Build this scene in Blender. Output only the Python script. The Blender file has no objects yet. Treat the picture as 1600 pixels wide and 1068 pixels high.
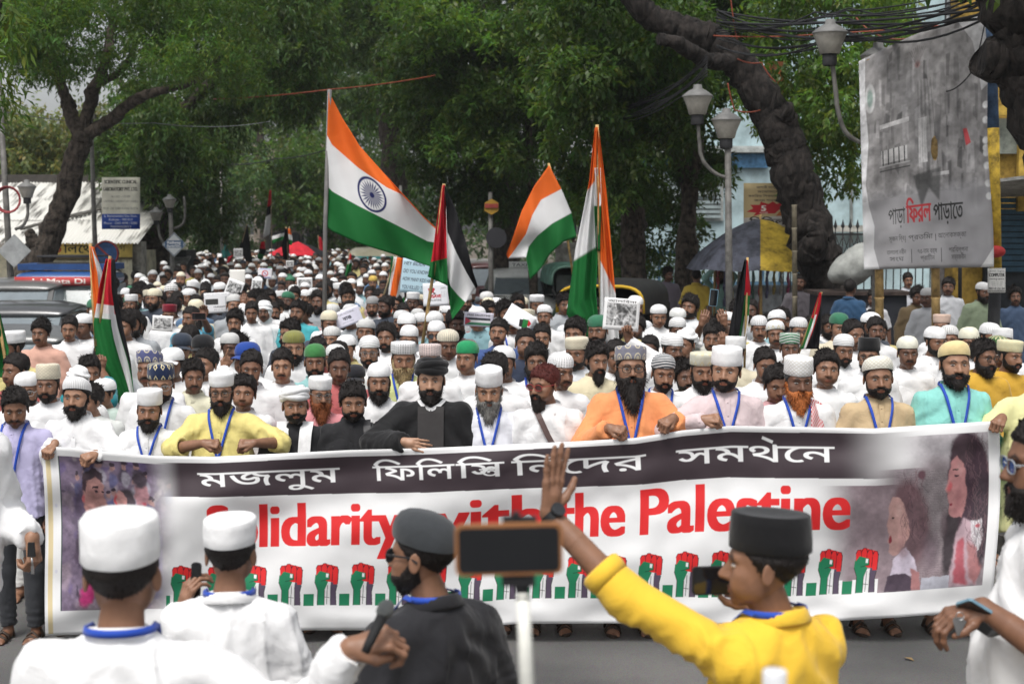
import bpy, bmesh, math, random
import numpy as np
from mathutils import Vector, Matrix, Euler
# == camera, sky, sun, exposure
scene = bpy.context.scene
COL = scene.collection
F_PX, CAM_H, PITCH = 2277.0, 2.54, math.atan(176 / 2277.0)
cam_data = bpy.data.cameras.new('camera')
cam_data.sensor_width = 36.0
cam_data.lens = F_PX / 1600 * 36
cam_data.clip_start, cam_data.clip_end = 0.1, 2000
cam_data.dof.use_dof = True
cam_data.dof.focus_distance = 9.6
cam_data.dof.aperture_fstop = 4.0
camera = bpy.data.objects.new('camera', cam_data)
COL.objects.link(camera)
camera.location = (0, 0, CAM_H)
camera.rotation_euler = (math.pi / 2 - PITCH, 0, 0)
scene.camera = camera
SUN_ELEV, SUN_AZ = math.radians(62), math.radians(200)     # high, slightly behind the camera
world = bpy.data.worlds.new('World')
scene.world = world
world.use_nodes = True
wn, wl = world.node_tree.nodes, world.node_tree.links
wn.clear()
wo = wn.new('ShaderNodeOutputWorld'); wb = wn.new('ShaderNodeBackground'); ws = wn.new('ShaderNodeTexSky')
wh = wn.new('ShaderNodeHueSaturation')
ws.sky_type = 'NISHITA'; ws.sun_disc = False
ws.sun_elevation, ws.sun_rotation = SUN_ELEV, SUN_AZ
ws.dust_density, ws.air_density, ws.ozone_density = 4.0, 1.0, 1.0
wh.inputs['Saturation'].default_value = 0.22                # overcast: the blue is veiled by cloud
wb.inputs['Strength'].default_value = 0.12
wl.new(ws.outputs[0], wh.inputs['Color']); wl.new(wh.outputs[0], wb.inputs['Color']); wl.new(wb.outputs[0], wo.inputs['Surface'])
sun_data = bpy.data.lights.new('sun', 'SUN')
sun_data.energy, sun_data.angle, sun_data.color = 1.5, math.radians(22), (1.0, 0.965, 0.92)
sun = bpy.data.objects.new('sun', sun_data)
COL.objects.link(sun)
sd = Vector((math.sin(SUN_AZ) * math.cos(SUN_ELEV), math.cos(SUN_AZ) * math.cos(SUN_ELEV), math.sin(SUN_ELEV)))
sun.rotation_euler = sd.to_track_quat('Z', 'Y').to_euler()
scene.view_settings.view_transform = 'Standard'
scene.view_settings.look = 'None'
scene.view_settings.gamma = 1.0
scene.view_settings.exposure = 0.6
scene.view_settings.use_curve_mapping = False
scene.cycles.max_bounces = 6
scene.cycles.transparent_max_bounces = 4
scene.cycles.use_denoising = True
# == helpers
RNG = random.Random(7)
NP = np.random.RandomState(11)
_ct, _st = math.cos(PITCH), math.sin(PITCH)
def at(px, py, Y):
 """World point seen at photograph pixel (px, py), at distance Y along the street."""
 rx, ry, rz = px - 800, F_PX * _ct + (534 - py) * _st, -F_PX * _st + (534 - py) * _ct
 k = Y / ry
 return Vector((rx * k, Y, CAM_H + rz * k))
def depth_for(py, z):
 """Distance at which height z shows at pixel row py."""
 ry, rz = F_PX * _ct + (534 - py) * _st, -F_PX * _st + (534 - py) * _ct
 return (z - CAM_H) / rz * ry
def tag(o, label=None, cat=None, group=None, kind=None):
 if label: o['label'] = label
 if cat: o['category'] = cat
 if group: o['group'] = group
 if kind: o['kind'] = kind
 return o
def link(name, me, parent=None, mats=None):
 o = bpy.data.objects.new(name, me)
 COL.objects.link(o)
 if parent is not None: o.parent = parent
 if mats is not None and me is not None:
  for m in (mats if isinstance(mats, (list, tuple)) else [mats]): me.materials.append(m)
 return o
def empty(name, loc=(0, 0, 0), rz=0.0):
 o = bpy.data.objects.new(name, None)
 COL.objects.link(o)
 o.location = loc; o.rotation_euler = (0, 0, rz)
 o.empty_display_size = 0.1
 return o
def mesh_np(name, V, F, smooth=True, mat_idx=None):
 """V (n,3); F list of faces or an (m,k) array."""
 me = bpy.data.meshes.new(name)
 V = np.asarray(V, dtype=np.float64)
 if isinstance(F, np.ndarray):
  k = F.shape[1]
  me.vertices.add(len(V)); me.vertices.foreach_set('co', V.astype(np.float32).ravel())
  me.loops.add(F.size); me.loops.foreach_set('vertex_index', F.astype(np.int32).ravel())
  me.polygons.add(len(F))
  me.polygons.foreach_set('loop_start', np.arange(0, F.size, k, dtype=np.int32))
  me.update(calc_edges=True)
 else:
  me.from_pydata([tuple(v) for v in V], [], F)
  me.update()
 if smooth and len(me.polygons): me.polygons.foreach_set('use_smooth', np.ones(len(me.polygons), dtype=bool))
 if mat_idx is not None: me.polygons.foreach_set('material_index', np.asarray(mat_idx, dtype=np.int32))
 me.update()
 return me
def set_attr(me, name, data):
 """Per-vertex colour attribute, data (n,4)."""
 a = me.attributes.new(name, 'FLOAT_COLOR', 'POINT')
 a.data.foreach_set('color', np.asarray(data, dtype=np.float32).ravel())
class MB:
 """Collects simple solids and links them as one mesh object."""
 def __init__(s): s.v, s.f, s.sm = [], [], []
 def add(s, V, F, smooth=False):
  b = len(s.v)
  s.v.extend(tuple(v) for v in V)
  for f in F: s.f.append(tuple(i + b for i in f)); s.sm.append(smooth)
  return s
 def box(s, c, d, rz=0.0, rx=0.0, ry=0.0, taper=1.0):
  R = Euler((rx, ry, rz)).to_matrix()
  V = []
  for z in (-1, 1):
   t = taper if z > 0 else 1
   for x, y in ((-1, -1), (1, -1), (1, 1), (-1, 1)):
    V.append(Vector(c) + R @ Vector((x * d[0] / 2 * t, y * d[1] / 2 * t, z * d[2] / 2)))
  return s.add(V, [(3, 2, 1, 0), (4, 5, 6, 7), (0, 1, 5, 4), (1, 2, 6, 5), (2, 3, 7, 6), (3, 0, 4, 7)])
 def tube(s, pts, r, n=8, caps=True):
  pts = [Vector(p) for p in pts]
  rs = r if isinstance(r, (list, tuple)) else [r] * len(pts)
  up = Vector((0, 0, 1)); V, F = [], []
  d0 = (pts[1] - pts[0]).normalized()
  u = d0.cross(up if abs(d0.z) < .9 else Vector((1, 0, 0))).normalized()
  for i, p in enumerate(pts):
   d = (pts[min(i + 1, len(pts) - 1)] - pts[max(i - 1, 0)]).normalized()
   u = (u - d * u.dot(d)).normalized(); w = d.cross(u)
   for k in range(n):
    a = 2 * math.pi * k / n
    V.append(p + (u * math.cos(a) + w * math.sin(a)) * rs[i])
  for i in range(len(pts) - 1):
   for k in range(n):
    F.append((i * n + k, i * n + (k + 1) % n, (i + 1) * n + (k + 1) % n, (i + 1) * n + k))
  s.add(V, F, True)
  if caps:
   b = len(s.v) - len(V)
   s.f.append(tuple(b + k for k in reversed(range(n)))); s.sm.append(False)
   s.f.append(tuple(b + (len(pts) - 1) * n + k for k in range(n))); s.sm.append(False)
  return s
 def lathe(s, c, prof, n=16, cap=True, a0=0.0):
  V, F = [], []
  for r, z in prof:
   for k in range(n):
    a = a0 + 2 * math.pi * k / n
    V.append((c[0] + r * math.cos(a), c[1] + r * math.sin(a), c[2] + z))
  for i in range(len(prof) - 1):
   for k in range(n): F.append((i * n + k, i * n + (k + 1) % n, (i + 1) * n + (k + 1) % n, (i + 1) * n + k))
  return s.add(V, F, True)
 def prism(s, poly, axis_from, axis_to):
  """poly: list of 3D points; extruded by the vector axis_to-axis_from."""
  d = Vector(axis_to) - Vector(axis_from); n = len(poly)
  V = [Vector(p) for p in poly] + [Vector(p) + d for p in poly]
  F = [tuple(range(n)), tuple(reversed(range(n, 2 * n)))] + [(i, i + n, (i + 1) % n + n, (i + 1) % n) for i in range(n)]
  return s.add(V, F)
 def build(s, name, mat=None, parent=None):
  me = bpy.data.meshes.new(name)
  me.from_pydata(s.v, [], s.f); me.update()
  bm = bmesh.new(); bm.from_mesh(me); bmesh.ops.recalc_face_normals(bm, faces=bm.faces[:]); bm.to_mesh(me); bm.free()
  me.polygons.foreach_set('use_smooth', s.sm)
  return link(name, me, parent, mat)
def copy_tree(o, parent=None):
 c = o.copy(); COL.objects.link(c); c.parent = parent
 for ch in o.children: copy_tree(ch, c)
 return c
# vectorised gradient-free value noise
def _hash(i, j, k):
 n = (i * 374761393 + j * 668265263 + k * 2147483647 + 1013904223) & 0xffffffff
 n = ((n ^ (n >> 13)) * 1274126177) & 0xffffffff
 return ((n ^ (n >> 16)) & 0xffff) / 65535.0
def vnoise(P, s=1.0, seed=0):
 P = np.asarray(P, dtype=np.float64) * s + seed * 17.31
 I = np.floor(P).astype(np.int64); f = P - I; f = f * f * (3 - 2 * f); r = 0
 for dx in (0, 1):
  for dy in (0, 1):
   for dz in (0, 1):
    w = (f[:, 0] if dx else 1 - f[:, 0]) * (f[:, 1] if dy else 1 - f[:, 1]) * (f[:, 2] if dz else 1 - f[:, 2])
    r = r + w * _hash(I[:, 0] + dx, I[:, 1] + dy, I[:, 2] + dz)
 return r * 2 - 1
def fbm(P, s=1.0, o=3, seed=0):
 r, a = 0, 1.0
 for k in range(o): r = r + a * vnoise(P, s * 2 ** k, seed + k); a *= .5
 return r
def sstep(a, b, x):
 t = np.clip((x - a) / (b - a), 0, 1); return t * t * (3 - 2 * t)
# == materials
MATS = {}
def nt(name):
 m = bpy.data.materials.new(name); m.use_nodes = True
 n = m.node_tree.nodes; b = n['Principled BSDF']
 return m, n, m.node_tree.links, b
def mat(name, col, rough=.7, var=.12, scale=6.0, bump=.0, bscale=40.0, metal=0.0, spec=.3, sheen=0.0, detail=4.0, col2=None):
 """Plain surface: base colour with noise variation, fine bump."""
 if name in MATS: return MATS[name]
 m, n, l, b = nt(name)
 tc = n.new('ShaderNodeTexCoord'); nz = n.new('ShaderNodeTexNoise'); mx = n.new('ShaderNodeMix'); mx.data_type = 'RGBA'
 nz.inputs['Scale'].default_value = scale; nz.inputs['Detail'].default_value = detail; nz.inputs['Roughness'].default_value = .65
 c2 = col2 or tuple(max(0, c * (1 - 2.2 * var)) for c in col)
 mx.inputs['A'].default_value = (*c2, 1); mx.inputs['B'].default_value = (*[min(1, c * (1 + var)) for c in col], 1)
 mr = n.new('ShaderNodeMapRange'); mr.inputs['From Min'].default_value = .32; mr.inputs['From Max'].default_value = .62
 l.new(tc.outputs['Object'], nz.inputs['Vector']); l.new(nz.outputs['Fac'], mr.inputs['Value']); l.new(mr.outputs[0], mx.inputs['Factor'])
 l.new(mx.outputs['Result'], b.inputs['Base Color'])
 b.inputs['Roughness'].default_value = rough; b.inputs['Metallic'].default_value = metal
 b.inputs['Specular IOR Level'].default_value = spec
 if sheen: b.inputs['Sheen Weight'].default_value = sheen
 if bump:
  bz = n.new('ShaderNodeTexNoise'); bz.inputs['Scale'].default_value = bscale; bz.inputs['Detail'].default_value = 3
  bp = n.new('ShaderNodeBump'); bp.inputs['Strength'].default_value = bump; bp.inputs['Distance'].default_value = .02
  l.new(tc.outputs['Object'], bz.inputs['Vector']); l.new(bz.outputs['Fac'], bp.inputs['Height']); l.new(bp.outputs[0], b.inputs['Normal'])
 MATS[name] = m
 return m
def mat_objcolor(name, rough=.8, bump=.3, bscale=11.0, weave=True, var=.1, sheen=.15, spec=.2, trans=0.0):
 """Cloth whose colour is the object's own colour."""
 if name in MATS: return MATS[name]
 m, n, l, b = nt(name)
 oi = n.new('ShaderNodeObjectInfo'); tc = n.new('ShaderNodeTexCoord')
 nz = n.new('ShaderNodeTexNoise'); nz.inputs['Scale'].default_value = 5; nz.inputs['Detail'].default_value = 5
 mr = n.new('ShaderNodeMapRange'); mr.inputs['From Min'].default_value = .35; mr.inputs['From Max'].default_value = .65
 mr.inputs['To Min'].default_value = 1 - var; mr.inputs['To Max'].default_value = 1.0
 mu = n.new('ShaderNodeVectorMath'); mu.operation = 'SCALE'
 l.new(tc.outputs['Object'], nz.inputs['Vector']); l.new(nz.outputs['Fac'], mr.inputs['Value'])
 l.new(oi.outputs['Color'], mu.inputs[0]); l.new(mr.outputs[0], mu.inputs['Scale']); l.new(mu.outputs[0], b.inputs['Base Color'])
 b.inputs['Roughness'].default_value = rough; b.inputs['Specular IOR Level'].default_value = spec; b.inputs['Sheen Weight'].default_value = sheen
 if bump:
  bz = n.new('ShaderNodeTexNoise'); bz.inputs['Scale'].default_value = bscale; bz.inputs['Detail'].default_value = 4; bz.inputs['Distortion'].default_value = .8
  bp = n.new('ShaderNodeBump'); bp.inputs['Strength'].default_value = bump; bp.inputs['Distance'].default_value = .03
  l.new(tc.outputs['Object'], bz.inputs['Vector']); l.new(bz.outputs['Fac'], bp.inputs['Height']); l.new(bp.outputs[0], b.inputs['Normal'])
 MATS[name] = m
 return m
# == flat print: drawn in code onto an image, in 0..1 coordinates (x right, y down)
_TXT = {}
def text_loops(s, shear=0.0):
 """Closed outlines of a line of lettering (its cap height is about .72), baseline at 0."""
 key = (s, shear)
 if key in _TXT: return _TXT[key]
 cu = bpy.data.curves.new('lettering', 'FONT'); cu.body = s; cu.size = 1.0; cu.shear = shear; cu.resolution_u = 5; cu.dimensions = '2D'; cu.fill_mode = 'NONE'
 o = bpy.data.objects.new('lettering', cu); COL.objects.link(o)
 dg = bpy.context.evaluated_depsgraph_get(); me = bpy.data.meshes.new_from_object(o.evaluated_get(dg))
 V = np.array([v.co[:2] for v in me.vertices]).reshape(-1, 2); loops, st = [], 0
 nxt = {}
 for e in me.edges: i, j = sorted(e.vertices); nxt.setdefault(i, []).append(j)
 for i in range(len(V)):
  if i + 1 not in nxt.get(i, []):                    # last point of an outline
   if i - st > 1: loops.append(V[st:i + 1])
   st = i + 1
 bpy.data.objects.remove(o); bpy.data.curves.remove(cu); bpy.data.meshes.remove(me)
 _TXT[key] = loops
 return loops
class Print:
 def __init__(s, w, h, bg=(.8, .8, .8)):
  s.w, s.h = w, h; s.a = np.empty((h, w, 3)); s.a[:] = bg
  s.X, s.Y = np.meshgrid((np.arange(w) + .5) / w, (np.arange(h) + .5) / h)
 def blend(s, m, col, box=None):
  v = s.a if box is None else s.a[box]
  v += (np.asarray(col) - v) * m[..., None]
 def rect(s, x0, y0, x1, y1, col, a=1.0, soft=0.0):
  e = max(soft, 1e-6)
  bx = (slice(max(0, int((y0 - e) * s.h) - 1), max(0, int((y1 + e) * s.h) + 2)), slice(max(0, int((x0 - e) * s.w) - 1), max(0, int((x1 + e) * s.w) + 2)))
  X, Y = s.X[bx], s.Y[bx]
  s.blend(np.clip((X - x0) / e + .5, 0, 1) * np.clip((x1 - X) / e + .5, 0, 1) * np.clip((Y - y0) / e + .5, 0, 1) * np.clip((y1 - Y) / e + .5, 0, 1) * a, col, bx)
 def poly(s, pts, col, a=1.0, ss=2, soft=0):
  p = np.array(pts, float) * (s.w, s.h)
  x0, y0 = np.maximum(np.floor(p.min(0)).astype(int) - 1 - soft, 0); x1, y1 = np.minimum(np.ceil(p.max(0)).astype(int) + 2 + soft, (s.w, s.h))
  if x1 <= x0 or y1 <= y0: return
  gx, gy = np.meshgrid(x0 + (np.arange((x1 - x0) * ss) + .5) / ss, y0 + (np.arange((y1 - y0) * ss) + .5) / ss)
  ins = np.zeros(gx.shape, bool)
  for i in range(len(p)):
   (ax, ay), (bx, by) = p[i], p[(i + 1) % len(p)]
   if ay == by: continue
   c = (ay > gy) != (by > gy); ins ^= c & (gx < (bx - ax) * (gy - ay) / (by - ay) + ax)
  m = ins.reshape(y1 - y0, ss, x1 - x0, ss).mean((1, 3))
  for _ in range(3 if soft else 0):
   k = max(1, soft // 2); c = np.pad(m, k, mode='edge'); m = (c[:-2 * k, k:-k] + c[2 * k:, k:-k] + c[k:-k, :-2 * k] + c[k:-k, 2 * k:] + m) / 5
  s.blend(m * a, col, (slice(y0, y1), slice(x0, x1)))
 def blob(s, cx, cy, rx, ry, col, a=1.0, hard=.5, rot=0.0):
  asp = s.h / s.w; R_ = max(rx, ry * asp)
  bx = (slice(max(0, int((cy - R_ / asp) * s.h)), max(0, int((cy + R_ / asp) * s.h) + 2)), slice(max(0, int((cx - R_) * s.w)), max(0, int((cx + R_) * s.w) + 2)))
  dx, dy = s.X[bx] - cx, (s.Y[bx] - cy) * asp; c, n = math.cos(rot), math.sin(rot)
  if not dx.size: return
  d = np.sqrt(((dx * c + dy * n) / rx) ** 2 + ((-dx * n + dy * c) / (ry * asp)) ** 2)
  s.blend(sstep(1, hard, d) * a, col, bx)
 def line(s, pts, wd, col, a=1.0):
  for (ax, ay), (bx, by) in zip(pts[:-1], pts[1:]):
   asp = s.h / s.w; dx, dy = bx - ax, (by - ay) * asp; L = math.hypot(dx, dy) + 1e-9; nx, ny = -dy / L * wd / 2, dx / L * wd / 2 / asp
   s.poly([(ax + nx, ay + ny), (bx + nx, by + ny), (bx - nx, by - ny), (ax - nx, ay - ny)], col, a)
 def noise(s, sc, amt, seed=0, box=(0, 0, 1, 1), octs=3, mask=None):
  bx = (slice(int(box[1] * s.h), int(box[3] * s.h)), slice(int(box[0] * s.w), int(box[2] * s.w)))
  X, Y = s.X[bx], s.Y[bx]
  P = np.stack([X.ravel() * sc, Y.ravel() * sc * s.h / s.w, np.zeros(X.size)], -1)
  s.a[bx] *= (1 + fbm(P, 1, octs, seed).reshape(X.shape) * amt)[..., None]
 def text(s, t, x, base, cap, col, width=None, bold=.0, align='l', a=1.0, shear=0.0, rot=0.0):
  """Lettering with its baseline at y=base and cap height cap; squeezed to width if given."""
  L = text_loops(t, shear)
  if not L: return
  allv = np.concatenate(L); x0, x1 = allv[:, 0].min(), allv[:, 0].max(); k = width / (x1 - x0) if width else cap / .72 * s.h / s.w
  W = (x1 - x0) * k; ox = x - (W if align == 'r' else W / 2 if align == 'c' else 0)
  out = []
  for l_ in L:
   q = np.stack([(l_[:, 0] - x0) * k + ox, base - l_[:, 1] * cap / .72], -1)
   if rot: q[:, 1] += (q[:, 0] - x) * rot
   out.append(q)
  s.fill(out, col, a, grow=int(round(bold * cap * s.h * 3 * 1.25)))
 def fill(s, loops, col, a=1.0, ss=3, grow=0):
  """Fills outlines by winding number, so overlapping strokes stay solid."""
  P = [l_ * (s.w, s.h) for l_ in loops]; al = np.concatenate(P)
  x0, y0 = np.maximum(np.floor(al.min(0)).astype(int) - 2, 0); x1, y1 = np.minimum(np.ceil(al.max(0)).astype(int) + 3, (s.w, s.h))
  if x1 <= x0 or y1 <= y0: return
  w, h = (x1 - x0) * ss, (y1 - y0) * ss; D = np.zeros((h, w + 1), np.int32)
  for p in P:
   p = (p - (x0, y0)) * ss
   for (ax, ay), (bx, by) in zip(p, np.roll(p, -1, 0)):
    if ay == by: continue
    sg = 1 if by > ay else -1; lo, hi = (ay, by) if by > ay else (by, ay)
    r0, r1 = max(0, math.ceil(lo - .5)), min(h, math.ceil(hi - .5))
    if r1 <= r0: continue
    rows = np.arange(r0, r1); xs = ax + (rows + .5 - ay) * (bx - ax) / (by - ay)
    np.add.at(D, (rows, np.clip(np.ceil(xs - .5).astype(int), 0, w)), sg)
  M = np.cumsum(D, 1)[:, :w] != 0
  for _ in range(grow):                                # heavier strokes
   Q = M.copy(); Q[:, 1:] |= M[:, :-1]; Q[:, :-1] |= M[:, 1:]; M = Q
   if _ % 3 == 0: Q = M.copy(); Q[1:] |= M[:-1]; Q[:-1] |= M[1:]; M = Q
  s.blend(M.reshape(y1 - y0, ss, x1 - x0, ss).mean((1, 3)) * a, col, (slice(y0, y1), slice(x0, x1)))
 def warp(s, box, sc, amt, seed=0):
  """Ragged edges, as in a photograph of hair and cloth."""
  bx = (slice(int(box[1] * s.h), int(box[3] * s.h)), slice(int(box[0] * s.w), int(box[2] * s.w)))
  X, Y = s.X[bx], s.Y[bx]; P = np.stack([X.ravel() * sc, Y.ravel() * sc * s.h / s.w, np.zeros(X.size)], -1)
  dx = fbm(P, 1, 3, seed).reshape(X.shape) * amt; dy = fbm(P, 1, 3, seed + 9).reshape(X.shape) * amt
  i = np.clip((Y * s.h + dy).astype(int), bx[0].start, bx[0].stop - 1); j = np.clip((X * s.w + dx).astype(int), bx[1].start, bx[1].stop - 1)
  s.a[bx] = s.a[i, j]
 def material(s, name, rough=.6, bump=0.0, trans=0.0, spec=.25):
  im = bpy.data.images.new(name + '_print', s.w, s.h, float_buffer=True, is_data=True)
  px = np.ones((s.h, s.w, 4), np.float32); px[..., :3] = np.clip(s.a[::-1], 0, 1)
  im.pixels.foreach_set(px.ravel()); im.update()
  m, n, l, b = nt(name)
  uv = n.new('ShaderNodeUVMap'); uv.uv_map = 'uv'; tx = n.new('ShaderNodeTexImage'); tx.image = im; tx.interpolation = 'Cubic'; tx.extension = 'EXTEND'
  l.new(uv.outputs[0], tx.inputs[0]); l.new(tx.outputs[0], b.inputs['Base Color'])
  b.inputs['Roughness'].default_value = rough; b.inputs['Specular IOR Level'].default_value = spec
  if bump:
   tc = n.new('ShaderNodeTexCoord'); bz = n.new('ShaderNodeTexNoise'); bz.inputs['Scale'].default_value = 6; bz.inputs['Detail'].default_value = 5
   bp = n.new('ShaderNodeBump'); bp.inputs['Strength'].default_value = bump; bp.inputs['Distance'].default_value = .03
   l.new(tc.outputs['Object'], bz.inputs['Vector']); l.new(bz.outputs['Fac'], bp.inputs['Height']); l.new(bp.outputs[0], b.inputs['Normal'])
  if trans:
   td = n.new('ShaderNodeBsdfTranslucent'); ms = n.new('ShaderNodeMixShader'); ms.inputs[0].default_value = trans
   l.new(tx.outputs[0], td.inputs['Color']); l.new(b.outputs[0], ms.inputs[1]); l.new(td.outputs[0], ms.inputs[2]); l.new(ms.outputs[0], n['Material Output'].inputs['Surface'])
  return m
def sheet(name, fn, nu, nv, m, parent=None, thick=.003, back=None):
 """A sheet fn(u, v) -> point (u right, v down) with real thickness; its front carries the print."""
 P = np.array([[tuple(fn(i / nu, j / nv)) for i in range(nu + 1)] for j in range(nv + 1)])
 du = np.gradient(P, axis=1); dv = np.gradient(P, axis=0); N = np.cross(du, dv); N /= np.linalg.norm(N, axis=2)[..., None] + 1e-12
 A = P.reshape(-1, 3); B = (P + N * thick).reshape(-1, 3); k = len(A); W = nu + 1
 F = []; uvs = []
 for j in range(nv):
  for i in range(nu):
   a, b_, c, d = j * W + i, j * W + i + 1, (j + 1) * W + i + 1, (j + 1) * W + i
   F.append((d, c, b_, a)); F.append((k + a, k + b_, k + c, k + d))
 rim = [i for i in range(W)] + [j * W + nu for j in range(1, nv + 1)] + [nv * W + i for i in range(nu - 1, -1, -1)] + [j * W for j in range(nv - 1, 0, -1)]
 for i in range(len(rim)):
  a, b_ = rim[i], rim[(i + 1) % len(rim)]; F.append((a, b_, k + b_, k + a))
 me = mesh_np(name, np.concatenate([A, B]), np.array(F))
 uvl = me.uv_layers.new(name='uv')
 li = np.zeros(len(me.loops), np.int32); me.loops.foreach_get('vertex_index', li); li %= k
 uv = np.stack([(li % W) / nu, 1 - (li // W) / nv], -1)
 uvl.data.foreach_set('uv', uv.astype(np.float32).ravel())
 o = link(name, me, parent, m)
 if back is not None:
  me.materials.append(back); mi = np.zeros(len(F), np.int32); mi[1:2 * nu * nv:2] = 1; me.polygons.foreach_set('material_index', mi)
 return o
def skin_material():
 m, n, l, b = nt('skin')
 oi = n.new('ShaderNodeObjectInfo'); at_ = n.new('ShaderNodeAttribute'); at_.attribute_name = 'mask'
 sp = n.new('ShaderNodeSeparateColor'); tc = n.new('ShaderNodeTexCoord')
 l.new(at_.outputs['Color'], sp.inputs[0])
 nz = n.new('ShaderNodeTexNoise'); nz.inputs['Scale'].default_value = 28; nz.inputs['Detail'].default_value = 4
 l.new(tc.outputs['Object'], nz.inputs['Vector'])
 mr = n.new('ShaderNodeMapRange'); mr.inputs['From Min'].default_value = .3; mr.inputs['From Max'].default_value = .7
 mr.inputs['To Min'].default_value = .86; mr.inputs['To Max'].default_value = 1.1
 sc = n.new('ShaderNodeVectorMath'); sc.operation = 'SCALE'
 l.new(nz.outputs['Fac'], mr.inputs['Value']); l.new(oi.outputs['Color'], sc.inputs[0]); l.new(mr.outputs[0], sc.inputs['Scale'])
 def mixto(prev, fac, col):
  x = n.new('ShaderNodeMix'); x.data_type = 'RGBA'
  l.new(fac, x.inputs['Factor']); l.new(prev, x.inputs['A'])
  if isinstance(col, tuple): x.inputs['B'].default_value = (*col, 1)
  else: l.new(col, x.inputs['B'])
  return x.outputs['Result']
 lip = n.new('ShaderNodeMix'); lip.data_type = 'RGBA'; lip.blend_type = 'MULTIPLY'; lip.inputs['Factor'].default_value = 1
 l.new(oi.outputs['Color'], lip.inputs['A']); lip.inputs['B'].default_value = (.85, .52, .52, 1)
 c = mixto(sc.outputs[0], sp.outputs[1], lip.outputs['Result'])
 c = mixto(c, sp.outputs[2], (.62, .58, .54))
 c = mixto(c, sp.outputs[0], (.012, .009, .008))
 l.new(c, b.inputs['Base Color'])
 b.inputs['Roughness'].default_value = .48; b.inputs['Specular IOR Level'].default_value = .42
 b.inputs['Subsurface Weight'].default_value = .0
 bp = n.new('ShaderNodeBump'); bp.inputs['Strength'].default_value = .12; bp.inputs['Distance'].default_value = .004
 n2 = n.new('ShaderNodeTexNoise'); n2.inputs['Scale'].default_value = 160
 l.new(tc.outputs['Object'], n2.inputs['Vector']); l.new(n2.outputs['Fac'], bp.inputs['Height']); l.new(bp.outputs[0], b.inputs['Normal'])
 return m
M_SKIN = skin_material()
def hair_material():
 m, n, l, b = nt('hair_strands')
 oi = n.new('ShaderNodeObjectInfo'); tc = n.new('ShaderNodeTexCoord'); mp = n.new('ShaderNodeMapping')
 mp.inputs['Scale'].default_value = (1, 1, .28)
 nz = n.new('ShaderNodeTexNoise'); nz.inputs['Scale'].default_value = 260; nz.inputs['Detail'].default_value = 3
 l.new(tc.outputs['Object'], mp.inputs[0]); l.new(mp.outputs[0], nz.inputs['Vector'])
 mr = n.new('ShaderNodeMapRange'); mr.inputs['From Min'].default_value = .3; mr.inputs['From Max'].default_value = .7
 mr.inputs['To Min'].default_value = .45; mr.inputs['To Max'].default_value = 1.5
 sc = n.new('ShaderNodeVectorMath'); sc.operation = 'SCALE'
 l.new(nz.outputs['Fac'], mr.inputs['Value']); l.new(oi.outputs['Color'], sc.inputs[0]); l.new(mr.outputs[0], sc.inputs['Scale'])
 l.new(sc.outputs[0], b.inputs['Base Color'])
 b.inputs['Roughness'].default_value = .55; b.inputs['Specular IOR Level'].default_value = .25
 bp = n.new('ShaderNodeBump'); bp.inputs['Strength'].default_value = .9; bp.inputs['Distance'].default_value = .006
 l.new(nz.outputs['Fac'], bp.inputs['Height']); l.new(bp.outputs[0], b.inputs['Normal'])
 return m
M_HAIR = hair_material()
M_CLOTH = mat_objcolor('woven_cloth')
M_TRIM = mat_objcolor('plain_trim', rough=.6, bump=0, var=.05)
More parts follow.
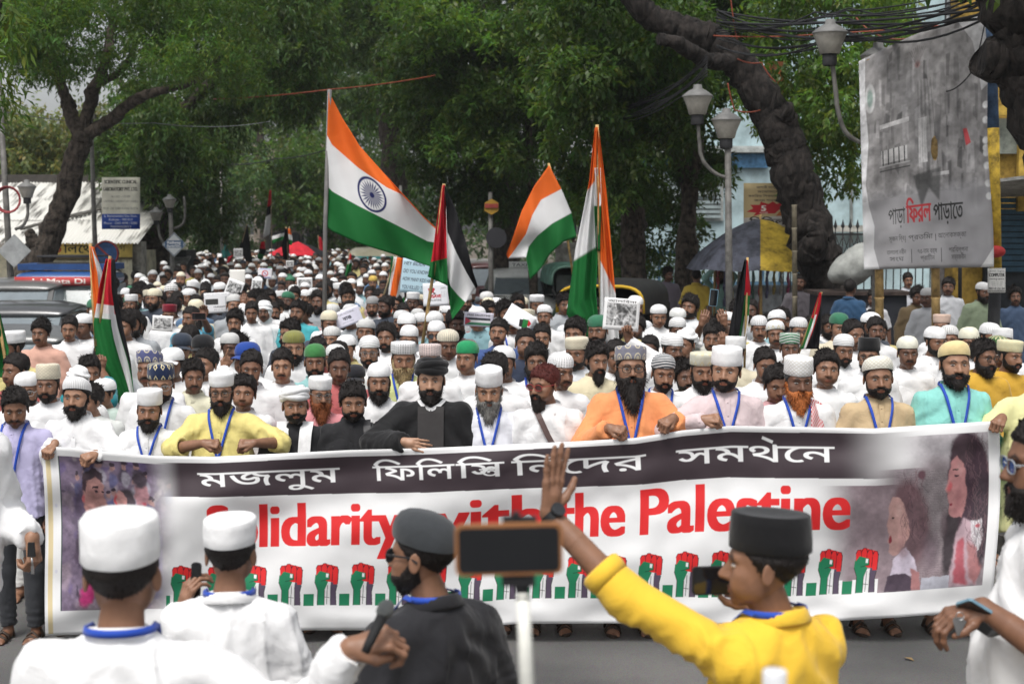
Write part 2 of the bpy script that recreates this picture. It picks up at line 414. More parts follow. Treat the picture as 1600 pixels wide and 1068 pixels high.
def cap_material(kind):
 """Cap cloth in the object's colour with a worked pattern in a second colour."""
 key = 'cap_' + kind
 if key in MATS: return MATS[key]
 m, n, l, b = nt(key)
 oi = n.new('ShaderNodeObjectInfo'); a = n.new('ShaderNodeAttribute'); a.attribute_name = 'pat'
 sp = n.new('ShaderNodeSeparateColor'); l.new(a.outputs['Color'], sp.inputs[0])
 def math_(op, x, y=None, z=None):
  k = n.new('ShaderNodeMath'); k.operation = op
  for i, v in enumerate((x, y, z)):
   if v is None: continue
   if isinstance(v, (int, float)): k.inputs[i].default_value = v
   else: l.new(v, k.inputs[i])
  return k.outputs[0]
 ang, hgt, rad = sp.outputs[0], sp.outputs[1], sp.outputs[2]
 col2, fac = None, None
 def tri(x, f): return math_('PINGPONG', math_('MULTIPLY', x, f), 1.0)
 if kind == 'lattice':           # crocheted openings
  u = tri(ang, 72); v = tri(math_('ADD', hgt, math_('MULTIPLY', rad, -1.2)), 16)
  fac = math_('MULTIPLY', math_('GREATER_THAN', u, .42), math_('GREATER_THAN', v, .42)); col2 = (.10, .10, .11)
  fac = math_('MULTIPLY', fac, .6)
 elif kind == 'embroidered':
  u = tri(ang, 48); v = tri(hgt, 9)
  s_ = math_('ABSOLUTE', math_('SUBTRACT', u, v)); fac = math_('MULTIPLY', math_('LESS_THAN', s_, .22), .5); col2 = (.38, .34, .24)
 elif kind == 'diamond':
  u = tri(ang, 26); v = tri(math_('SUBTRACT', hgt, .1), 2.4)
  s_ = math_('ADD', u, v); fac = math_('LESS_THAN', s_, .62); f2 = math_('LESS_THAN', s_, .3)
  fac = math_('SUBTRACT', fac, f2); col2 = (.62, .55, .34)
 elif kind == 'medallion':
  u = tri(ang, 22); v = tri(math_('SUBTRACT', hgt, .05), 2.2)
  r = math_('SQRT', math_('ADD', math_('MULTIPLY', u, u), math_('MULTIPLY', v, v)))
  fac = math_('ADD', math_('LESS_THAN', r, .35), math_('MULTIPLY', math_('GREATER_THAN', r, .55), math_('LESS_THAN', r, .75))); col2 = (.55, .50, .38)
 elif kind == 'stripe':
  v = tri(math_('ADD', hgt, math_('MULTIPLY', rad, -1.0)), 9); fac = math_('GREATER_THAN', v, .55); col2 = (.55, .55, .55)
 elif kind == 'rib':
  u = tri(ang, 90); fac = math_('MULTIPLY', math_('GREATER_THAN', u, .6), .35); col2 = (.2, .2, .2)
 elif kind == 'knitband':
  v = tri(hgt, 7); u = tri(ang, 60); fac = math_('MULTIPLY', math_('GREATER_THAN', v, .5), math_('GREATER_THAN', u, .4)); col2 = (.05, .05, .05)
 tcd = n.new('ShaderNodeTexCoord'); nz = n.new('ShaderNodeTexNoise'); nz.inputs['Scale'].default_value = 30
 l.new(tcd.outputs['Object'], nz.inputs['Vector'])
 mr = n.new('ShaderNodeMapRange'); mr.inputs['From Min'].default_value = .3; mr.inputs['From Max'].default_value = .7; mr.inputs['To Min'].default_value = .9; mr.inputs['To Max'].default_value = 1.0
 sc = n.new('ShaderNodeVectorMath'); sc.operation = 'SCALE'
 l.new(nz.outputs['Fac'], mr.inputs['Value']); l.new(oi.outputs['Color'], sc.inputs[0]); l.new(mr.outputs[0], sc.inputs['Scale'])
 out = sc.outputs[0]
 if fac is not None:
  x = n.new('ShaderNodeMix'); x.data_type = 'RGBA'; l.new(fac, x.inputs['Factor']); l.new(out, x.inputs['A']); x.inputs['B'].default_value = (*col2, 1)
  out = x.outputs['Result']
 l.new(out, b.inputs['Base Color'])
 b.inputs['Roughness'].default_value = .85; b.inputs['Specular IOR Level'].default_value = .15; b.inputs['Sheen Weight'].default_value = .2
 bp = n.new('ShaderNodeBump'); bp.inputs['Strength'].default_value = .35; bp.inputs['Distance'].default_value = .006
 b2 = n.new('ShaderNodeTexNoise'); b2.inputs['Scale'].default_value = 45; b2.inputs['Detail'].default_value = 4
 l.new(tcd.outputs['Object'], b2.inputs['Vector']); l.new(b2.outputs['Fac'], bp.inputs['Height']); l.new(bp.outputs[0], b.inputs['Normal'])
 MATS[key] = m
 return m
M_LENS = mat('spectacle_lens', (.05, .06, .07), rough=.05, var=.02, spec=.8)
def lens_clear():
 m, n, l, b = nt('clear_lens')
 b.inputs['Base Color'].default_value = (.9, .93, .95, 1); b.inputs['Roughness'].default_value = .03
 b.inputs['Transmission Weight'].default_value = 1.0; b.inputs['IOR'].default_value = 1.02
 return m
M_LENS_CLEAR = lens_clear()
# == people: distance-field modelling
def V3(*a): return np.array(a, dtype=np.float64)
def s_ell(P, c, r):
 q = (P - V3(*c)) / V3(*r); k0 = np.linalg.norm(q, axis=1); k1 = np.linalg.norm(q / V3(*r), axis=1) + 1e-9
 return k0 * (k0 - 1) / k1
def s_cap(P, a, b, ra, rb):
 a, b = V3(*a), V3(*b); pa = P - a; ba = b - a
 h = np.clip(pa @ ba / (ba @ ba + 1e-12), 0, 1)
 return np.linalg.norm(pa - h[:, None] * ba, axis=1) - (ra + (rb - ra) * h)
def smin(a, b, k):
 h = np.clip(.5 + .5 * (b - a) / k, 0, 1); return b + (a - b) * h - k * h * (1 - h)
def smax(a, b, k): return -smin(-a, -b, k)
def surface_nets(fn, lo, hi, h):
 """Mesh of the zero set of fn over a box."""
 lo, hi = V3(*lo), V3(*hi)
 n = np.maximum(3, np.ceil((hi - lo) / h).astype(int) + 1)
 ax = [lo[i] + np.arange(n[i]) * h for i in range(3)]
 G = np.stack(np.meshgrid(*ax, indexing='ij'), -1).reshape(-1, 3)
 D = fn(G).reshape(n)
 c = np.zeros(n - 1); cnt = np.zeros(n - 1); acc = np.zeros((*(n - 1), 3))
 S = D < 0
 offs = [(i, j, k) for i in (0, 1) for j in (0, 1) for k in (0, 1)]
 sl = lambda A, o: A[o[0]:A.shape[0] - 1 + o[0], o[1]:A.shape[1] - 1 + o[1], o[2]:A.shape[2] - 1 + o[2]]
 for p in offs:
  for d in range(3):
   if p[d]: continue
   q = list(p); q[d] = 1; q = tuple(q)
   a, b = sl(D, p), sl(D, q); m = (a < 0) != (b < 0)
   t = np.where(m, a / np.where(np.abs(a - b) < 1e-12, 1, a - b), 0)
   pos = np.zeros((*a.shape, 3))
   for e in range(3): pos[..., e] = p[e]
   pos[..., d] = t
   acc += np.where(m[..., None], pos, 0); cnt += m
 act = cnt > 0
 idx = -np.ones(act.shape, dtype=np.int64); idx[act] = np.arange(act.sum())
 base = np.stack(np.nonzero(act), -1)
 V = lo + (base + acc[act] / cnt[act][:, None]) * h
 quads = []
 for d in range(3):
  e, f = (d + 1) % 3, (d + 2) % 3
  A = np.take(S, range(0, n[d] - 1), d); B = np.take(S, range(1, n[d]), d)
  I = np.stack(np.nonzero(A != B), -1)
  I = I[(I[:, e] > 0) & (I[:, f] > 0) & (I[:, e] < n[e] - 1) & (I[:, f] < n[f] - 1)]
  flip = ~A[tuple(I.T)]
  def g(de, df):
   J = I.copy(); J[:, e] -= de; J[:, f] -= df
   return idx[tuple(J.T)]
  Q = np.stack([g(1, 1), g(0, 1), g(0, 0), g(1, 0)], -1)
  Q[flip] = Q[flip][:, ::-1]
  quads.append(Q)
 return V, np.concatenate(quads)
def join_parts(parts):
 V, F, b = [], [], 0
 for v, f in parts: V.append(v); F.append(f + b); b += len(v)
 return np.concatenate(V), np.concatenate(F)
def normals(V, F):
 N = np.zeros_like(V)
 a, b, c = V[F[:, 0]], V[F[:, 1]], V[F[:, 2]]
 fn = np.cross(b - a, c - a)
 for k in range(F.shape[1]): np.add.at(N, F[:, k], fn)
 return N / (np.linalg.norm(N, axis=1)[:, None] + 1e-12)
# ---- head
HC = V3(0, 0.005, -.01)
NA, NR = 56, 50
def head_sdf(P, q):
 w, jaw, nose, chk, brow = q['w'], q['jaw'], q['nose'], q['cheek'], q['brow']
 X = P.copy(); X[:, 0] = np.abs(X[:, 0]) / w
 d = s_ell(X, (0, .014, .034), (.077, .097, .083))
 d = smin(d, s_ell(X, (0, -.020, -.012), (.0645, .072, .088)), .03)
 d = smin(d, s_ell(X, (0, -.028, -.062), (.054 * jaw, .055, .048)), .03)
 d = smin(d, s_ell(X, (0, -.073, -.100), (.022, .02, .019)), .025)
 d = smin(d, s_ell(X, (.046, -.056, -.026), (.020 * chk, .024, .018)), .022)
 d = smin(d, s_ell(X, (.036, -.064, -.058), (.022 * chk, .026, .026)), .025)
 d = smin(d, s_cap(X, (.008, -.0865, .020), (.046, -.071, .020), .0095 * brow, .0085), .012)
 d = smax(d, -s_ell(X, (.0315, -.099, -.001), (.0185, .0165, .0105)), .010)
 d = smin(d, s_cap(X, (0, -.088, .006), (0, -.1085 - .004 * nose, -.034), .0075, .0115 * nose), .010)
 d = smin(d, s_ell(X, (.0125 * nose, -.0985, -.038), (.0085, .011, .0085)), .007)
 d = smin(d, s_ell(X, (0, -.0905, -.0665), (.023, .011, .0055)), .006)
 d = smin(d, s_ell(X, (0, -.0895, -.0775), (.020, .0115, .0065)), .006)
 d = smax(d, -s_cap(X, (0, -.1035, -.072), (.025, -.093, -.0715), .0028, .0018), .004)
 return d
def head_grid(q):
 """Rings from the crown to the jaw line; returns (NR, NA, 3) points in head space."""
 u = np.arange(NA) / NA * 2 * np.pi
 a = u - .38 * np.sin(u)                       # more columns on the face
 fr = (1 + np.cos(a)) / 2
 tmax = np.radians(138 + 15 * fr)
 v = np.linspace(0.004, 1, NR); v = v + .075 * np.sin(2 * np.pi * v) / (2 * np.pi) * -1
 TH = v[:, None] * tmax[None]
 D = np.stack([np.sin(TH) * np.sin(a), -np.sin(TH) * np.cos(a), np.cos(TH)], -1).reshape(-1, 3)
 r = np.full(len(D), .24)
 for _ in range(40):
  r = np.maximum(.02, r - .8 * head_sdf(HC + D * r[:, None], q))
 return (HC + D * r[:, None]).reshape(NR, NA, 3)
def ring(c, rx, ry, n=NA):
 u = np.arange(n) / n * 2 * np.pi; a = u - .38 * np.sin(u)
 return np.stack([c[0] + rx * np.sin(a), c[1] - ry * np.cos(a), np.full(n, c[2])], -1)
def grid_faces(nr, na, base=0):
 i, j = np.meshgrid(np.arange(nr - 1), np.arange(na), indexing='ij')
 j2 = (j + 1) % na
 return np.stack([i * na + j, (i + 1) * na + j, (i + 1) * na + j2, i * na + j2], -1).reshape(-1, 4) + base
def sphere(c, r, nu=12, nv=8, sc=(1, 1, 1)):
 th = np.linspace(.001, np.pi - .001, nv); ph = np.arange(nu) / nu * 2 * np.pi
 V = np.stack([np.outer(np.sin(th), np.sin(ph)), np.outer(np.sin(th), -np.cos(ph)), np.outer(np.cos(th), np.ones(nu))], -1).reshape(-1, 3)
 return V * V3(*sc) * r + V3(*c), grid_faces(nv, nu)
HEAD_Z = 1.585
PIVOT = V3(0, .03, -.13)
def rot3(yaw, pitch, roll):
 """yaw > 0 turns the face to the viewer's right (+X); pitch > 0 looks down."""
 return np.array((Matrix.Rotation(yaw, 3, 'Z') @ Matrix.Rotation(pitch, 3, 'X') @ Matrix.Rotation(roll, 3, 'Y')))
def pose_head(P, R): return (P - PIVOT) @ R.T + PIVOT + V3(0, 0, HEAD_Z)
def hair_line(x, y):
 return np.interp(y, [-.11, -.088, -.066, -.045, -.03, -.012, .004, .02, .05, .085, .12], [.066, .062, .052, .030, .022, -.012, -.02, -.012, -.045, -.078, -.088])
def face_masks(G, q):
 x, y, z = np.abs(G[..., 0]) / q['w'], G[..., 1], G[..., 2]
 hair = sstep(-.004, .005, z - hair_line(x, y) - .012 * q.get('recede', 0) * sstep(0, -.08, y))
 zb = np.interp(y, [-.12, -.085, -.05, -.02, .0, .006], [-.054, -.058, -.058, -.026, -.004, -.02])
 beard = sstep(.004, -.006, z - zb) * sstep(.020, .008, y + .6 * np.clip(-.07 - z, 0, 1) * 0)
 lips = (x < .027) & (z > -.0845) & (z < -.060) & (y < -.074)
 lipm = sstep(1.15, .75, np.sqrt((x / .0245) ** 2 + ((z + .072) / .0115) ** 2)) * (y < -.07)
 must = sstep(1.25, .8, np.sqrt(((x - .012) / .024) ** 2 + ((z + .0545 + .12 * x) / .0085) ** 2)) * (y < -.06)
 beard = np.maximum(beard * (1 - lipm), must)
 return hair, beard, lipm, must
def make_head(q):
 G = head_grid(q)
 hair, beard, lipm, must = face_masks(G, q)
 x, y, z = np.abs(G[..., 0]) / q['w'], G[..., 1], G[..., 2]
 brow = sstep(1.2, .7, np.sqrt(((x - .029) / .022) ** 2 + ((z - .0235 + 3.2 * (x - .029) ** 2 * 10) / .0060) ** 2)) * (y < -.05)
 lash = sstep(1.3, .8, np.sqrt(((x - .0315) / .0175) ** 2 + ((z - .0065) / .0035) ** 2)) * (y < -.06)
 M = np.zeros((*G.shape[:2], 4)); M[..., 3] = 1
 M[..., 0] = np.clip(.95 * brow + .55 * lash + .9 * hair + q.get('stubble', 0) * beard + q.get('must', 0) * must, 0, .97)
 M[..., 1] = lipm * .85
 return dict(G=G, hair=hair, beard=beard, M=M, q=q)
def ear_parts():
 out = []
 for s in (-1, 1):
  V, F = sphere((0, 0, 0), 1, 12, 9)
  V = V * V3(.0085, .018, .031)
  V[:, 0] += -.006 * (1 - np.clip((V[:, 1] / .018) ** 2 + (V[:, 2] / .031) ** 2, 0, 1)) * (V[:, 0] > 0)
  V[:, 1] += .25 * V[:, 2] * .4
  V = V @ np.array(Matrix.Rotation(.42, 3, 'Z')).T
  if s < 0: V[:, 0] *= -1; F = F[:, ::-1]
  out.append((V + V3(s * .079, .012, -.012), F))
 return out
def make_body(name, hd, R, arms, feet=True):
 """One body mesh: head, neck, trunk, arms with hands, legs with feet."""
 q = hd['q']; G = hd['G']
 rows = [pose_head(G.reshape(-1, 3), R).reshape(NR, NA, 3)]
 last = rows[0][-1]
 nk = q.get('neck', 1.0)
 neck = [((0, .022, -.135), .056, .058), ((0, .030, -.165), .058 * nk, .060 * nk), ((0, .034, -.20), .064 * nk, .062 * nk), ((0, .034, -.228), .085 * nk, .07)]
 for k, (c, rx, ry) in enumerate(neck):
  r = ring((c[0], c[1], c[2]), rx, ry)
  t = pose_head(r, R); s = r + V3(0, 0, HEAD_Z)
  b = [.9, .55, .2, 0][k]
  rows.append((t * b + s * (1 - b))[None])
 for c, rx, ry in [((0, .03, -.262), .115, .08), ((0, .025, -.30), .135, .09), ((0, .02, -.42), .150, .095), ((0, .02, -.60), .148, .095), ((0, .02, -.74), .155, .10), ((0, .02, -.80), .10, .08), ((0, .02, -.82), .01, .01)]:
  rows.append((ring(c, rx, ry) + V3(0, 0, HEAD_Z))[None])
 A = np.concatenate(rows, 0)
 V = A.reshape(-1, 3); F = grid_faces(A.shape[0], NA)
 M = np.zeros((len(V), 4)); M[:, 3] = 1; M[:NR * NA] = hd['M'].reshape(-1, 4)
 parts, masks = [(V, F)], [M]
 for v, f in ear_parts():
  v = v * V3(q['w'], 1, 1); parts.append((pose_head(v, R), f)); m = np.zeros((len(v), 4)); m[:, 3] = 1; masks.append(m)
 for s in (-1, 1):
  v, f = sphere((0, 0, 0), 1, 16, 12)
  u = v.copy()
  g = V3(s * q.get('gx', 0) * 0 + q.get('gx', 0), -1, -.03 + q.get('gz', 0)); g /= np.linalg.norm(g)
  c = u @ g
  m = np.zeros((len(v), 4)); m[:, 3] = 1; m[:, 2] = .8; m[:, 0] = sstep(.82, .90, c) * .97
  m[:, 0] = np.maximum(m[:, 0], sstep(.30, .45, u[:, 2]) * .9)          # upper lid line
  v = v * V3(.0135, .0122, .0078 * q.get('eye', 1)) + V3(s * .0315 * q['w'], -.0772, -.001)
  parts.append((pose_head(v, R), f)); masks.append(m)
 for v, f in arms:
  parts.append((v, f)); m = np.zeros((len(v), 4)); m[:, 3] = 1; masks.append(m)
 if feet:
  v, f = FEET; parts.append((v, f)); m = np.zeros((len(v), 4)); m[:, 3] = 1; masks.append(m)
 V, F = join_parts(parts)
 me = mesh_np(name, V, F)
 set_attr(me, 'mask', np.concatenate(masks))
 me.materials.append(M_SKIN)
 return me
def shell(name, hd, R, mask, thick, noise, nscale, seed=0, drop=None, sink=.0035, under=None, tuft=None):
 """A layer grown out of the head surface where mask > 0 (hair, beard)."""
 G = hd['G']; P = G.reshape(-1, 3)
 F = grid_faces(NR, NA)
 N = -normals(P, F) if False else normals(P, F)
 if ((P - HC) * N).sum() < 0: N = -N
 m = mask.reshape(-1)
 n1 = fbm(P * V3(1.4, 1.4, .8), nscale, 3, seed); n2 = vnoise(P * V3(1, 1, .45), nscale * 3.3, seed + 5)
 t = -sink + (thick * (1 + noise * n1 + .35 * noise * n2) + sink) * sstep(0, .75, m)
 Q = P + N * t[:, None]
 if drop is not None: Q = Q + drop(P, m, n1, n2)
 keep = m[F].max(1) > .02
 if under is not None: keep &= (P[:, 2] + under[0] * (P[:, 1] - .012))[F].min(1) < under[1]      # hidden below a cap
 F = F[keep]
 used, inv = np.unique(F, return_inverse=True)
 V, Fo = Q[used], inv.reshape(-1, 4)
 if tuft is not None and len(F):                        # loose locks that break the outline
  n, ln, wd, comb = tuft; rr = np.random.RandomState(seed + 77)
  fm = m[F].mean(1); fm = fm * np.linalg.norm(Q[F[:, 0]] - Q[F[:, 2]], axis=1); pk = rr.choice(len(F), n, p=fm / fm.sum())
  b = Q[F[pk]].mean(1); nn = N[F[pk]].mean(1); b = b - nn * .004
  d = comb(P[F[pk]].mean(1), nn, rr); d /= np.linalg.norm(d, axis=1)[:, None]
  sd = np.cross(d, nn); sd /= np.linalg.norm(sd, axis=1)[:, None] + 1e-9
  L = (ln * (.5 + rr.rand(n)))[:, None]; w = wd * (.6 + .8 * rr.rand(n))[:, None]
  md = b + d * L * .55 + nn * .004
  T = np.stack([b - sd * w, b + sd * w, md + sd * w * .8, md - sd * w * .8, b + d * L + sd * w * .15, b + d * L - sd * w * .15], 1).reshape(-1, 3)
  k = len(V) + 6 * np.arange(n)
  TF = np.concatenate([np.stack([k, k + 1, k + 2, k + 3], -1), np.stack([k + 3, k + 2, k + 4, k + 5], -1)])
  V, Fo = np.concatenate([V, T]), np.concatenate([Fo, TF])
 return mesh_np(name, pose_head(V, R), Fo)
def hair_mesh(hd, R, style='short', seed=0, under=None):
 th = dict(short=.009, full=.015, crop=.0035, long=.018, wavy=.017)[style]
 G = hd['G']; z = G[..., 2]; y = G[..., 1]
 def drop(P, m, n1, n2):
  top = sstep(.03, .09, P[:, 2]) * sstep(0, .7, m)
  d = np.zeros_like(P)
  d[:, 2] += th * .75 * top * (1 + .5 * n1)
  fr = sstep(-.03, -.07, P[:, 1]) * top
  d[:, 1] -= th * .35 * fr * (1 + n2)
  if style == 'wavy': d[:, 2] -= .01 * fr * (n2 > .1)
  return d
 mk = hd['hair'].copy()
 side = sstep(.02, -.05, z)
 fall = np.clip(1 - .8 * sstep(.045, -.03, z), .2, 1)
 if under: fall = fall * sstep(under[1] - .004, under[1] - .034, z + under[0] * (y - .012))
 nz_ = vnoise(G.reshape(-1, 3), 90, seed + 3).reshape(z.shape); mk = np.clip(mk + .5 * nz_ * (mk > .03) * (mk < .97), 0, 1)
 sx = random.Random(seed).choice([-1, 1])
 def comb(p, nn, rr):
  top = sstep(.03, .085, p[:, 2])[:, None]
  return nn * .24 + top * (V3(.75 * sx, -.35, .12) + rr.normal(size=p.shape) * .42) + (1 - top) * (V3(0, .25, -.9) + rr.normal(size=p.shape) * .22)
 tuft = ({'short': 420, 'full': 620, 'crop': 160, 'long': 700, 'wavy': 800}[style], {'short': .014, 'full': .023, 'crop': .007, 'long': .05, 'wavy': .032}[style], .0028, comb)
 if under: tuft = (150, .009, .0022, comb)
 me = shell('hair', hd, R, mk, th * fall.reshape(-1), .45 if style != 'crop' else .2, 38, seed, drop, under=under, tuft=tuft)
 return me
def beard_mesh(hd, R, kind='full', seed=0):
 P = hd['G']; x, y, z = np.abs(P[..., 0]), P[..., 1], P[..., 2]
 b = hd['beard'].copy()
 L, th = dict(short=(.003, .0045), full=(.022, .0095), long=(.075, .013), vlong=(.115, .016), goatee=(.04, .010), chin=(.035, .008))[kind]
 if kind in ('goatee', 'chin'):
  b = b * sstep(.046, .034, x) * sstep(-.03, -.055, y)
  if kind == 'chin': b = b * sstep(-.066, -.078, z)
 def drop(Q, m, n1, n2):
  low = sstep(-.062, -.105, Q[:, 2]) * sstep(0, .6, m)
  cx = np.exp(-(Q[:, 0] / .055) ** 2)
  d = np.zeros_like(Q)
  d[:, 2] -= L * low * (.35 + .65 * cx) * (1 + .18 * n1 + .16 * n2)
  d[:, 1] -= .22 * L * low * cx * sstep(.03, -.04, Q[:, 1])
  d[:, 0] += Q[:, 0] * low * ((.12 if kind == 'full' else -.12) if kind in ('long', 'vlong', 'full') else 0)
  return d
 tm = th * np.where((z > -.064) & (x < .035), .45, 1.0).reshape(-1)
 def comb(p, nn, rr): return nn * .32 + V3(0, -.1, -.85) + rr.normal(size=p.shape) * .28
 return shell('beard', hd, R, b, tm, .42, 60, seed, drop, tuft=({'short': 320, 'full': 520, 'long': 700, 'vlong': 800, 'goatee': 260, 'chin': 120}[kind], {'short': .008, 'full': .017, 'long': .028, 'vlong': .034, 'goatee': .015, 'chin': .010}[kind], .0022, comb))
# ---- caps (all in head space, then posed with the head)
def cap_rings(prof, tilt=.10, c=(0, .012), n=40, wob=.0, seed=0, fold=None):
 """prof: list of (rx, ry, z); rings are tipped back by tilt."""
 A = []
 for rx, ry, z in prof:
  u = np.arange(n) / n * 2 * np.pi
  r = np.stack([c[0] + rx * np.sin(u), c[1] - ry * np.cos(u), np.full(n, z)], -1)
  r[:, 2] += -tilt * (r[:, 1] - c[1])
  A.append(r)
 A = np.stack(A)
 P = A.reshape(-1, 3)
 if wob:
  nn = vnoise(P, 30, seed)
  P = P + (P - V3(0, c[1], .06)) * (wob * nn)[:, None]
 return P, grid_faces(len(prof), n)
CAP_PROF = dict(
 skull=[(.0845, .106, .036), (.0865, .108, .046), (.0865, .107, .066), (.081, .100, .090), (.069, .085, .110), (.050, .062, .1235), (.025, .031, .130), (.001, .001, .131)],
 kufi=[(.083, .105, .036), (.0865, .108, .040), (.0870, .1085, .066), (.0875, .109, .094), (.0872, .109, .112), (.083, .104, .1185), (.066, .084, .1215), (.03, .04, .122), (.001, .001, .122)],
 tall=[(.083, .105, .038), (.0865, .108, .042), (.0865, .1085, .075), (.0855, .108, .105), (.0845, .106, .134), (.080, .101, .140), (.06, .078, .1425), (.03, .04, .143), (.001, .001, .143)],
 fez=[(.083, .105, .038), (.0875, .110, .042), (.0865, .110, .075), (.084, .108, .110), (.081, .105, .136), (.078, .101, .1385), (.06, .075, .135), (.03, .035, .132), (.001, .001, .131)],
 knit=[(.086, .107, .028), (.089, .110, .036), (.0895, .110, .058), (.0865, .1065, .083), (.077, .095, .107), (.059, .073, .126), (.033, .041, .138), (.001, .001, .142)],
)
def cap_mesh(kind, R, tilt=.12, seed=0, w=1.0):
 parts = []
 if kind in CAP_PROF:
  V, F = cap_rings(CAP_PROF[kind], tilt, wob=.035 if kind != 'fez' else .012, seed=seed)
  V[:, 0] *= w; parts = [(V, F)]
  me_u = None
 elif kind == 'turban':
  V, F = cap_rings([(.075, .095, .045), (.075, .095, .09), (.055, .07, .118), (.03, .035, .128), (.001, .001, .130)], .1)
  parts.append((V, F))
  for i, (zz, tl, rr, ra, rl) in enumerate([(.048, .32, .094, .026, .1), (.062, .05, .097, .027, -.22), (.080, .25, .096, .028, .26), (.094, .02, .084, .028, -.15), (.108, .2, .066, .026, .1)]):
   n, k = 40, 10
   u = np.arange(n) / n * 2 * np.pi; t = np.arange(k) / k * 2 * np.pi
   U, T = np.meshgrid(u, t, indexing='ij')
   rad = ra * (1 + .12 * np.sin(3 * U + i))
   rx, ry = rr - .016, rr + .006
   X = (rx + rad * np.cos(T)) * np.sin(U); Y = .012 - (ry + rad * np.cos(T)) * np.cos(U); Z = zz + rad * .95 * np.sin(T)
   Z += -tl * (Y - .012) + rl * X * .5
   V = np.stack([X, Y, Z], -1).reshape(-1, 3)
   i2, j2 = np.meshgrid(np.arange(n), np.arange(k), indexing='ij')
   Fq = np.stack([i2 * k + j2, ((i2 + 1) % n) * k + j2, ((i2 + 1) % n) * k + (j2 + 1) % k, i2 * k + (j2 + 1) % k], -1).reshape(-1, 4)
   parts.append((V, Fq))
 elif kind == 'baseball':
  V, F = cap_rings([(.083, .104, .030), (.087, .108, .036), (.087, .107, .066), (.080, .098, .092), (.066, .080, .112), (.045, .055, .124), (.02, .025, .128), (.001, .001, .1285)], .06)
  parts.append((V, F))
  s, t = np.meshgrid(np.linspace(-1, 1, 13), np.linspace(0, 1, 6), indexing='ij')
  X = .072 * s; Y = -.082 * np.sqrt(1 - .55 * s ** 2) - t * .075 * np.sqrt(1 - .8 * s ** 2); Z = .040 - .012 * t - .022 * s ** 2
  top = np.stack([X, Y, Z], -1).reshape(-1, 3); bot = top - V3(0, 0, .004)
  i, j = np.meshgrid(np.arange(12), np.arange(5), indexing='ij')
  Fq = np.stack([i * 6 + j, (i + 1) * 6 + j, (i + 1) * 6 + j + 1, i * 6 + j + 1], -1).reshape(-1, 4)
  parts += [(top, Fq), (bot, Fq[:, ::-1])]
 elif kind == 'scarf':
  def fn(P):
   d = s_ell(P, (0, .016, .045), (.088, .108, .088))
   d = smin(d, s_cap(P, (.02, .11, .03), (.05, .14, -.03), .03, .022), .03)
   d = smin(d, s_cap(P, (.0, .12, .04), (-.03, .16, .05), .022, .014), .02)
   d = smax(d, -(P[:, 2] + .35 * P[:, 1] * .8 - .032 + .0), .01) if False else smax(d, .028 - P[:, 2] - .55 * P[:, 1], .01)
   return d
  V, F = surface_nets(fn, (-.13, -.13, -.11), (.13, .2, .16), .0085)
  N = normals(V, F); V = V + N * (.006 * np.sin(V[:, 2] * 160 + V[:, 0] * 60) + .006 * fbm(V, 25))[:, None]
  parts.append((V, F))
 elif kind == 'wrap':                                   # cloth wound round the head and chin
  def fn(P):
   d = s_ell(P, (0, .02, .02), (.094, .115, .115))
   d = smin(d, s_ell(P, (0, .03, -.12), (.085, .08, .07)), .04)
   d = smax(d, -s_ell(P, (0, -.10, -.03), (.058, .08, .075)), .015)
   return d
  V, F = surface_nets(fn, (-.13, -.15, -.21), (.13, .17, .17), .009)
  N = normals(V, F); V = V + N * (.005 * np.sin(V[:, 2] * 120 + 40 * V[:, 1]))[:, None]
  parts.append((V, F))
 V, F = join_parts(parts)
 me = mesh_np('cap', pose_head(V, R), F)
 # pattern coordinates: angle, height above the rim, radius from the crown
 ang = np.arctan2(V[:, 0], -(V[:, 1] - .012)) / (2 * np.pi) + .5
 hgt = (V[:, 2] + tilt * (V[:, 1] - .012) - .036) / .1
 rad = np.sqrt(V[:, 0] ** 2 + (V[:, 1] - .012) ** 2) / .11
 set_attr(me, 'pat', np.stack([ang, hgt, rad, np.ones(len(V))], -1))
 return me
def glasses_mesh(R, w=1.0, thick=.0022, top=True):
 mb = MB()
 for s in (-1, 1):
  pts = []
  for k in range(17):
   a = 2 * math.pi * k / 16
   cx, cz = math.cos(a), math.sin(a)
   ex = abs(cx) ** .75 * (1 if cx > 0 else -1); ez = abs(cz) ** .75 * (1 if cz > 0 else -1)
   pts.append((s * (.034 + .0255 * ex) * w, -.1035 + .012 * abs(s * .034 + .0255 * ex) / .06 * .6, -.003 + .0185 * ez))
  mb.tube(pts, thick, 6)
  mb.tube([(s * .060 * w, -.097, .004), (s * .074 * w, -.07, .006), (s * .083 * w, .0, .004), (s * .082 * w, .022, -.01)], thick * .9, 6)
 mb.tube([(-.0095, -.1045, .002), (0, -.108, .006), (.0095, -.1045, .002)], thick, 6)
 o = MB(); o.add([tuple(p) for p in pose_head(np.array(mb.v), R)], mb.f, True)
 l = MB()
 for s in (-1, 1):
  pts = [(s * (.034 + .025 * math.cos(2 * math.pi * k / 16)) * w, -.1022 + .004, -.003 + .018 * math.sin(2 * math.pi * k / 16)) for k in range(16)]
  V = pose_head(np.array(pts), R); V2 = pose_head(np.array(pts) + V3(0, .0015, 0), R)
  l.add(list(map(tuple, V)) + list(map(tuple, V2)), [tuple(range(16)), tuple(reversed(range(16, 32)))] + [(i, (i + 1) % 16, 16 + (i + 1) % 16, 16 + i) for i in range(16)])
 def me(b, nm):
  m = bpy.data.meshes.new(nm); m.from_pydata(b.v, [], b.f); m.update(); return m
 return me(o, 'glasses'), me(l, 'lens')
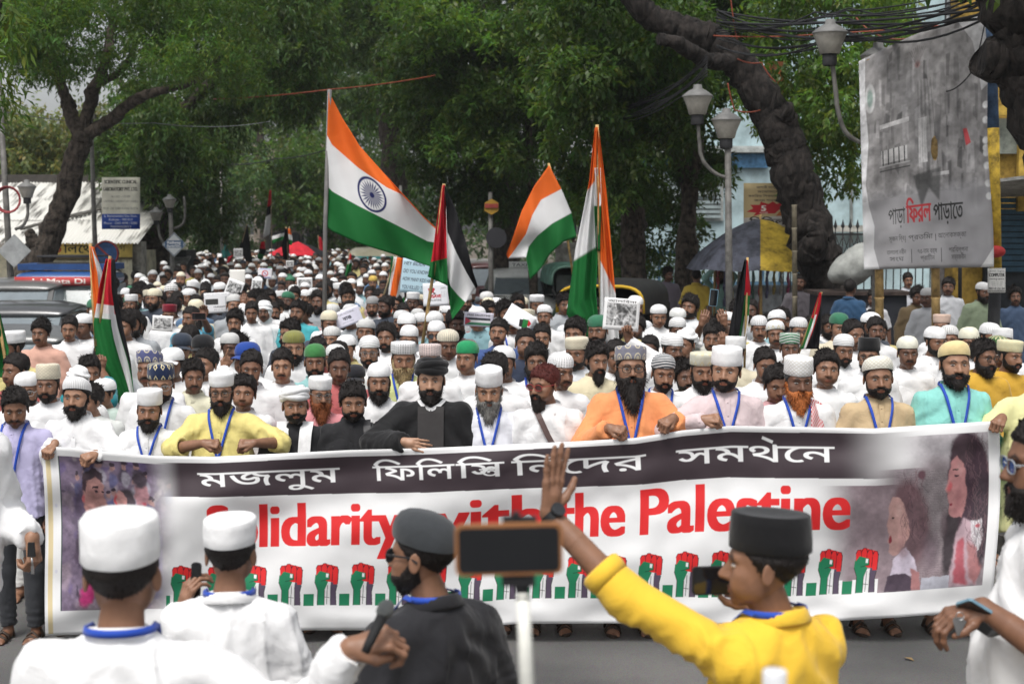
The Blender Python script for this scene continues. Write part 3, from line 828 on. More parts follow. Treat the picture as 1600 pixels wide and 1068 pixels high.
# ---- hands
def finger_chain(base, d, up, lens, curl):
 """Points of a finger; each joint bends towards -up by curl."""
 p = V3(*base); pts = [p]; d = V3(*d) / np.linalg.norm(d); up = V3(*up)
 for L, c in zip(lens, curl):
  d = d * math.cos(c) - up * math.sin(c); up = np.cross(np.cross(d, up), d); up /= np.linalg.norm(up)
  p = p + d * L; pts.append(p)
 return pts
def hand_prims(side, pose):
 """Hand in its own frame: wrist at origin, fingers along +X, back of hand +Z, thumb towards +Y*side."""
 cur = dict(relax=(.25, .35, .3), fist=(1.25, 1.5, 1.1), flat=(-.04, .06, .05), grip=(.9, 1.2, .8), hold=(.55, .8, .5))
 sp = .10 if pose == 'flat' else .05
 pr = []
 L = [(.043, .026, .022), (.047, .029, .023), (.044, .027, .023), (.034, .021, .019)]
 R_ = [(.0095, .0078), (.0098, .008), (.0092, .0076), (.0082, .0068)]
 for k in range(4):
  y = (1.5 - k) * .0205 * side
  base = (.092 - .004 * abs(k - 1.2), y, .001)
  ang = (1.5 - k) * sp * side
  c = list(cur.get(pose, cur['relax']))
  if pose == 'point': c = [0, .05, .05] if k == 0 else [1.3, 1.5, 1.1]
  if pose == 'palm': c = [.12 + .03 * k, .1, .1]
  pts = finger_chain(base, (math.cos(ang), math.sin(ang), 0), (0, 0, 1), L[k], c)
  for i in range(3): pr.append((pts[i], pts[i + 1], R_[k][0] - i * .0008, R_[k][1] - i * .0006))
  pr.append(((.012, y * .55, 0), base, .013, .0105))                       # metacarpal
 if pose in ('fist', 'grip', 'point'):
  tp = [(.018, .022 * side, -.006), (.052, .038 * side, -.022), (.080, .026 * side, -.034), (.096, .008 * side, -.036)]
 elif pose in ('flat', 'palm'):
  tp = [(.018, .020 * side, -.004), (.046, .046 * side, -.012), (.074, .062 * side, -.016), (.098, .070 * side, -.016)]
 else:
  tp = [(.018, .020 * side, -.006), (.048, .042 * side, -.016), (.078, .048 * side, -.026), (.102, .044 * side, -.032)]
 rr = [.0145, .0125, .0105, .0085]
 for i in range(3): pr.append((tp[i], tp[i + 1], rr[i], rr[i + 1]))
 return pr
def arm_part(sh, el, wr, hand_dir, back_dir, side, pose, fine=.0042, bare=1.0, size=1.0, upper=True):
 """Skin of one arm with its hand, from just below the elbow (or shoulder)."""
 wr, el, sh = V3(*wr), V3(*el), V3(*sh)
 X = V3(*hand_dir) / np.linalg.norm(hand_dir); Z = V3(*back_dir); Z = Z - X * (Z @ X); Z /= np.linalg.norm(Z); Y = np.cross(Z, X)
 prs = [(wr + size * (X * a[0] + Y * a[1] + Z * a[2]), wr + size * (X * b[0] + Y * b[1] + Z * b[2]), ra * size, rb * size) for a, b, ra, rb in hand_prims(side, pose)]
 lo = np.min([np.minimum(a, b) for a, b, _, _ in prs] + [wr], 0) - .03; hi = np.max([np.maximum(a, b) for a, b, _, _ in prs] + [wr], 0) + .03
 fo = wr + (el - wr) * .35
 lo2, hi2 = np.minimum(lo, fo - .04), np.maximum(hi, fo + .04)
 def fn(P):
  d = None
  for k, (a, b, ra, rb) in enumerate(prs):
   e = s_cap(P, a, b, ra, rb); d = e if d is None else smin(d, e, .006)
  palm = s_cap(P, wr, wr + X * .05 * size, .021 * size, .024 * size)
  d = smin(d, palm, .012)
  d = smin(d, s_cap(P, wr - (wr - el) * -.0, fo, .0245 * size, .034 * size), .014)
  return d
 parts = [surface_nets(fn, lo2, hi2, fine)]
 def fn2(P):
  d = s_cap(P, wr + (el - wr) * .30, el, .0335 * size, .041 * size)
  if upper: d = smin(d, s_cap(P, el, sh, .039 * size, .036 * size), .02)
  return d
 pts = np.stack([wr + (el - wr) * .3, el] + ([sh] if upper else []))
 parts.append(surface_nets(fn2, pts.min(0) - .07, pts.max(0) + .07, .011))
 return join_parts(parts)
def foot_fn(s):
 def fn(P):
  x0 = s * .095
  d = s_cap(P, (x0, .045, .035), (x0 + s * .012, -.10, .022), .032, .026)
  d = smin(d, s_cap(P, (x0 - s * .012, -.09, .02), (x0 - s * .014, -.145, .016), .022, .014), .015)
  d = smin(d, s_cap(P, (x0 + s * .03, -.06, .018), (x0 + s * .032, -.10, .014), .02, .014), .02)
  for k in range(5):
   xx = x0 + s * (-.022 + .0155 * k); yy = -.135 + .010 * max(0, k - .5)
   d = smin(d, s_cap(P, (xx, yy + .02, .015), (xx, yy - .028 + .003 * k, .011), .0105 if k else .013, .0085 if k else .011), .005)
  d = smin(d, s_cap(P, (x0, .04, .05), (x0, .035, .30), .032, .045), .03)
  d = smin(d, s_cap(P, (x0, .035, .30), (x0 * .95, .03, .5), .048, .05), .03)
  return smax(d, .004 - P[:, 2], .004)
 return fn
FEET = join_parts([surface_nets(foot_fn(s), (s * .1 - .085, -.19, -.01), (s * .1 + .085, .1, .45), .0085) for s in (-1, 1)])
# ---- clothes
def rest_arm(s, out=.055, fwd=0.0):
 return (s * .168, .025, 1.362), (s * (.190 + out), .045, 1.10), (s * (.200 + out), -.01 - fwd, .865)
def torso_tab(fat=0.0, hem=.62):
 z = [1.46, 1.445, 1.425, 1.395, 1.36, 1.25, 1.10, .95, .75, .55]
 a = [.064, .080, .112, .150, .174, .186, .182 + .5 * fat, .190 + .5 * fat, .206 + .3 * fat, .228 + .2 * fat]
 b = [.062, .072, .088, .102, .112, .124 + .3 * fat, .124 + fat, .128 + fat, .135 + .5 * fat, .145 + .3 * fat]
 return np.array(z[::-1]), np.array(a[::-1]), np.array(b[::-1])
def torso_front(x, z, fat=0.0):
 tz, ta, tb = torso_tab(fat)
 a = np.interp(z, tz, ta); b = np.interp(z, tz, tb)
 return .026 - b * np.sqrt(np.clip(1 - (np.abs(x) / a) ** 2.3, .02, 1))
def shirt_mesh(arms, fat=0.0, hem=.62, sleeve=1.0, loose=1.0, seed=0, h=.0155, wr=.6, cuff=None, collar='stand', slim=0.0):
 """Kurta or shirt: trunk and sleeves as one continuous cloth. arms: list of (shoulder, elbow, wrist)."""
 tz, ta, tb = torso_tab(fat, hem)
 def fn(P):
  a = np.interp(P[:, 2], tz, ta) - slim; b = np.interp(P[:, 2], tz, tb) - slim * .5
  q = (np.abs(P[:, 0] / a) ** 2.3 + np.abs((P[:, 1] - .026) / b) ** 2.3) ** (1 / 2.3)
  d = (q - 1) * np.minimum(a, b) * .8
  d = np.maximum(d, hem - P[:, 2]); d = np.maximum(d, P[:, 2] - 1.462)
  for i, (sh, el, wri) in enumerate(arms):
   sh, el, wri = V3(*sh), V3(*el), V3(*wri)
   sl = sleeve[i] if isinstance(sleeve, (list, tuple)) else sleeve
   e = s_cap(P, sh, el, .059 * loose, .058 * loose)
   if sl >= .5:
    t = (sl - .5) * 2
    end = el + (wri - el) * t
    e = smin(e, s_cap(P, el, end, .060 * loose, (.060 - .014 * t) * loose), .02)
    cut = (P - (end)) @ ((wri - el) / np.linalg.norm(wri - el))
    near = np.linalg.norm(P - end, axis=1) < .15
    e = np.where(near, np.maximum(e, cut), e)
   else:
    end = sh + (el - sh) * sl * 2
    e = s_cap(P, sh, el, .060 * loose, .064 * loose)
    e = np.maximum(e, (P - end) @ ((el - sh) / np.linalg.norm(el - sh)))
   d = smin(d, e, .05)
  return d
 al = np.array([p for arm in arms for p in arm])
 lo = np.minimum(al.min(0) - .1, (-.32, -.26, hem - .03)); hi = np.maximum(al.max(0) + .1, (.32, .28, 1.49))
 V, F = surface_nets(fn, lo, hi, h)
 N = normals(V, F)
 # folds: soft large noise, diagonal creases, tighter rings on bent sleeves
 f = .007 * fbm(V * V3(1, 1, .55), 9, 3, seed) + .007 * np.sin(V[:, 2] * 38 + V[:, 0] * 46 * np.sign(V[:, 0]) + 3 * fbm(V, 5, 2, seed + 3))
 f += .017 * (1 - np.abs(vnoise(V * V3(1.0, 1.0, .30) + V3(0, 0, .5) * np.abs(V[:, :1]), 9.5, seed + 9))) ** 7 - .004 + .006 * (1 - np.abs(vnoise(V * V3(1.5, 1.5, .7) + V3(0, 0, .6) * np.abs(V[:, :1]), 17, seed + 4))) ** 9
 for sh, el, wri in arms:
  el = V3(*el); dd = np.linalg.norm(V - el, axis=1)
  ax = V3(*wri) - V3(*sh); ax /= np.linalg.norm(ax)
  f += .009 * np.exp(-(dd / .11) ** 2) * np.sin((V - el) @ ax * 150 + 4 * vnoise(V, 12, seed))
 top = sstep(1.47, 1.40, V[:, 2])
 V = V + N * (f * wr * top)[:, None]
 parts = [(V, F)]
 # collar
 n = 36; u = np.linspace(.16, 2 * np.pi - .16, n) if collar != 'round' else np.linspace(0, 2 * np.pi, n)
 if collar == 'stand': prof = [(.074, 1.437), (.071, 1.458), (.070, 1.474), (.066, 1.474), (.066, 1.440)]
 elif collar == 'shirt': prof = [(.072, 1.452), (.075, 1.474), (.079, 1.472), (.093, 1.440), (.090, 1.436), (.072, 1.46)]
 elif collar == 'round': prof = [(.085, 1.432), (.080, 1.442), (.074, 1.444), (.070, 1.436)]
 else: prof = None
 if prof:
  A = []
  for r, z in prof:
   fr = np.cos(u)
   zz = z - .030 * (fr + 1) / 2 * (1.25 if collar == 'shirt' else 1) + .006
   rr = r * np.ones(n)
   if collar == 'shirt': rr = rr + .012 * np.clip(fr, 0, 1) * (z < 1.45); zz = zz - .03 * np.clip(fr - .75, 0, 1) * (z < 1.45) * 3
   A.append(np.stack([rr * np.sin(u), .031 - rr * 1.0 * np.cos(u), zz], -1))
  A = np.stack(A); k = len(prof)
  i, j = np.meshgrid(np.arange(k - 1), np.arange(n - 1), indexing='ij')
  Fq = np.stack([i * n + j, i * n + j + 1, (i + 1) * n + j + 1, (i + 1) * n + j], -1).reshape(-1, 4)
  parts.append((A.reshape(-1, 3), Fq))
 if cuff:
  for (sh, el, wri), c in zip(arms, cuff):
   if not c: continue
   el, wri = V3(*el), V3(*wri); ax = (wri - el) / np.linalg.norm(wri - el); p = el + (wri - el) * c
   u1 = np.cross(ax, V3(0, 0, 1)); u1 /= np.linalg.norm(u1); u2 = np.cross(ax, u1)
   A = []
   for r, t in [(.044, -.005), (.058, -.008), (.062, .015), (.060, .035), (.050, .042), (.040, .03)]:
    w = np.arange(20) / 20 * 2 * np.pi
    A.append(p + ax * t + np.outer(np.cos(w), u1) * r * loose + np.outer(np.sin(w), u2) * r * loose)
   parts.append((np.concatenate(A), grid_faces(6, 20)))
 V, F = join_parts(parts)
 return mesh_np('kurta', V, F)
def placket_mesh(fat=0.0, z0=1.14, dx=0.0):
 """Button strip down the chest."""
 V, F = [], []
 zs = np.linspace(1.425, z0, 14)
 for z in zs:
  for x in (-.014, .014): V.append((x + dx, torso_front(np.array([x]), np.array([z]), fat)[0] - .006, z))
 F = [(2 * i, 2 * i + 1, 2 * i + 3, 2 * i + 2) for i in range(13)]
 mb = MB(); mb.add(V, F, True)
 for z in np.linspace(1.40, z0 + .03, 4):
  y = float(torso_front(np.array([0.]), np.array([z]), fat)[0])
  mb.add(*[(list(map(tuple, v)), [tuple(x) for x in f]) for v, f in [sphere((dx, y - .008, z), .0048, 8, 5, (1, .5, 1))]][0], True)
 me = bpy.data.meshes.new('placket'); me.from_pydata(mb.v, [], mb.f); me.update()
 return me
def lanyard_mesh(fat=0.0, zlow=1.13, back=False, w=.0085):
 """Flat ribbon round the neck, hanging in a V on the chest."""
 parts = []
 pts_l = []
 for s in (-1, 1):
  path = []
  for t in np.linspace(0, 1, 12):
   x = s * (.079 - .074 * t ** 1.05); z = 1.455 + (zlow - 1.455) * t
   y = float(torso_front(np.array([x]), np.array([z]), fat)[0]) - .017
   path.append(V3(x, y, z))
  up = [V3(s * .080, .03, 1.462), V3(s * .079, -.01, 1.462)]
  path = up[:1] + [V3(s * .080, -.012, 1.463)] + path[1:]
  A = []
  for i, p in enumerate(path):
   d = path[min(i + 1, len(path) - 1)] - path[max(i - 1, 0)]; d /= np.linalg.norm(d)
   nrm = V3(s * .35, -1, .35); sidev = np.cross(d, nrm); sidev /= np.linalg.norm(sidev); nn = np.cross(sidev, d)
   A += [p + sidev * w, p - sidev * w, p - sidev * w - nn * .003, p + sidev * w - nn * .003]
  k = len(path)
  Fq = []
  for i in range(k - 1):
   for j in range(4): Fq.append((i * 4 + j, i * 4 + (j + 1) % 4, (i + 1) * 4 + (j + 1) % 4, (i + 1) * 4 + j))
  parts.append((np.array(A), np.array(Fq)))
 # behind the neck
 A = []
 for a in np.linspace(-math.pi / 2, math.pi / 2, 14):
  x, y = .081 * math.sin(a), .03 + .080 * math.cos(a)
  z = 1.462 + .006 * math.cos(a)
  A += [(x, y, z + w), (x * 1.06, y + .004 * math.cos(a), z - w), (x * 1.02, y - .004, z - w), (x * .97, y - .004, z + w)]
 Fq = [(i * 4 + j, i * 4 + (j + 1) % 4, (i + 1) * 4 + (j + 1) % 4, (i + 1) * 4 + j) for i in range(13) for j in range(4)]
 parts.append((np.array(A), np.array(Fq)))
 V, F = join_parts(parts)
 return mesh_np('lanyard', V, F, smooth=False)
def trousers_mesh(loose=1.0, seed=3, walk=0.0):
 def fn(P):
  d = None
  for s in (-1, 1):
   y = s * walk
   e = smin(s_cap(P, (s * .09, .02, .88), (s * .097, .02 + y, .47), .088 * loose, .068 * loose), s_cap(P, (s * .097, .02 + y, .47), (s * .096, .035 + y, .09), .068 * loose, .056 * loose), .03)
   d = e if d is None else np.minimum(d, e)
  d = smin(d, s_ell(P, (0, .02, .92), (.155, .11, .10)), .04)
  return np.maximum(d, .085 - P[:, 2])
 V, F = surface_nets(fn, (-.26, -.16, .05), (.26, .2, 1.08), .018)
 N = normals(V, F)
 f = .008 * fbm(V * V3(1, 1, .6), 10, 3, seed) + .006 * np.exp(-((V[:, 2] - .14) / .09) ** 2) * np.sin(V[:, 2] * 130 + 3 * vnoise(V, 9, seed))
 return mesh_np('trousers', V + N * f[:, None], F)
def sandal_mesh(s):
 mb = MB()
 x0 = s * .1
 out = []
 for k in range(20):
  a = 2 * math.pi * k / 20
  y = -.05 + .135 * -math.cos(a); w = .034 + .012 * (math.cos(a) > -2) * (1 + math.cos(a)) / 2
  out.append((x0 + s * .004 + w * math.sin(a), y, -.002))
 mb.prism(out, (0, 0, 0), (0, 0, .016))
 for y0, y1, zz in ((-.115, -.105, .05), (-.06, -.075, .068), (.03, .02, .085)):
  for dy in (0, .012):
   pts = [(x0 - s * .044, y0 + dy, .012), (x0 - s * .034, y0 + dy, zz * .62), (x0, (y0 + y1) / 2 + dy, zz), (x0 + s * .036, y1 + dy, zz * .55), (x0 + s * .046, y1 + dy, .012)]
   mb.tube(pts, .0075, 6)
 me = bpy.data.meshes.new('sandal'); me.from_pydata(mb.v, [], mb.f); me.update()
 me.polygons.foreach_set('use_smooth', mb.sm)
 return me
# == ground, pavements
def kerb_r(Y): return 4.6 - .12 * (Y - 5)
def kerb_l(Y): return -6.9 - .13 * (Y - 5)
def asphalt():
 m, n, l, b = nt('asphalt')
 tc = n.new('ShaderNodeTexCoord')
 a = n.new('ShaderNodeTexNoise'); a.inputs['Scale'].default_value = .7; a.inputs['Detail'].default_value = 6
 c = n.new('ShaderNodeTexNoise'); c.inputs['Scale'].default_value = 90; c.inputs['Detail'].default_value = 3
 r1 = n.new('ShaderNodeValToRGB'); r1.color_ramp.elements[0].position = .35; r1.color_ramp.elements[0].color = (.060, .060, .060, 1); r1.color_ramp.elements[1].position = .7; r1.color_ramp.elements[1].color = (.135, .132, .126, 1)
 mx = n.new('ShaderNodeMix'); mx.data_type = 'RGBA'; mx.blend_type = 'OVERLAY'; mx.inputs['Factor'].default_value = .55
 v = n.new('ShaderNodeTexVoronoi'); v.inputs['Scale'].default_value = 120; bp = n.new('ShaderNodeBump'); bp.inputs['Strength'].default_value = .5; bp.inputs['Distance'].default_value = .01
 for k in (a, c, v): l.new(tc.outputs['Object'], k.inputs['Vector'])
 l.new(a.outputs['Fac'], r1.inputs[0]); l.new(r1.outputs[0], mx.inputs['A']); l.new(c.outputs['Color'], mx.inputs['B']); l.new(mx.outputs['Result'], b.inputs['Base Color'])
 l.new(v.outputs['Distance'], bp.inputs['Height']); l.new(bp.outputs[0], b.inputs['Normal']); b.inputs['Roughness'].default_value = .85
 return m
tag(link('ground', mesh_np('ground', [(-400, -60, -.02), (400, -60, -.02), (400, 700, -.02), (-400, 700, -.02)], [(0, 1, 2, 3)]), None, mat('bare_earth', (.13, .11, .085), rough=.95, scale=1.5)), kind='structure')
tag(link('road', mesh_np('road', [(kerb_l(-40) - .3, -40, 0), (kerb_r(-40) + .3, -40, 0), (kerb_r(130) + .3, 130, 0), (kerb_l(130) - .3, 130, 0)], [(0, 1, 2, 3)]), None, asphalt()), kind='structure')
M_PAVE = mat('pavement_concrete', (.26, .25, .235), rough=.9, var=.25, scale=2.5, bump=.3)
M_KERB = mat('kerb_stone', (.30, .29, .27), rough=.85, var=.25, scale=8)
for nm, fn, sg, wd in (('pavement', kerb_r, 1, 7.0), ('pavement', kerb_l, -1, 6.0)):
 mb = MB()
 y0, y1 = 4.0, 120.0
 q = [(fn(y0) + sg * .16, y0), (fn(y0) + sg * wd, y0), (fn(y1) + sg * wd, y1), (fn(y1) + sg * .16, y1)]
 mb.prism([(x, y, -.01) for x, y in q], (0, 0, 0), (0, 0, .145))
 pv = tag(mb.build(nm, M_PAVE), kind='structure')
 k0 = None
 for i in range(64):                                                       # kerb stones one by one, joints open
  ya = y0 + i * 1.0; yb = ya + .97
  c = ((fn(ya) + fn(yb)) / 2 + sg * .075, (ya + yb) / 2, .066)
  if k0 is None:
   k0 = MB().box((0, 0, 0), (.15, .96, .152)).build('kerb_stone', M_KERB, pv); ko = k0
  else: ko = k0.copy(); COL.objects.link(ko)
  ko.location = c; ko.rotation_euler = (0, RNG.uniform(-.01, .01), math.atan2(-(fn(yb) - fn(ya)), yb - ya));
# small litter on the road
for i, (x, y, r) in enumerate([(1225, 1045, .3), (1530, 1008, 1.0), (1420, 1030, 2.0), (1150, 1040, .8)]):
 p = at(x, y, depth_for(y, .004)); mb = MB()
 mb.prism([(-.035, -.01, .004), (.0, -.02, .012), (.04, 0, .006), (.01, .018, .014)], (0, 0, 0), (0, 0, .002))
 o = mb.build('dry_leaf', mat('dry_leaf', (.22, .15, .07), rough=.8)); o.location = (p.x, p.y, .002); o.rotation_euler.z = r
 tag(o, ['curled dry leaf on the asphalt right of the yellow shirt', 'dry leaf on asphalt near the flip-flop at right', 'dry leaf on asphalt near the brown sandal', 'dry leaf on asphalt close to yellow shirt shoulder'][i], 'leaf', 'dry leaves on the road')
# == trees
def leaf_material(name, col, trans=.45):
 if name in MATS: return MATS[name]
 m, n, l, b = nt(name)
 a = n.new('ShaderNodeAttribute'); a.attribute_name = 'tint'
 mu = n.new('ShaderNodeMix'); mu.data_type = 'RGBA'; mu.blend_type = 'MULTIPLY'; mu.inputs['Factor'].default_value = 1; mu.inputs['A'].default_value = (*col, 1)
 l.new(a.outputs['Color'], mu.inputs['B']); l.new(mu.outputs['Result'], b.inputs['Base Color'])
 b.inputs['Roughness'].default_value = .45; b.inputs['Specular IOR Level'].default_value = .35
 td = n.new('ShaderNodeBsdfTranslucent'); ms = n.new('ShaderNodeMixShader'); ms.inputs[0].default_value = trans
 sc = n.new('ShaderNodeMix'); sc.data_type = 'RGBA'; sc.blend_type = 'MULTIPLY'; sc.inputs['Factor'].default_value = 1; sc.inputs['B'].default_value = (1.5, 1.6, .7, 1)
 l.new(mu.outputs['Result'], sc.inputs['A']); l.new(sc.outputs['Result'], td.inputs['Color'])
 l.new(b.outputs[0], ms.inputs[1]); l.new(td.outputs[0], ms.inputs[2]); l.new(ms.outputs[0], n['Material Output'].inputs['Surface'])
 MATS[name] = m; return m
def crown_mesh(clumps, n, size, seed=0, aspect=.36, droop=.5, spray=9, spread=2.2, shell=.55):
 """Leaf-sized faces gathered in drooping sprays through the clumps' volume."""
 r = np.random.RandomState(seed)
 C = np.array([c[0] for c in clumps]); Rr = np.array([c[1] for c in clumps]); w = np.array([c[2] if len(c) > 2 else c[1][0] * c[1][2] for c in clumps], float); w /= w.sum()
 ns = max(1, n // spray)
 k = r.choice(len(clumps), ns, p=w)
 d = r.normal(size=(ns, 3)); d /= np.linalg.norm(d, axis=1)[:, None]
 rad = (1 - shell * r.rand(ns) ** 1.6) * (1 + .18 * r.randn(ns) * .5)
 S = C[k] + Rr[k] * d * rad[:, None]
 ax = d * (.6 + .5 * r.rand(ns))[:, None] + r.normal(size=(ns, 3)) * .45; ax[:, 2] -= droop; ax /= np.linalg.norm(ax, axis=1)[:, None]
 tone = (.50 + .85 * r.rand(len(clumps)))[k] * (.8 + .4 * r.rand(ns))
 yel = r.rand(ns)
 m = ns * spray; si = np.repeat(np.arange(ns), spray); t = np.tile(np.arange(spray), ns) / spray
 sz = size * (.7 + .6 * r.rand(m))
 base = S[si] + ax[si] * (t * size * spread)[:, None] + r.normal(size=(m, 3)) * size * .22
 sd = np.cross(ax[si], r.normal(size=(m, 3))); sd /= np.linalg.norm(sd, axis=1)[:, None] + 1e-9
 L = sd * .9 + ax[si] * .55 + r.normal(size=(m, 3)) * .25; L[:, 2] -= droop * .55; L /= np.linalg.norm(L, axis=1)[:, None]
 Nn = np.cross(L, np.cross(V3(0, 0, 1) + r.normal(size=(m, 3)) * .35, L)); Nn /= np.linalg.norm(Nn, axis=1)[:, None] + 1e-9
 Wd = np.cross(L, Nn)
 a = base; b = base + L * (sz * .45)[:, None] + Wd * (sz * aspect / 2)[:, None] + Nn * (sz * .06)[:, None]
 c = base + L * sz[:, None] - Nn * (sz * .10)[:, None]; e = base + L * (sz * .45)[:, None] - Wd * (sz * aspect / 2)[:, None] + Nn * (sz * .06)[:, None]
 V = np.stack([a, b, c, e], 1).reshape(-1, 3)
 F = np.arange(m * 4).reshape(m, 4)
 me = mesh_np('crown', V, F, smooth=False)
 tn = tone[si] * (.85 + .3 * r.rand(m)); yy = yel[si] * .5 + .5 * r.rand(m)
 T = np.stack([tn * (.75 + .75 * yy ** 2), tn, tn * (1.1 - .5 * yy), np.ones(m)], -1)
 set_attr(me, 'tint', np.repeat(T, 4, 0))
 return me
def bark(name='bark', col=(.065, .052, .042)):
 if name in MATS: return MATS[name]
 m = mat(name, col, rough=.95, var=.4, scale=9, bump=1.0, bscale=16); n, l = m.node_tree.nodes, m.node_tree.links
 bp = next(k for k in n if k.type == 'BUMP'); bp.inputs['Distance'].default_value = .09
 mp = n.new('ShaderNodeMapping'); mp.inputs['Scale'].default_value = (1, 1, .22); vo = n.new('ShaderNodeTexVoronoi'); vo.feature = 'DISTANCE_TO_EDGE'; vo.inputs['Scale'].default_value = 9
 tc = next(k for k in n if k.type == 'TEX_COORD'); l.new(tc.outputs['Object'], mp.inputs[0]); l.new(mp.outputs[0], vo.inputs['Vector']); l.new(vo.outputs['Distance'], bp.inputs['Height'])
 return m
def limb(mb, pts, r0, r1, seed=0, n=10, sub=5):
 """Tapered, slightly crooked limb through the points."""
 P = [Vector(p) for p in pts]; out = []
 for i in range(len(P) - 1):
  p0, p1, p2, p3 = P[max(i - 1, 0)], P[i], P[i + 1], P[min(i + 2, len(P) - 1)]
  for k in range(sub):
   t = k / sub; out.append(.5 * ((2 * p1) + (p2 - p0) * t + (2 * p0 - 5 * p1 + 4 * p2 - p3) * t * t + (3 * p1 - p0 - 3 * p2 + p3) * t ** 3))
 out.append(P[-1]); N = len(out)
 rs = []
 rr = random.Random(seed)
 for i in range(N):
  f = i / (N - 1); r = (r0 + (r1 - r0) * f) * (1 + .10 * rr.uniform(-1, 1)); rs.append(r)
  out[i] = out[i] + Vector((rr.uniform(-1, 1), rr.uniform(-1, 1), 0)) * r * .10
 return mb.tube(out, rs, n)
def cl(px, py, Y, rx, ry, rd=None, w=None):
 c = at(px, py, Y); k = Y / F_PX
 t = (tuple(c), (rx * k, rd if rd else rx * k * .9, ry * k))
 return t + ((w,) if w else ())
def fill(boxes, Y0, Y1, size, n, seed):
 """Clumps strewn over boxes of the view, at street distances Y0..Y1."""
 r = random.Random(seed); A = [(b[2] - b[0]) * (b[3] - b[1]) for b in boxes]; out = []
 for _ in range(n):
  b = r.choices(boxes, A)[0]; Y = r.uniform(Y0, Y1); s = size * r.uniform(.65, 1.35)
  out.append(cl(r.uniform(b[0], b[2]), r.uniform(b[1], b[3]), Y, s * 1.15, s * .75, rd=s * 1.2 * Y / F_PX))
 return out
def tree(label, limbs, clumps, n, size, leafm, seed=0, group='street trees', barkm=None, cat='tree', **kw):
 """limbs: [(points, r0, r1)]; first is the trunk from the ground."""
 base = limbs[0][0][0]
 root = empty('street_tree', base); tag(root, label, cat, group)
 off = -Vector(base)
 mb = MB()
 for i, (pts, r0, r1) in enumerate(limbs): limb(mb, [Vector(p) + off for p in pts], r0, r1, seed + i, 16, 9)
 Q = np.array([tuple(v) for v in mb.v]); wv = min(.05, limbs[0][1] * .2)
 mb.v = [tuple(q) for q in Q + wv * np.stack([fbm(Q, 2.6, 3, seed + k) for k in (1, 2, 3)], -1) * V3(1, 1, .3)]
 tr = mb.build('trunk', barkm or bark(), root)
 me = crown_mesh(clumps, n, size, seed, **kw)
 co = np.empty(len(me.vertices) * 3, np.float32); me.vertices.foreach_get('co', co); co = co.reshape(-1, 3) + np.array(off, np.float32); me.vertices.foreach_set('co', co.ravel())
 link('crown', me, root, leafm)
 return root
def gp(px, Y, z=.1):                   # ground point under a pixel column
 return Vector(((px - 800) * Y / F_PX * 1.0, Y, z))
LG = leaf_material('leaf_mid', (.072, .125, .032)); LD = leaf_material('leaf_dark', (.058, .100, .030)); LL = leaf_material('leaf_light', (.105, .17, .042)); LO = leaf_material('leaf_olive', (.22, .24, .12)); LB = leaf_material('leaf_bluish', (.075, .12, .055))
# forked tree at left
Y = 28
tree('forked dark-trunked tree with feathery crown leaning over shed at left',
 [([gp(12, Y), at(35, 445, Y), at(72, 385, Y), at(100, 310, Y), at(122, 232, Y), at(128, 212, Y)], .27, .17),
 ([at(128, 214, Y), at(110, 175, Y), at(98, 138, Y), at(80, 90, Y), at(60, 20, Y)], .15, .07),
 ([at(128, 214, Y), at(140, 160, Y), at(155, 120, Y - .5), at(170, 70, Y - 1), at(180, 10, Y)], .13, .06),
 ([at(128, 212, Y), at(170, 190, Y), at(205, 160, Y - .5), at(250, 142, Y - 1), at(300, 128, Y), at(350, 80, Y)], .14, .05),
 ([at(60, 405, Y), at(52, 378, Y), at(50, 362, Y)], .14, .10),
 ([at(155, 130, Y), at(190, 110, Y), at(220, 60, Y)], .08, .04)],
 fill([(-60, -60, 400, 90)], 25.5, 30, 42, 60, 1) + fill([(20, 70, 150, 120), (200, 60, 390, 128)], 26, 29.5, 24, 36, 2), 62000, .105, LG, 1, aspect=.30, droop=.25, spray=12, spread=2.4)
# dark mango behind it
Y = 37
tree('dense dark broad-leaved tree standing behind the laboratory signboard',
 [([gp(238, Y), at(240, 330, Y), at(250, 240, Y), at(262, 150, Y)], .42, .26), ([at(250, 240, Y), at(215, 170, Y), at(180, 120, Y)], .2, .08), ([at(255, 200, Y), at(320, 140, Y), at(380, 90, Y)], .2, .08)],
 fill([(190, 130, 360, 250), (150, 190, 300, 300)], 34.5, 38, 30, 40, 3) + fill([(270, -60, 490, 160)], 35, 39, 38, 40, 4) + [cl(262, 330, 37, 40, 34), cl(300, 300, 38, 40, 50), cl(330, 330, 39, 34, 50)], 52000, .17, LD, 3, aspect=.30, droop=.75)
# creeper-covered wall of foliage far left
tree('pale olive creeper-hung tree mass rising behind tin-roofed shed', [([gp(40, 50), at(40, 300, 50), at(50, 180, 50)], .3, .15)],
 fill([(-70, 160, 150, 300)], 46, 51, 30, 60, 5), 26000, .17, LO, 5, aspect=.55, droop=.8)
# foreground sprig at top left
tree('young slender tree whose long leaves hang into the top left corner', [([gp(-40, 16), at(-20, 300, 16), at(-6, 60, 16), at(5, -30, 16)], .05, .02)],
 [cl(6, 60, 16, 16, 40), cl(10, 0, 16, 14, 40), cl(-5, 130, 16, 14, 40)], 420, .16, LL, 6, aspect=.22, droop=.9, spray=6)
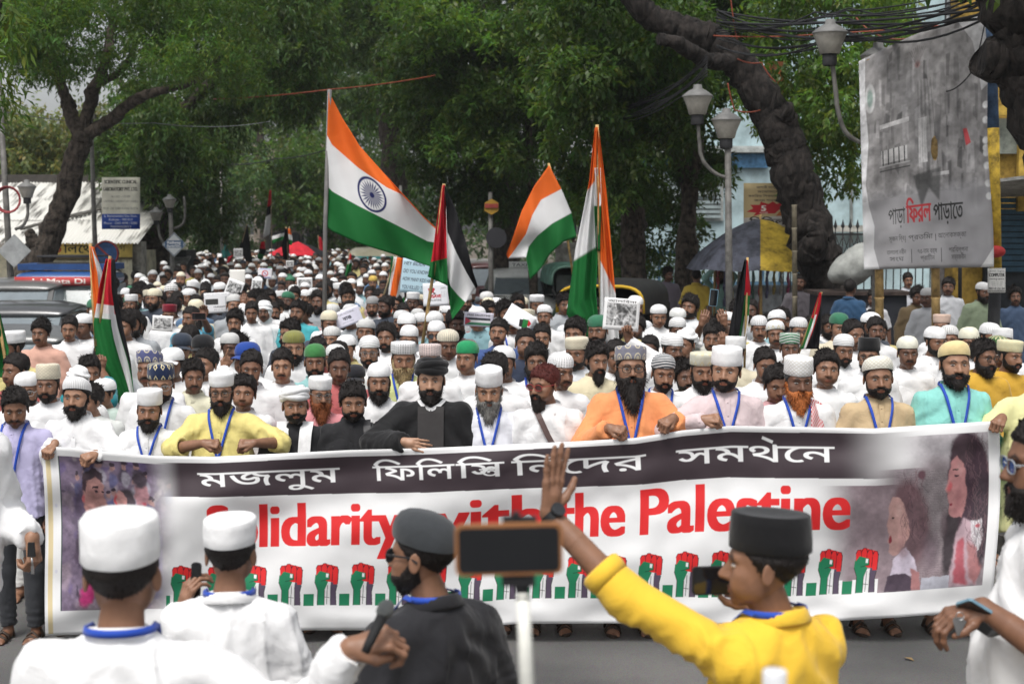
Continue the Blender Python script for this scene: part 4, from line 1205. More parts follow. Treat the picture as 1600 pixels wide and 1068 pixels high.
# far street trees, over the end of the road
for i, (px, Y, b, n, lm, lab) in enumerate([
 (330, 58, [(290, 190, 400, 400)], 13000, LB, 'bushy roadside tree beyond the railway signpost'),
 (410, 78, [(330, 90, 470, 250)], 13000, LL, 'pale hazy tree far down the street behind dark crown'),
 (440, 62, [(400, 240, 500, 330)], 9000, LG, 'small spreading tree in front of the old balcony building'),
 (520, 80, [(440, 40, 580, 230)], 14000, LB, 'tall hazy tree above the far end of the crowd'),
 (560, 66, [(500, 160, 620, 400)], 16000, LG, 'mid green tree behind the largest tricolour flag'),
 (600, 52, [(560, -60, 700, 180)], 15000, LD, 'dark tall tree with black trunk behind orange cable')]):
 x0, y0, x1, y1 = b[0]
 tree(lab, [([gp(px, Y), at(px + 5, (y1 + 360) / 2, Y), at((x0 + x1) / 2, (y0 + y1) / 2, Y)], .34, .16)], fill(b, Y - 2.5, Y + 2.5, 24, 42, 20 + i), n, .23 if Y > 60 else .2, lm, 20 + i, aspect=.42, droop=.5)
Y = 47
tree('tall tree with thick black trunk rising behind the big flag', [([gp(640, Y), at(625, 330, Y), at(612, 240, Y), at(602, 140, Y), at(590, 40, Y)], .45, .25), ([at(606, 170, Y), at(660, 90, Y), at(720, 20, Y)], .2, .08)],
 fill([(470, -70, 700, 80)], 43, 49, 44, 50, 30) + fill([(640, 100, 740, 300)], 45, 49, 30, 24, 31), 46000, .17, LD, 30, aspect=.36, droop=.6)
# right-hand mass
Y = 36
tree('broad dark tree filling the middle above the taxi', [([gp(792, Y), at(788, 330, Y), at(770, 210, Y), at(760, 80, Y), at(770, -20, Y)], .38, .2), ([at(770, 210, Y), at(830, 130, Y), at(860, 20, Y)], .16, .06), ([at(765, 150, Y), at(700, 90, Y), at(650, 60, Y)], .15, .06)],
 fill([(620, -70, 920, 190)], 32, 37, 40, 60, 32) + fill([(660, 180, 900, 330)], 33.5, 37, 28, 46, 33), 76000, .145, LD, 32, aspect=.36, droop=.65)
Y = 33
tree('slim light-leaved tree spreading horizontal sprays above the smaller flags', [([gp(835, Y), at(832, 330, Y), at(826, 200, Y), at(818, 60, Y), at(812, -30, Y)], .11, .05), ([at(826, 180, Y), at(760, 150, Y), at(700, 140, Y)], .05, .02), ([at(822, 110, Y), at(870, 60, Y), at(900, 20, Y)], .05, .02)],
 fill([(620, -20, 860, 90)], 30, 33, 24, 26, 34) + fill([(690, 120, 860, 260)], 30.5, 33, 20, 22, 35), 15000, .15, LG, 34, aspect=.42, droop=.3)
Y = 27
tree('tree with two ivy-hung grey trunks behind the tall draped flag', [([gp(992, Y), at(990, 400, Y), at(985, 300, Y), at(965, 180, Y), at(950, 60, Y), at(955, -40, Y)], .25, .15), ([at(985, 300, Y), at(1000, 200, Y), at(1050, 90, Y), at(1060, -20, Y)], .13, .06), ([gp(1003, Y - .3), at(1001, 400, Y - .3), at(996, 250, Y - .3)], .05, .03)],
 fill([(850, -70, 1080, 190)], 23.5, 27.5, 36, 60, 36) + fill([(880, 180, 1010, 300)], 24, 27, 24, 30, 37), 52000, .13, LG, 36, aspect=.40, droop=.75)
Y = 29
tree('twin dark-stemmed tree left of the umbrella', [([gp(1062, Y), at(1068, 400, Y), at(1075, 300, Y), at(1048, 210, Y), at(1040, 100, Y)], .17, .10), ([gp(1085, Y), at(1082, 400, Y), at(1078, 330, Y), at(1092, 230, Y), at(1110, 90, Y)], .16, .09)],
 fill([(1000, -60, 1180, 130)], 28, 31, 34, 40, 38) + fill([(1010, 120, 1110, 250), (1060, 240, 1150, 300)], 28.5, 31, 20, 24, 39) + fill([(930, 300, 1090, 440)], 30, 33, 26, 20, 40), 40000, .14, LD, 38, aspect=.42, droop=.65)
Y = 23
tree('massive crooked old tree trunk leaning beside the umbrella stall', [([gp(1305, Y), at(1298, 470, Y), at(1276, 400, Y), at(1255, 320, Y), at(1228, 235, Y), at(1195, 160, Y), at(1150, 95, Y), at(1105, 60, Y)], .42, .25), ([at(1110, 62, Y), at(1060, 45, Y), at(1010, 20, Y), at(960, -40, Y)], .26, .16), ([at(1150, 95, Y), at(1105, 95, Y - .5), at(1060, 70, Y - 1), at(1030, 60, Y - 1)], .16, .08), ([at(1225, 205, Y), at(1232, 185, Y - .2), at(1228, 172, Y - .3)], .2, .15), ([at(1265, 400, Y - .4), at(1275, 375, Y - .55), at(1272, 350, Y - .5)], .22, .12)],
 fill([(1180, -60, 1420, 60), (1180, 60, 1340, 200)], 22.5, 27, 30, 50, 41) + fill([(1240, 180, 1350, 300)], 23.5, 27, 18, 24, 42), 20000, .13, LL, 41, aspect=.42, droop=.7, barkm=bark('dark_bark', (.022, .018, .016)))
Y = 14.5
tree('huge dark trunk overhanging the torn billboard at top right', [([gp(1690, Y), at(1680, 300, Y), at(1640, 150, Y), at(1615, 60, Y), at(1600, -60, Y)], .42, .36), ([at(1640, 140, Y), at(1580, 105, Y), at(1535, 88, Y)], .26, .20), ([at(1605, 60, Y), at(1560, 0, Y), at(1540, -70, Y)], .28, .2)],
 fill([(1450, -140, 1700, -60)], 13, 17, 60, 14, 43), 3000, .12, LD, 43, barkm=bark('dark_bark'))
# far wood closing the street
far = crown_mesh(fill([(230, 60, 1250, 400)], 88, 104, 50, 130, 50) + fill([(250, -60, 1100, 120)], 90, 108, 60, 60, 51), 52000, .42, 50, aspect=.5)
tag(link('distant_trees', far, None, LB), kind='stuff')
# == buildings
def px_quad(x0, y0, x1, y1, Y): return at(x0, y0, Y), at(x1, y0, Y), at(x1, y1, Y), at(x0, y1, Y)
def panel(mb, x0, y0, x1, y1, Y, th=.1):
 """Upright slab facing the street at distance Y, spanning a window of the view."""
 a, c = at(x0, y0, Y), at(x1, y1, Y)
 return mb.box(((a.x + c.x) / 2, Y + th / 2, (a.z + c.z) / 2), (abs(c.x - a.x), th, abs(a.z - c.z)))
def wall_to_ground(mb, x0, y0, x1, Y, th=.2):
 a, c = at(x0, y0, Y), at(x1, y0, Y)
 return mb.box(((a.x + c.x) / 2, Y + th / 2, a.z / 2), (c.x - a.x, th, a.z))
def sign_sheet(name, p, x0, y0, x1, y1, Y, parent, m=None, th=.02, rough=.6, off=0.0):
 A, B, C, D = [at(*q, Y - off) for q in ((x0, y0), (x1, y0), (x1, y1), (x0, y1))]
 f = lambda u, v: (A + (B - A) * u) * (1 - v) + (D + (C - D) * u) * v - (parent.location if parent else Vector())
 return sheet(name, f, 6, 6, m or p.material(name + '_print', rough=rough), parent, th)
# tin-roofed shed at left
shed = empty('shed', (at(60, 380, 34).x, 34, 0)); tag(shed, 'low shed with pale corrugated roof and yellow lettered fascia behind the parked cars', 'shed')
L = -shed.location
def sb(b): b.v = [tuple(Vector(v) + L) for v in b.v]; return b
mb = MB(); wall_to_ground(mb, -120, 392, 205, 34.3, .2)
a, b_ = at(-120, 392, 34.3), at(205, 392, 34.3)
mb.box((b_.x - .1, 37.2, a.z / 2), (.2, 5.8, a.z)); mb.box((a.x + .1, 37.2, a.z / 2), (.2, 5.8, a.z))
sb(mb).build('wall', mat('cream_wall', (.60, .56, .42), rough=.9, var=.2, scale=3), shed)
# corrugated front cladding, sheet by sheet
def corr_sheet(name, w, h, n, depth, m, th=.004):
 V, F = [], []
 N = n * 4
 for i in range(N + 1):
  x = w * (i / N - .5); y = depth * math.cos(2 * math.pi * i / 4)
  V += [(x, y, 0), (x, y, h), (x, y + th, 0), (x, y + th, h)]
 for i in range(N):
  k = i * 4; F += [(k, k + 4, k + 5, k + 1), (k + 2, k + 3, k + 7, k + 6)]
 return mesh_np(name, V, F)
cs = None
for i in range(8):
 x0 = 62 + 18 * i; p0, p1 = at(x0, 404, 34.15), at(x0 + 18, 404, 34.15)
 if cs is None: cs = corr_sheet('wall_sheet', p1.x - p0.x - .01, p0.z - .02, 3, .018, None); cs.materials.append(mat('cream_tin', (.60, .57, .43), rough=.6, var=.22, scale=2))
 o = link('wall_sheet', cs, shed); o.location = Vector(((p0.x + p1.x) / 2, 34.17, .02)) + L
p = Print(700, 180, (.74, .56, .15)); p.noise(14, .25, 2)
p.rect(0, .0, 1, .06, (.30, .22, .06)); p.rect(0, .9, 1, 1, (.16, .13, .08)); p.rect(.80, 0, .81, 1, (.25, .18, .06))
p.text('ত', .11, .70, .42, (.45, .05, .03), bold=.03); p.text('িল', .24, .70, .42, (.03, .03, .03), bold=.02); p.text('েথা', .40, .70, .42, (.03, .03, .03), bold=.02)
p.text('গ', .86, .6, .3, (.06, .05, .03))
sign_sheet('fascia', p, 66, 372, 206, 405, 34.05, shed, th=.06)
p = Print(500, 170, (.60, .57, .43)); p.noise(10, .25, 4)
p.text('কারান', .02, .62, .34, (.42, .24, .10), width=.42, bold=.03); p.rect(.50, .12, .62, .55, (.03, .10, .30)); p.text('িল', .60, .72, .45, (.03, .10, .30), width=.2, bold=.05); p.rect(.84, .2, .97, .5, (.03, .10, .30)); p.text('কা', .05, 1.02, .22, (.42, .24, .10), bold=.03)
sign_sheet('painted_board', p, 62, 408, 182, 450, 34.0, shed, th=.02)
# roof sheets
rc = None
ev, rg = at(0, 380, 33.6), at(0, 283, 38.5)
for r in range(3):
 for c in range(9):
  x0 = -110 + c * 36; p0 = at(x0, 380, 33.6); p1 = at(x0 + 36, 380, 33.6)
  w = p1.x - p0.x; t0, t1 = r / 3, (r + 1) / 3 + .03
  e0 = ev.lerp(rg, t0); e1 = ev.lerp(rg, t1); ln = (Vector((0, e1.y, e1.z)) - Vector((0, e0.y, e0.z))).length
  if rc is None:
   m, n, l, b = nt('weathered_tin'); tc = n.new('ShaderNodeTexCoord'); mp = n.new('ShaderNodeMapping'); mp.inputs['Scale'].default_value = (2.2, 2.2, .45); mp.inputs['Rotation'].default_value = (0, .6, 0)
   nz = n.new('ShaderNodeTexNoise'); nz.inputs['Scale'].default_value = 1.5; nz.inputs['Detail'].default_value = 6; cr = n.new('ShaderNodeValToRGB')
   cr.color_ramp.elements[0].position = .36; cr.color_ramp.elements[0].color = (.12, .115, .10, 1); cr.color_ramp.elements[1].position = .47; cr.color_ramp.elements[1].color = (.70, .69, .65, 1)
   oi = n.new('ShaderNodeObjectInfo'); ad = n.new('ShaderNodeVectorMath'); ad.operation = 'ADD'; l.new(oi.outputs['Location'], ad.inputs[1])
   l.new(tc.outputs['Object'], mp.inputs[0]); l.new(mp.outputs[0], ad.inputs[0]); l.new(ad.outputs[0], nz.inputs['Vector']); l.new(nz.outputs['Fac'], cr.inputs[0]); l.new(cr.outputs[0], b.inputs['Base Color']); b.inputs['Roughness'].default_value = .6
   rc = corr_sheet('roof_sheet', w + .03, ln, 7, .022, None); rc.materials.append(m)
  o = link('roof_sheet', rc, shed); ang = math.atan2(e1.y - e0.y, e1.z - e0.z)
  o.location = Vector(((p0.x + p1.x) / 2, e0.y, e0.z - .02 * r * 0 + .012 * (r % 2))) + L; o.rotation_euler = (-ang + RNG.uniform(-.01, .01), RNG.uniform(-.008, .008), 0)
sb(MB().box(((at(-110, 283, 38.5).x + at(214, 283, 38.5).x) / 2, 38.5, rg.z + .06), (at(214, 283, 38.5).x - at(-110, 283, 38.5).x, .25, .22))).build('ridge_beam', mat('dark_timber', (.05, .045, .04)), shed)
for i in range(5):                                                            # bamboo poles laid on the roof
 q0, q1 = ev.lerp(rg, .15 + .1 * i), ev.lerp(rg, .4 + .1 * i)
 X0 = at(25 + 33 * i, 380, 34).x
 sb(MB().tube([Vector((X0, q0.y, q0.z + .09)), Vector((X0 + 1.1, q1.y, q1.z + .09))], .04, 6)).build('roof_pole', mat('grey_bamboo', (.10, .095, .085)), shed)
sb(MB().box(at(214, 430, 34.6) + Vector((0, 0, -.3)), (.35, .5, 2.2))).build('gate_pier', mat('stained_plaster', (.30, .29, .26), var=.35, scale=3), shed)
# old building closing the view
ob = empty('old_building', (at(460, 358, 86).x, 86, 0)); tag(ob, 'old grey-brown building with arcaded balcony glimpsed through far trees', 'building')
L2 = -ob.location
mb = MB(); wall_to_ground(mb, 395, 225, 560, 86.5, 1.0); mb.v = [tuple(Vector(v) + L2) for v in mb.v]; mb.build('wall', mat('aged_plaster', (.24, .20, .165), rough=.95, var=.3, scale=1.5), ob)
for (x0, y0, x1, y1, nm, col) in [(405, 312, 540, 318, 'balcony_slab', (.28, .25, .22)), (462, 275, 505, 292, 'sign_panel', (.22, .08, .06)), (405, 345, 545, 350, 'cornice', (.3, .27, .23)), (418, 262, 455, 300, 'upper_block', (.30, .25, .19))]:
 b = panel(MB(), x0, y0, x1, y1, 85.2, .9); b.v = [tuple(Vector(v) + L2) for v in b.v]; b.build(nm, mat('ob_' + nm, col, var=.25), ob)
for i in range(7):                                                            # arch-shaped blocks before the wall, shade of openings put into their colour
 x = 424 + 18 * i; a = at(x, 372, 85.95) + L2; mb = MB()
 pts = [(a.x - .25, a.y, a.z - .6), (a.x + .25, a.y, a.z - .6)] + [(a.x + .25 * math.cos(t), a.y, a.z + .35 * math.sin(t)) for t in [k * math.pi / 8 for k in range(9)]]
 mb.prism(pts, (0, 0, 0), (0, .5, 0)).build('arch_shade', mat('deep_shade', (.02, .02, .022)), ob)
for i in range(18):
 a = at(408 + 7.5 * i, 302, 85.4) + L2; MB().tube([a + Vector((0, 0, -.35)), a + Vector((0, 0, .35))], .03, 6).build('baluster', mat('dark_iron', (.03, .03, .032)), ob)
for i in range(4):
 panel(MB(), 420 + 26 * i, 280, 432 + 26 * i, 308, 86.3, .1)
 b = panel(MB(), 420 + 26 * i, 282, 432 + 26 * i, 310, 86.35, .2); b.v = [tuple(Vector(v) + L2) for v in b.v]; b.build('window', mat('old_shutter', (.06, .07, .06)), ob)
# pale blue building at right
bb = empty('blue_building', (at(1200, 358, 40).x, 40, 0)); tag(bb, 'pale blue plastered building behind the old leaning trunk and spiked fence', 'building')
L3 = -bb.location
def lb(b): b.v = [tuple(Vector(v) + L3) for v in b.v]; return b
lb(wall_to_ground(MB(), 985, -160, 1480, 40.5, .6)).build('wall', mat('pale_blue_plaster', (.40, .52, .55), rough=.9, var=.16, scale=1.2), bb)
for (x0, y0, x1, y1, nm, col, Y) in [(985, 228, 1200, 238, 'cornice', (.42, .45, .44), 40.1), (985, 240, 1200, 262, 'blue_band', (.10, .24, .42), 40.35), (1240, 352, 1400, 362, 'ledge', (.45, .44, .40), 39.9), (1000, 300, 1120, 306, 'string_course', (.42, .47, .47), 40.3)]:
 lb(panel(MB(), x0, y0, x1, y1, Y, .5)).build(nm, mat('bb_' + nm, col, var=.2), bb)
for i in range(2):
 x0 = 1022 + 62 * i; fr = lb(panel(MB(), x0, 272, x0 + 46, 345, 40.42, .1)).build('window', mat('window_frame', (.35, .37, .36)), bb)
 for k in range(9): lb(panel(MB(), x0 + 4, 276 + 7.5 * k, x0 + 42, 280.5 + 7.5 * k, 40.36, .07)).build('louvre', mat('louvre_grey', (.30, .36, .37)), fr)
for x in (1278, 1330): lb(MB().tube([at(x, 60, 40.4), at(x, 380, 40.4)], .045, 8)).build('drain_pipe', mat('pipe_grey', (.42, .45, .45)), bb)
# shop row and yellow building at far right
ys = empty('yellow_shop', (at(1590, 358, 26).x, 26, 0)); tag(ys, 'yellow-painted shopfront with blue slatted shutter at right edge', 'shop')
L4 = -ys.location
def ly_(b): b.v = [tuple(Vector(v) + L4) for v in b.v]; return b
ly_(wall_to_ground(MB(), 1500, -60, 1800, 26.6, .5)).build('wall', mat('ochre_plaster', (.34, .22, .045), rough=.9, var=.25), ys)
for (x0, y0, x1, y1, nm, col, Y) in [(1556, 165, 1800, 180, 'beam', (.42, .28, .05), 26.2), (1594, 178, 1606, 330, 'pilaster', (.42, .28, .05), 26.3), (1562, 185, 1592, 240, 'glass_panel', (.20, .22, .19), 26.45), (1540, 330, 1800, 500, 'opening_shade', (.025, .03, .035), 26.5)]:  # shop opening is a slab, its interior shade put into the near-black colour
 ly_(panel(MB(), x0, y0, x1, y1, Y, .12)).build(nm, mat('ys_' + nm, col, var=.2), ys)
for k in range(14): ly_(panel(MB(), 1558, 300 + 9 * k, 1700, 307.5 + 9 * k, 26.38, .04)).build('shutter_slat', mat('shutter_blue', (.025, .075, .12), rough=.5), ys)
A, B, C, D = at(1475, 290, 22.5), at(1700, 262, 22.5), at(1700, 300, 26.4), at(1500, 306, 26.4)
mb = MB(); mb.prism([A + L4, B + L4, C + L4, D + L4], (0, 0, 0), (0, 0, -.05)); mb.build('awning', mat('tin_awning', (.22, .22, .21), var=.3), ys)
ly_(MB().tube([at(1500, 330, 22.6), at(1500, 470, 22.6)], .03, 6)).build('awning_post', mat('dark_iron', (.03, .03, .032)), ys)
hs = empty('apartment_house', (at(1460, 358, 46).x, 46, 0)); tag(hs, 'dark house with white grilled window above the billboard', 'building')
L5 = -hs.location
def lh(b): b.v = [tuple(Vector(v) + L5) for v in b.v]; return b
lh(wall_to_ground(MB(), 1380, -260, 1800, 46.5, .6)).build('wall', mat('grey_brick', (.10, .09, .085), var=.3), hs)
lh(panel(MB(), 1424, -40, 1438, 70, 46.2, .35)).build('pilaster', mat('pale_pilaster', (.35, .32, .28)), hs)
w = lh(panel(MB(), 1446, -40, 1492, 50, 46.35, .12)).build('window', mat('white_glass', (.70, .74, .76), rough=.3), hs)
for k in range(7): lh(panel(MB(), 1446, -30 + 12 * k, 1492, -28 + 12 * k, 46.28, .05)).build('grille_bar', mat('dark_iron', (.03, .03, .032)), w)
for k in range(5): lh(panel(MB(), 1450 + 9 * k, -40, 1451.5 + 9 * k, 50, 46.24, .05)).build('grille_bar', mat('dark_iron', (.03, .03, .032)), w)
# low blue wall and railings behind the right pavement
bw = empty('boundary_wall', (at(1000, 400, 38.5).x, 38.5, 0)); tag(bw, 'blue-panelled park railing wall behind the trunks at right of taxi', 'wall')
L6 = -bw.location
def lw(b): b.v = [tuple(Vector(v) + L6) for v in b.v]; return b
lw(wall_to_ground(MB(), 915, 440, 1300, 38.7, .25)).build('plinth', mat('dark_plinth', (.06, .065, .07), var=.3), bw)
for i in range(14):
 x = 922 + 27 * i
 lw(MB().box(at(x, 415, 38.6), (.07, .07, .95))).build('post', mat('faded_blue_paint', (.06, .13, .20), var=.3), bw)
for y in (392, 440): lw(panel(MB(), 916, y, 1290, y + 5, 38.56, .05)).build('rail', mat('faded_blue_paint', (.06, .13, .20)), bw)
# spiked iron fence
fe = empty('iron_fence', (at(1290, 380, 31).x, 31, 0)); tag(fe, 'black spear-topped iron fence between leaning trunk and billboard', 'fence')
L7 = -fe.location; pk = None
for i in range(30):
 c = at(1225 + 11.5 * i, 352, 31) + L7
 if pk is None:
  b = MB().tube([(0, 0, -1.9), (0, 0, -.06)], .014, 6); b.lathe((0, 0, -.08), [(.016, 0), (.045, .04), (.03, .08), (.001, .2)], 6)
  pk = b.build('picket', mat('dark_iron', (.03, .03, .032)), fe); o = pk
 else: o = pk.copy(); COL.objects.link(o)
 o.location = c
 o.location.z += .02
for y in (366, 402):
 a, c = at(1218, y, 31) + L7, at(1580, y, 31) + L7; MB().box((a + c) / 2, ((c - a).x, .03, .04)).build('rail', mat('dark_iron', (.03, .03, .032)), fe)
for i in range(29):
 a, c = at(1225 + 11.5 * i, 367, 31) + L7, at(1236.5 + 11.5 * i, 401, 31) + L7
 mb = MB().tube([a, c], .010, 5).tube([Vector((c.x, a.y, a.z)), Vector((a.x, c.y, c.z))], .010, 5); mb.build('lattice', mat('dark_iron', (.03, .03, .032)), fe)
# == lamps, signs, wires, stalls
M_POLE = mat('pole_grey', (.13, .125, .115), rough=.55, var=.25, scale=6)
M_SHADE = mat('lamp_shade', (.30, .285, .25), rough=.5, var=.12)
M_IRON = mat('dark_iron', (.03, .03, .032)); M_BAM = mat('bamboo', (.40, .27, .11), rough=.55, var=.25, scale=9)
def lamp_head(root, c, w, up=True):
 """Shade widening upwards, dark collar, low conical lid with knob."""
 c = Vector(c) - root.location
 MB().lathe(c, [(w * .26, -.62 * w), (w * .30, -.58 * w), (w * .36, -.35 * w), (w * .5, -.02 * w), (w * .5, 0)], 20).build('lamp_shade', M_SHADE, root)
 MB().lathe(c, [(w * .53, -.01 * w), (w * .53, .03 * w), (w * .30, .20 * w), (w * .16, .27 * w), (w * .14, .40 * w), (w * .001, .42 * w)], 20).build('lid', mat('lamp_lid', (.16, .16, .155), rough=.5), root)
 MB().lathe(c, [(w * .20, -.95 * w), (w * .22, -.9 * w), (w * .22, -.6 * w), (w * .2, -.58 * w)], 12).build('collar', M_IRON, root)
def bent(pts, r, root, name='arm', m=None, n=10):
 mb = MB(); limb(mb, [Vector(p) - root.location for p in pts], r, r * .92, 0, n); return mb.build(name, m or M_POLE, root)
def twin_lamp(label, Y, pole_px, heads, arms, top, w, group='street lamps'):
 b = gp(pole_px, Y, 0); root = empty('street_lamp', b); tag(root, label, 'street lamp', group)
 MB().tube([Vector((0, 0, 0)), at(*top, Y) - b], [.06, .045], 10).build('pole', M_POLE, root)
 for h in heads: lamp_head(root, at(*h, Y), w)
 for a in arms: bent([at(*q, Y) for q in a], .028, root)
 return root
twin_lamp('double lamp with shades at two heights between trunk and stall', 21, 1143, [(1090, 151), (1135, 188)], [[(1091, 176), (1092, 215), (1098, 250), (1120, 272), (1142, 278)]], (1137, 205), .42)
twin_lamp('lamp on long bent arm whose shade stands left of the billboard', 17.5, 1372, [(1297, 52), (1372, 88)], [[(1300, 90), (1304, 130), (1312, 185), (1330, 215), (1372, 232)]], (1372, 110), .40)
lr = twin_lamp('twin lamp post carrying the diamond railway sign', 31.5, 273, [(265, 312), (244, 332)], [[(246, 338), (250, 370), (262, 385), (272, 390)], [(272, 357), (285, 350), (289, 335), (288, 307)]], (266, 322), .28)
lr2 = twin_lamp('thick grey pole with red cable coil and side lamp at far left', 25, 22, [(42, 292)], [[(42, 300), (43, 335), (36, 352), (24, 358)]], (-2, 120), .30)
p = Print(260, 260, (.50, .52, .52)); p.poly([(.02, .5), (.5, .02), (.98, .5), (.5, .98)], (.60, .62, .62)); p.line([(.04, .5), (.5, .04), (.96, .5), (.5, .96), (.04, .5)], .03, (.10, .14, .20)); p.rect(.12, .33, .88, .63, (.06, .12, .22)); p.text('Railway', .5, .465, .11, (.8, .8, .8), align='c', bold=.05, width=.56); p.text('Bank/SSC', .5, .605, .11, (.8, .8, .8), align='c', bold=.03)
def diamond(px, py, r, Y, root, m):
 pts = [at(px - r, py, Y), at(px, py - r, Y), at(px + r, py, Y), at(px, py + r, Y)]
 f = lambda u, v: at(px - r + 2 * r * u, py - r + 2 * r * v, Y) - root.location
 A = [q - root.location for q in pts]
 me = mesh_np('diamond_sign', [tuple(q) for q in A] + [tuple(q + Vector((0, .03, 0))) for q in A], [(3, 2, 1, 0), (4, 5, 6, 7)] + [(i, (i + 1) % 4, 4 + (i + 1) % 4, 4 + i) for i in range(4)], smooth=False)
 uvl = me.uv_layers.new(name='uv'); U = [(0, .5), (.5, 1), (1, .5), (.5, 0)]
 for lp in me.loops: uvl.data[lp.index].uv = U[lp.vertex_index % 4]
 return link('diamond_sign', me, root, m)
diamond(272, 382, 19, 31.38, lr, p.material('railway_sign', rough=.4))
diamond(22, 392, 26, 24.85, lr2, mat('sign_back', (.30, .31, .31), rough=.5))
mb = MB()
for k in range(4): mb.tube([Vector((math.cos(t * .35) * (.19 + .01 * k), -.06 - .015 * k, math.sin(t * .35) * (.20 + .008 * k))) for t in range(19)], .012, 6)
cc = mb.build('cable_coil', mat('maroon_cable', (.24, .03, .035), rough=.5)); cc.location = at(15, 312, 24.8); tag(cc, 'coil of maroon cable hung on the thick pole at left', 'cable')
# laboratory board on its post
b = gp(152, 31, 0); root = empty('laboratory_sign', b); tag(root, 'cream and blue clinical laboratory signboard on a grey post', 'sign')
MB().tube([Vector((0, 0, 0)), at(147, 340, 31) - b, at(142, 175, 31) - b], [.06, .05, .04], 10).build('post', M_POLE, root)
MB().box(at(140, 182, 31) - b, (.25, .12, .1)).build('lamp_box', M_POLE, root)
p = Print(300, 400, (.64, .62, .52)); p.rect(0, .705, 1, 1, (.02, .06, .30)); g = (.10, .095, .08)
p.text('SCIENTIFIC CLINICAL', .5, .12, .07, g, width=.86, align='c', bold=.06); p.text('LABORATORY PVT. LTD.', .5, .26, .07, g, width=.9, align='c', bold=.06); p.text('An ISO - 15189', .5, .39, .045, g, align='c', width=.5); p.text('CERTIFIED LABORATORY (NABL)', .5, .48, .04, g, width=.9, align='c'); p.text('PROF - DR. SUBIR KUMAR DUTTA', .5, .62, .045, g, width=.92, align='c')
for i, t in enumerate(('2, Ramchandra Das Row,', 'Kolkata - 700 013', 'Phone : 2265 4098 / 0380', '7605002833')): p.text(t, .5, .765 + .068 * i, .042, (.75, .78, .82), width=[.88, .62, .88, .55][i], align='c')
p.noise(8, .12, 4)
sign_sheet('board', p, 159, 277, 218, 358, 30.9, root, th=.05)
b2 = gp(168, 30, 0); root = empty('no_parking_sign', b2); tag(root, 'round faded blue no-parking sign with red slash before the shed', 'sign')
MB().tube([Vector((0, 0, 0)), at(166, 382, 30) - b2], .035, 8).build('post', M_POLE, root)
c = at(166, 396, 29.9) - b2
MB().tube([c, c + Vector((0, -.02, 0))], .27, 28).build('disc', mat('sign_blue', (.03, .08, .20), var=.2), root)
mb = MB(); mb.tube([c + Vector((.25 * math.cos(t * math.pi / 12), -.03, .25 * math.sin(t * math.pi / 12))) for t in range(25)], .018, 6).box(c + Vector((0, -.03, 0)), (.46, .012, .035), ry=.75); mb.build('red_ring', mat('sign_red', (.30, .05, .04)), root)
# poles standing along the street
for px, y0, Y, lab, lampy in [(347, 258, 55, 'slim white pole beside red awning at end of street', None), (478, 265, 70, 'far street-light pole with sideways arm in front of arcaded building', 268), (768, 300, 31, 'pole with red and yellow hexagon board behind the taxi', None), (628, 290, 44, 'thin pale pole left of the large black and red flag', None)]:
 b = gp(px, Y, 0); root = empty('street_pole', b); tag(root, lab, 'pole', 'poles along the street')
 MB().tube([Vector((0, 0, 0)), at(px - 2, y0, Y) - b], [.065, .045], 8).build('pole', M_POLE, root)
 if lampy: bent([at(px - 2, lampy, Y), at(px + 8, lampy - 8, Y), at(px + 28, lampy - 11, Y)], .03, root); MB().box(at(px + 32, lampy - 11, Y) - b, (.35, .15, .08)).build('lamp', M_SHADE, root)
 if px == 768:
  c = at(768, 323, Y - .1) - b
  MB().prism([c + Vector((.17 * math.cos(k * math.pi / 3 + math.pi / 6), 0, .17 * math.sin(k * math.pi / 3 + math.pi / 6))) for k in range(6)], (0, 0, 0), (0, .05, 0)).build('hexagon_board', mat('board_ochre', (.38, .22, .03)), root)
  MB().box(c + Vector((0, -.02, .02)), (.28, .02, .09)).build('red_band', mat('sign_red', (.30, .05, .04)), root)
  MB().tube([c + Vector((.1, 0, -.65)), c + Vector((.1, .05, -.65))], .22, 20).build('round_back', mat('dark_disc', (.03, .03, .035)), root)
b = gp(1551, 18, 0); root = empty('painted_pole', b); tag(root, 'thick pole painted yellow below and blue above, right of billboard', 'pole')
MB().tube([Vector((0, 0, 0)), at(1556, 425, 18) - b], .075, 12).build('base', mat('dark_iron', (.03, .03, .032)), root)
MB().tube([at(1556, 425, 18) - b, at(1552, 200, 18) - b], .072, 12).build('yellow_band', mat('pole_yellow', (.42, .28, .03), var=.3, scale=9), root)
MB().tube([at(1552, 200, 18) - b, at(1547, 40, 18) - b, at(1545, -40, 18) - b], .070, 12).build('blue_band', mat('pole_blue', (.06, .11, .20), var=.3), root)
c = at(1556, 393, 17.88) - b
mb = MB(); mb.add(*[(list(map(tuple, v)), [tuple(x) for x in f]) for v, f in [sphere(c, .1, 12, 8, (1.2, .8, .75))]][0], True); mb.build('red_rag', mat('red_rag', (.40, .03, .03), bump=.6, bscale=25), root)
p = Print(180, 240, (.62, .62, .60)); k = (.03, .03, .03)
p.rect(.04, .03, .96, .05, k); p.text('spoken English', .5, .14, .07, k, align='c', width=.85, bold=.02); p.text('COMPUTER', .5, .34, .14, k, align='c', width=.88, bold=.05); p.text('training centre', .5, .47, .08, k, align='c', width=.85, bold=.02)
for i in range(3): p.text('typing  net  tally', .5, .58 + .07 * i, .04, k, align='c', width=.7 - .06 * i)
p.text('98310 22134', .5, .88, .1, k, align='c', width=.9, bold=.03); p.rect(.03, .92, .97, .94, k)
fl = empty('notice_board', at(1558, 430, 17.8)); tag(fl, 'small white computer class notice tied to the painted pole', 'notice')
sign_sheet('notice', p, 1544, 419, 1571, 457, 17.8, fl)
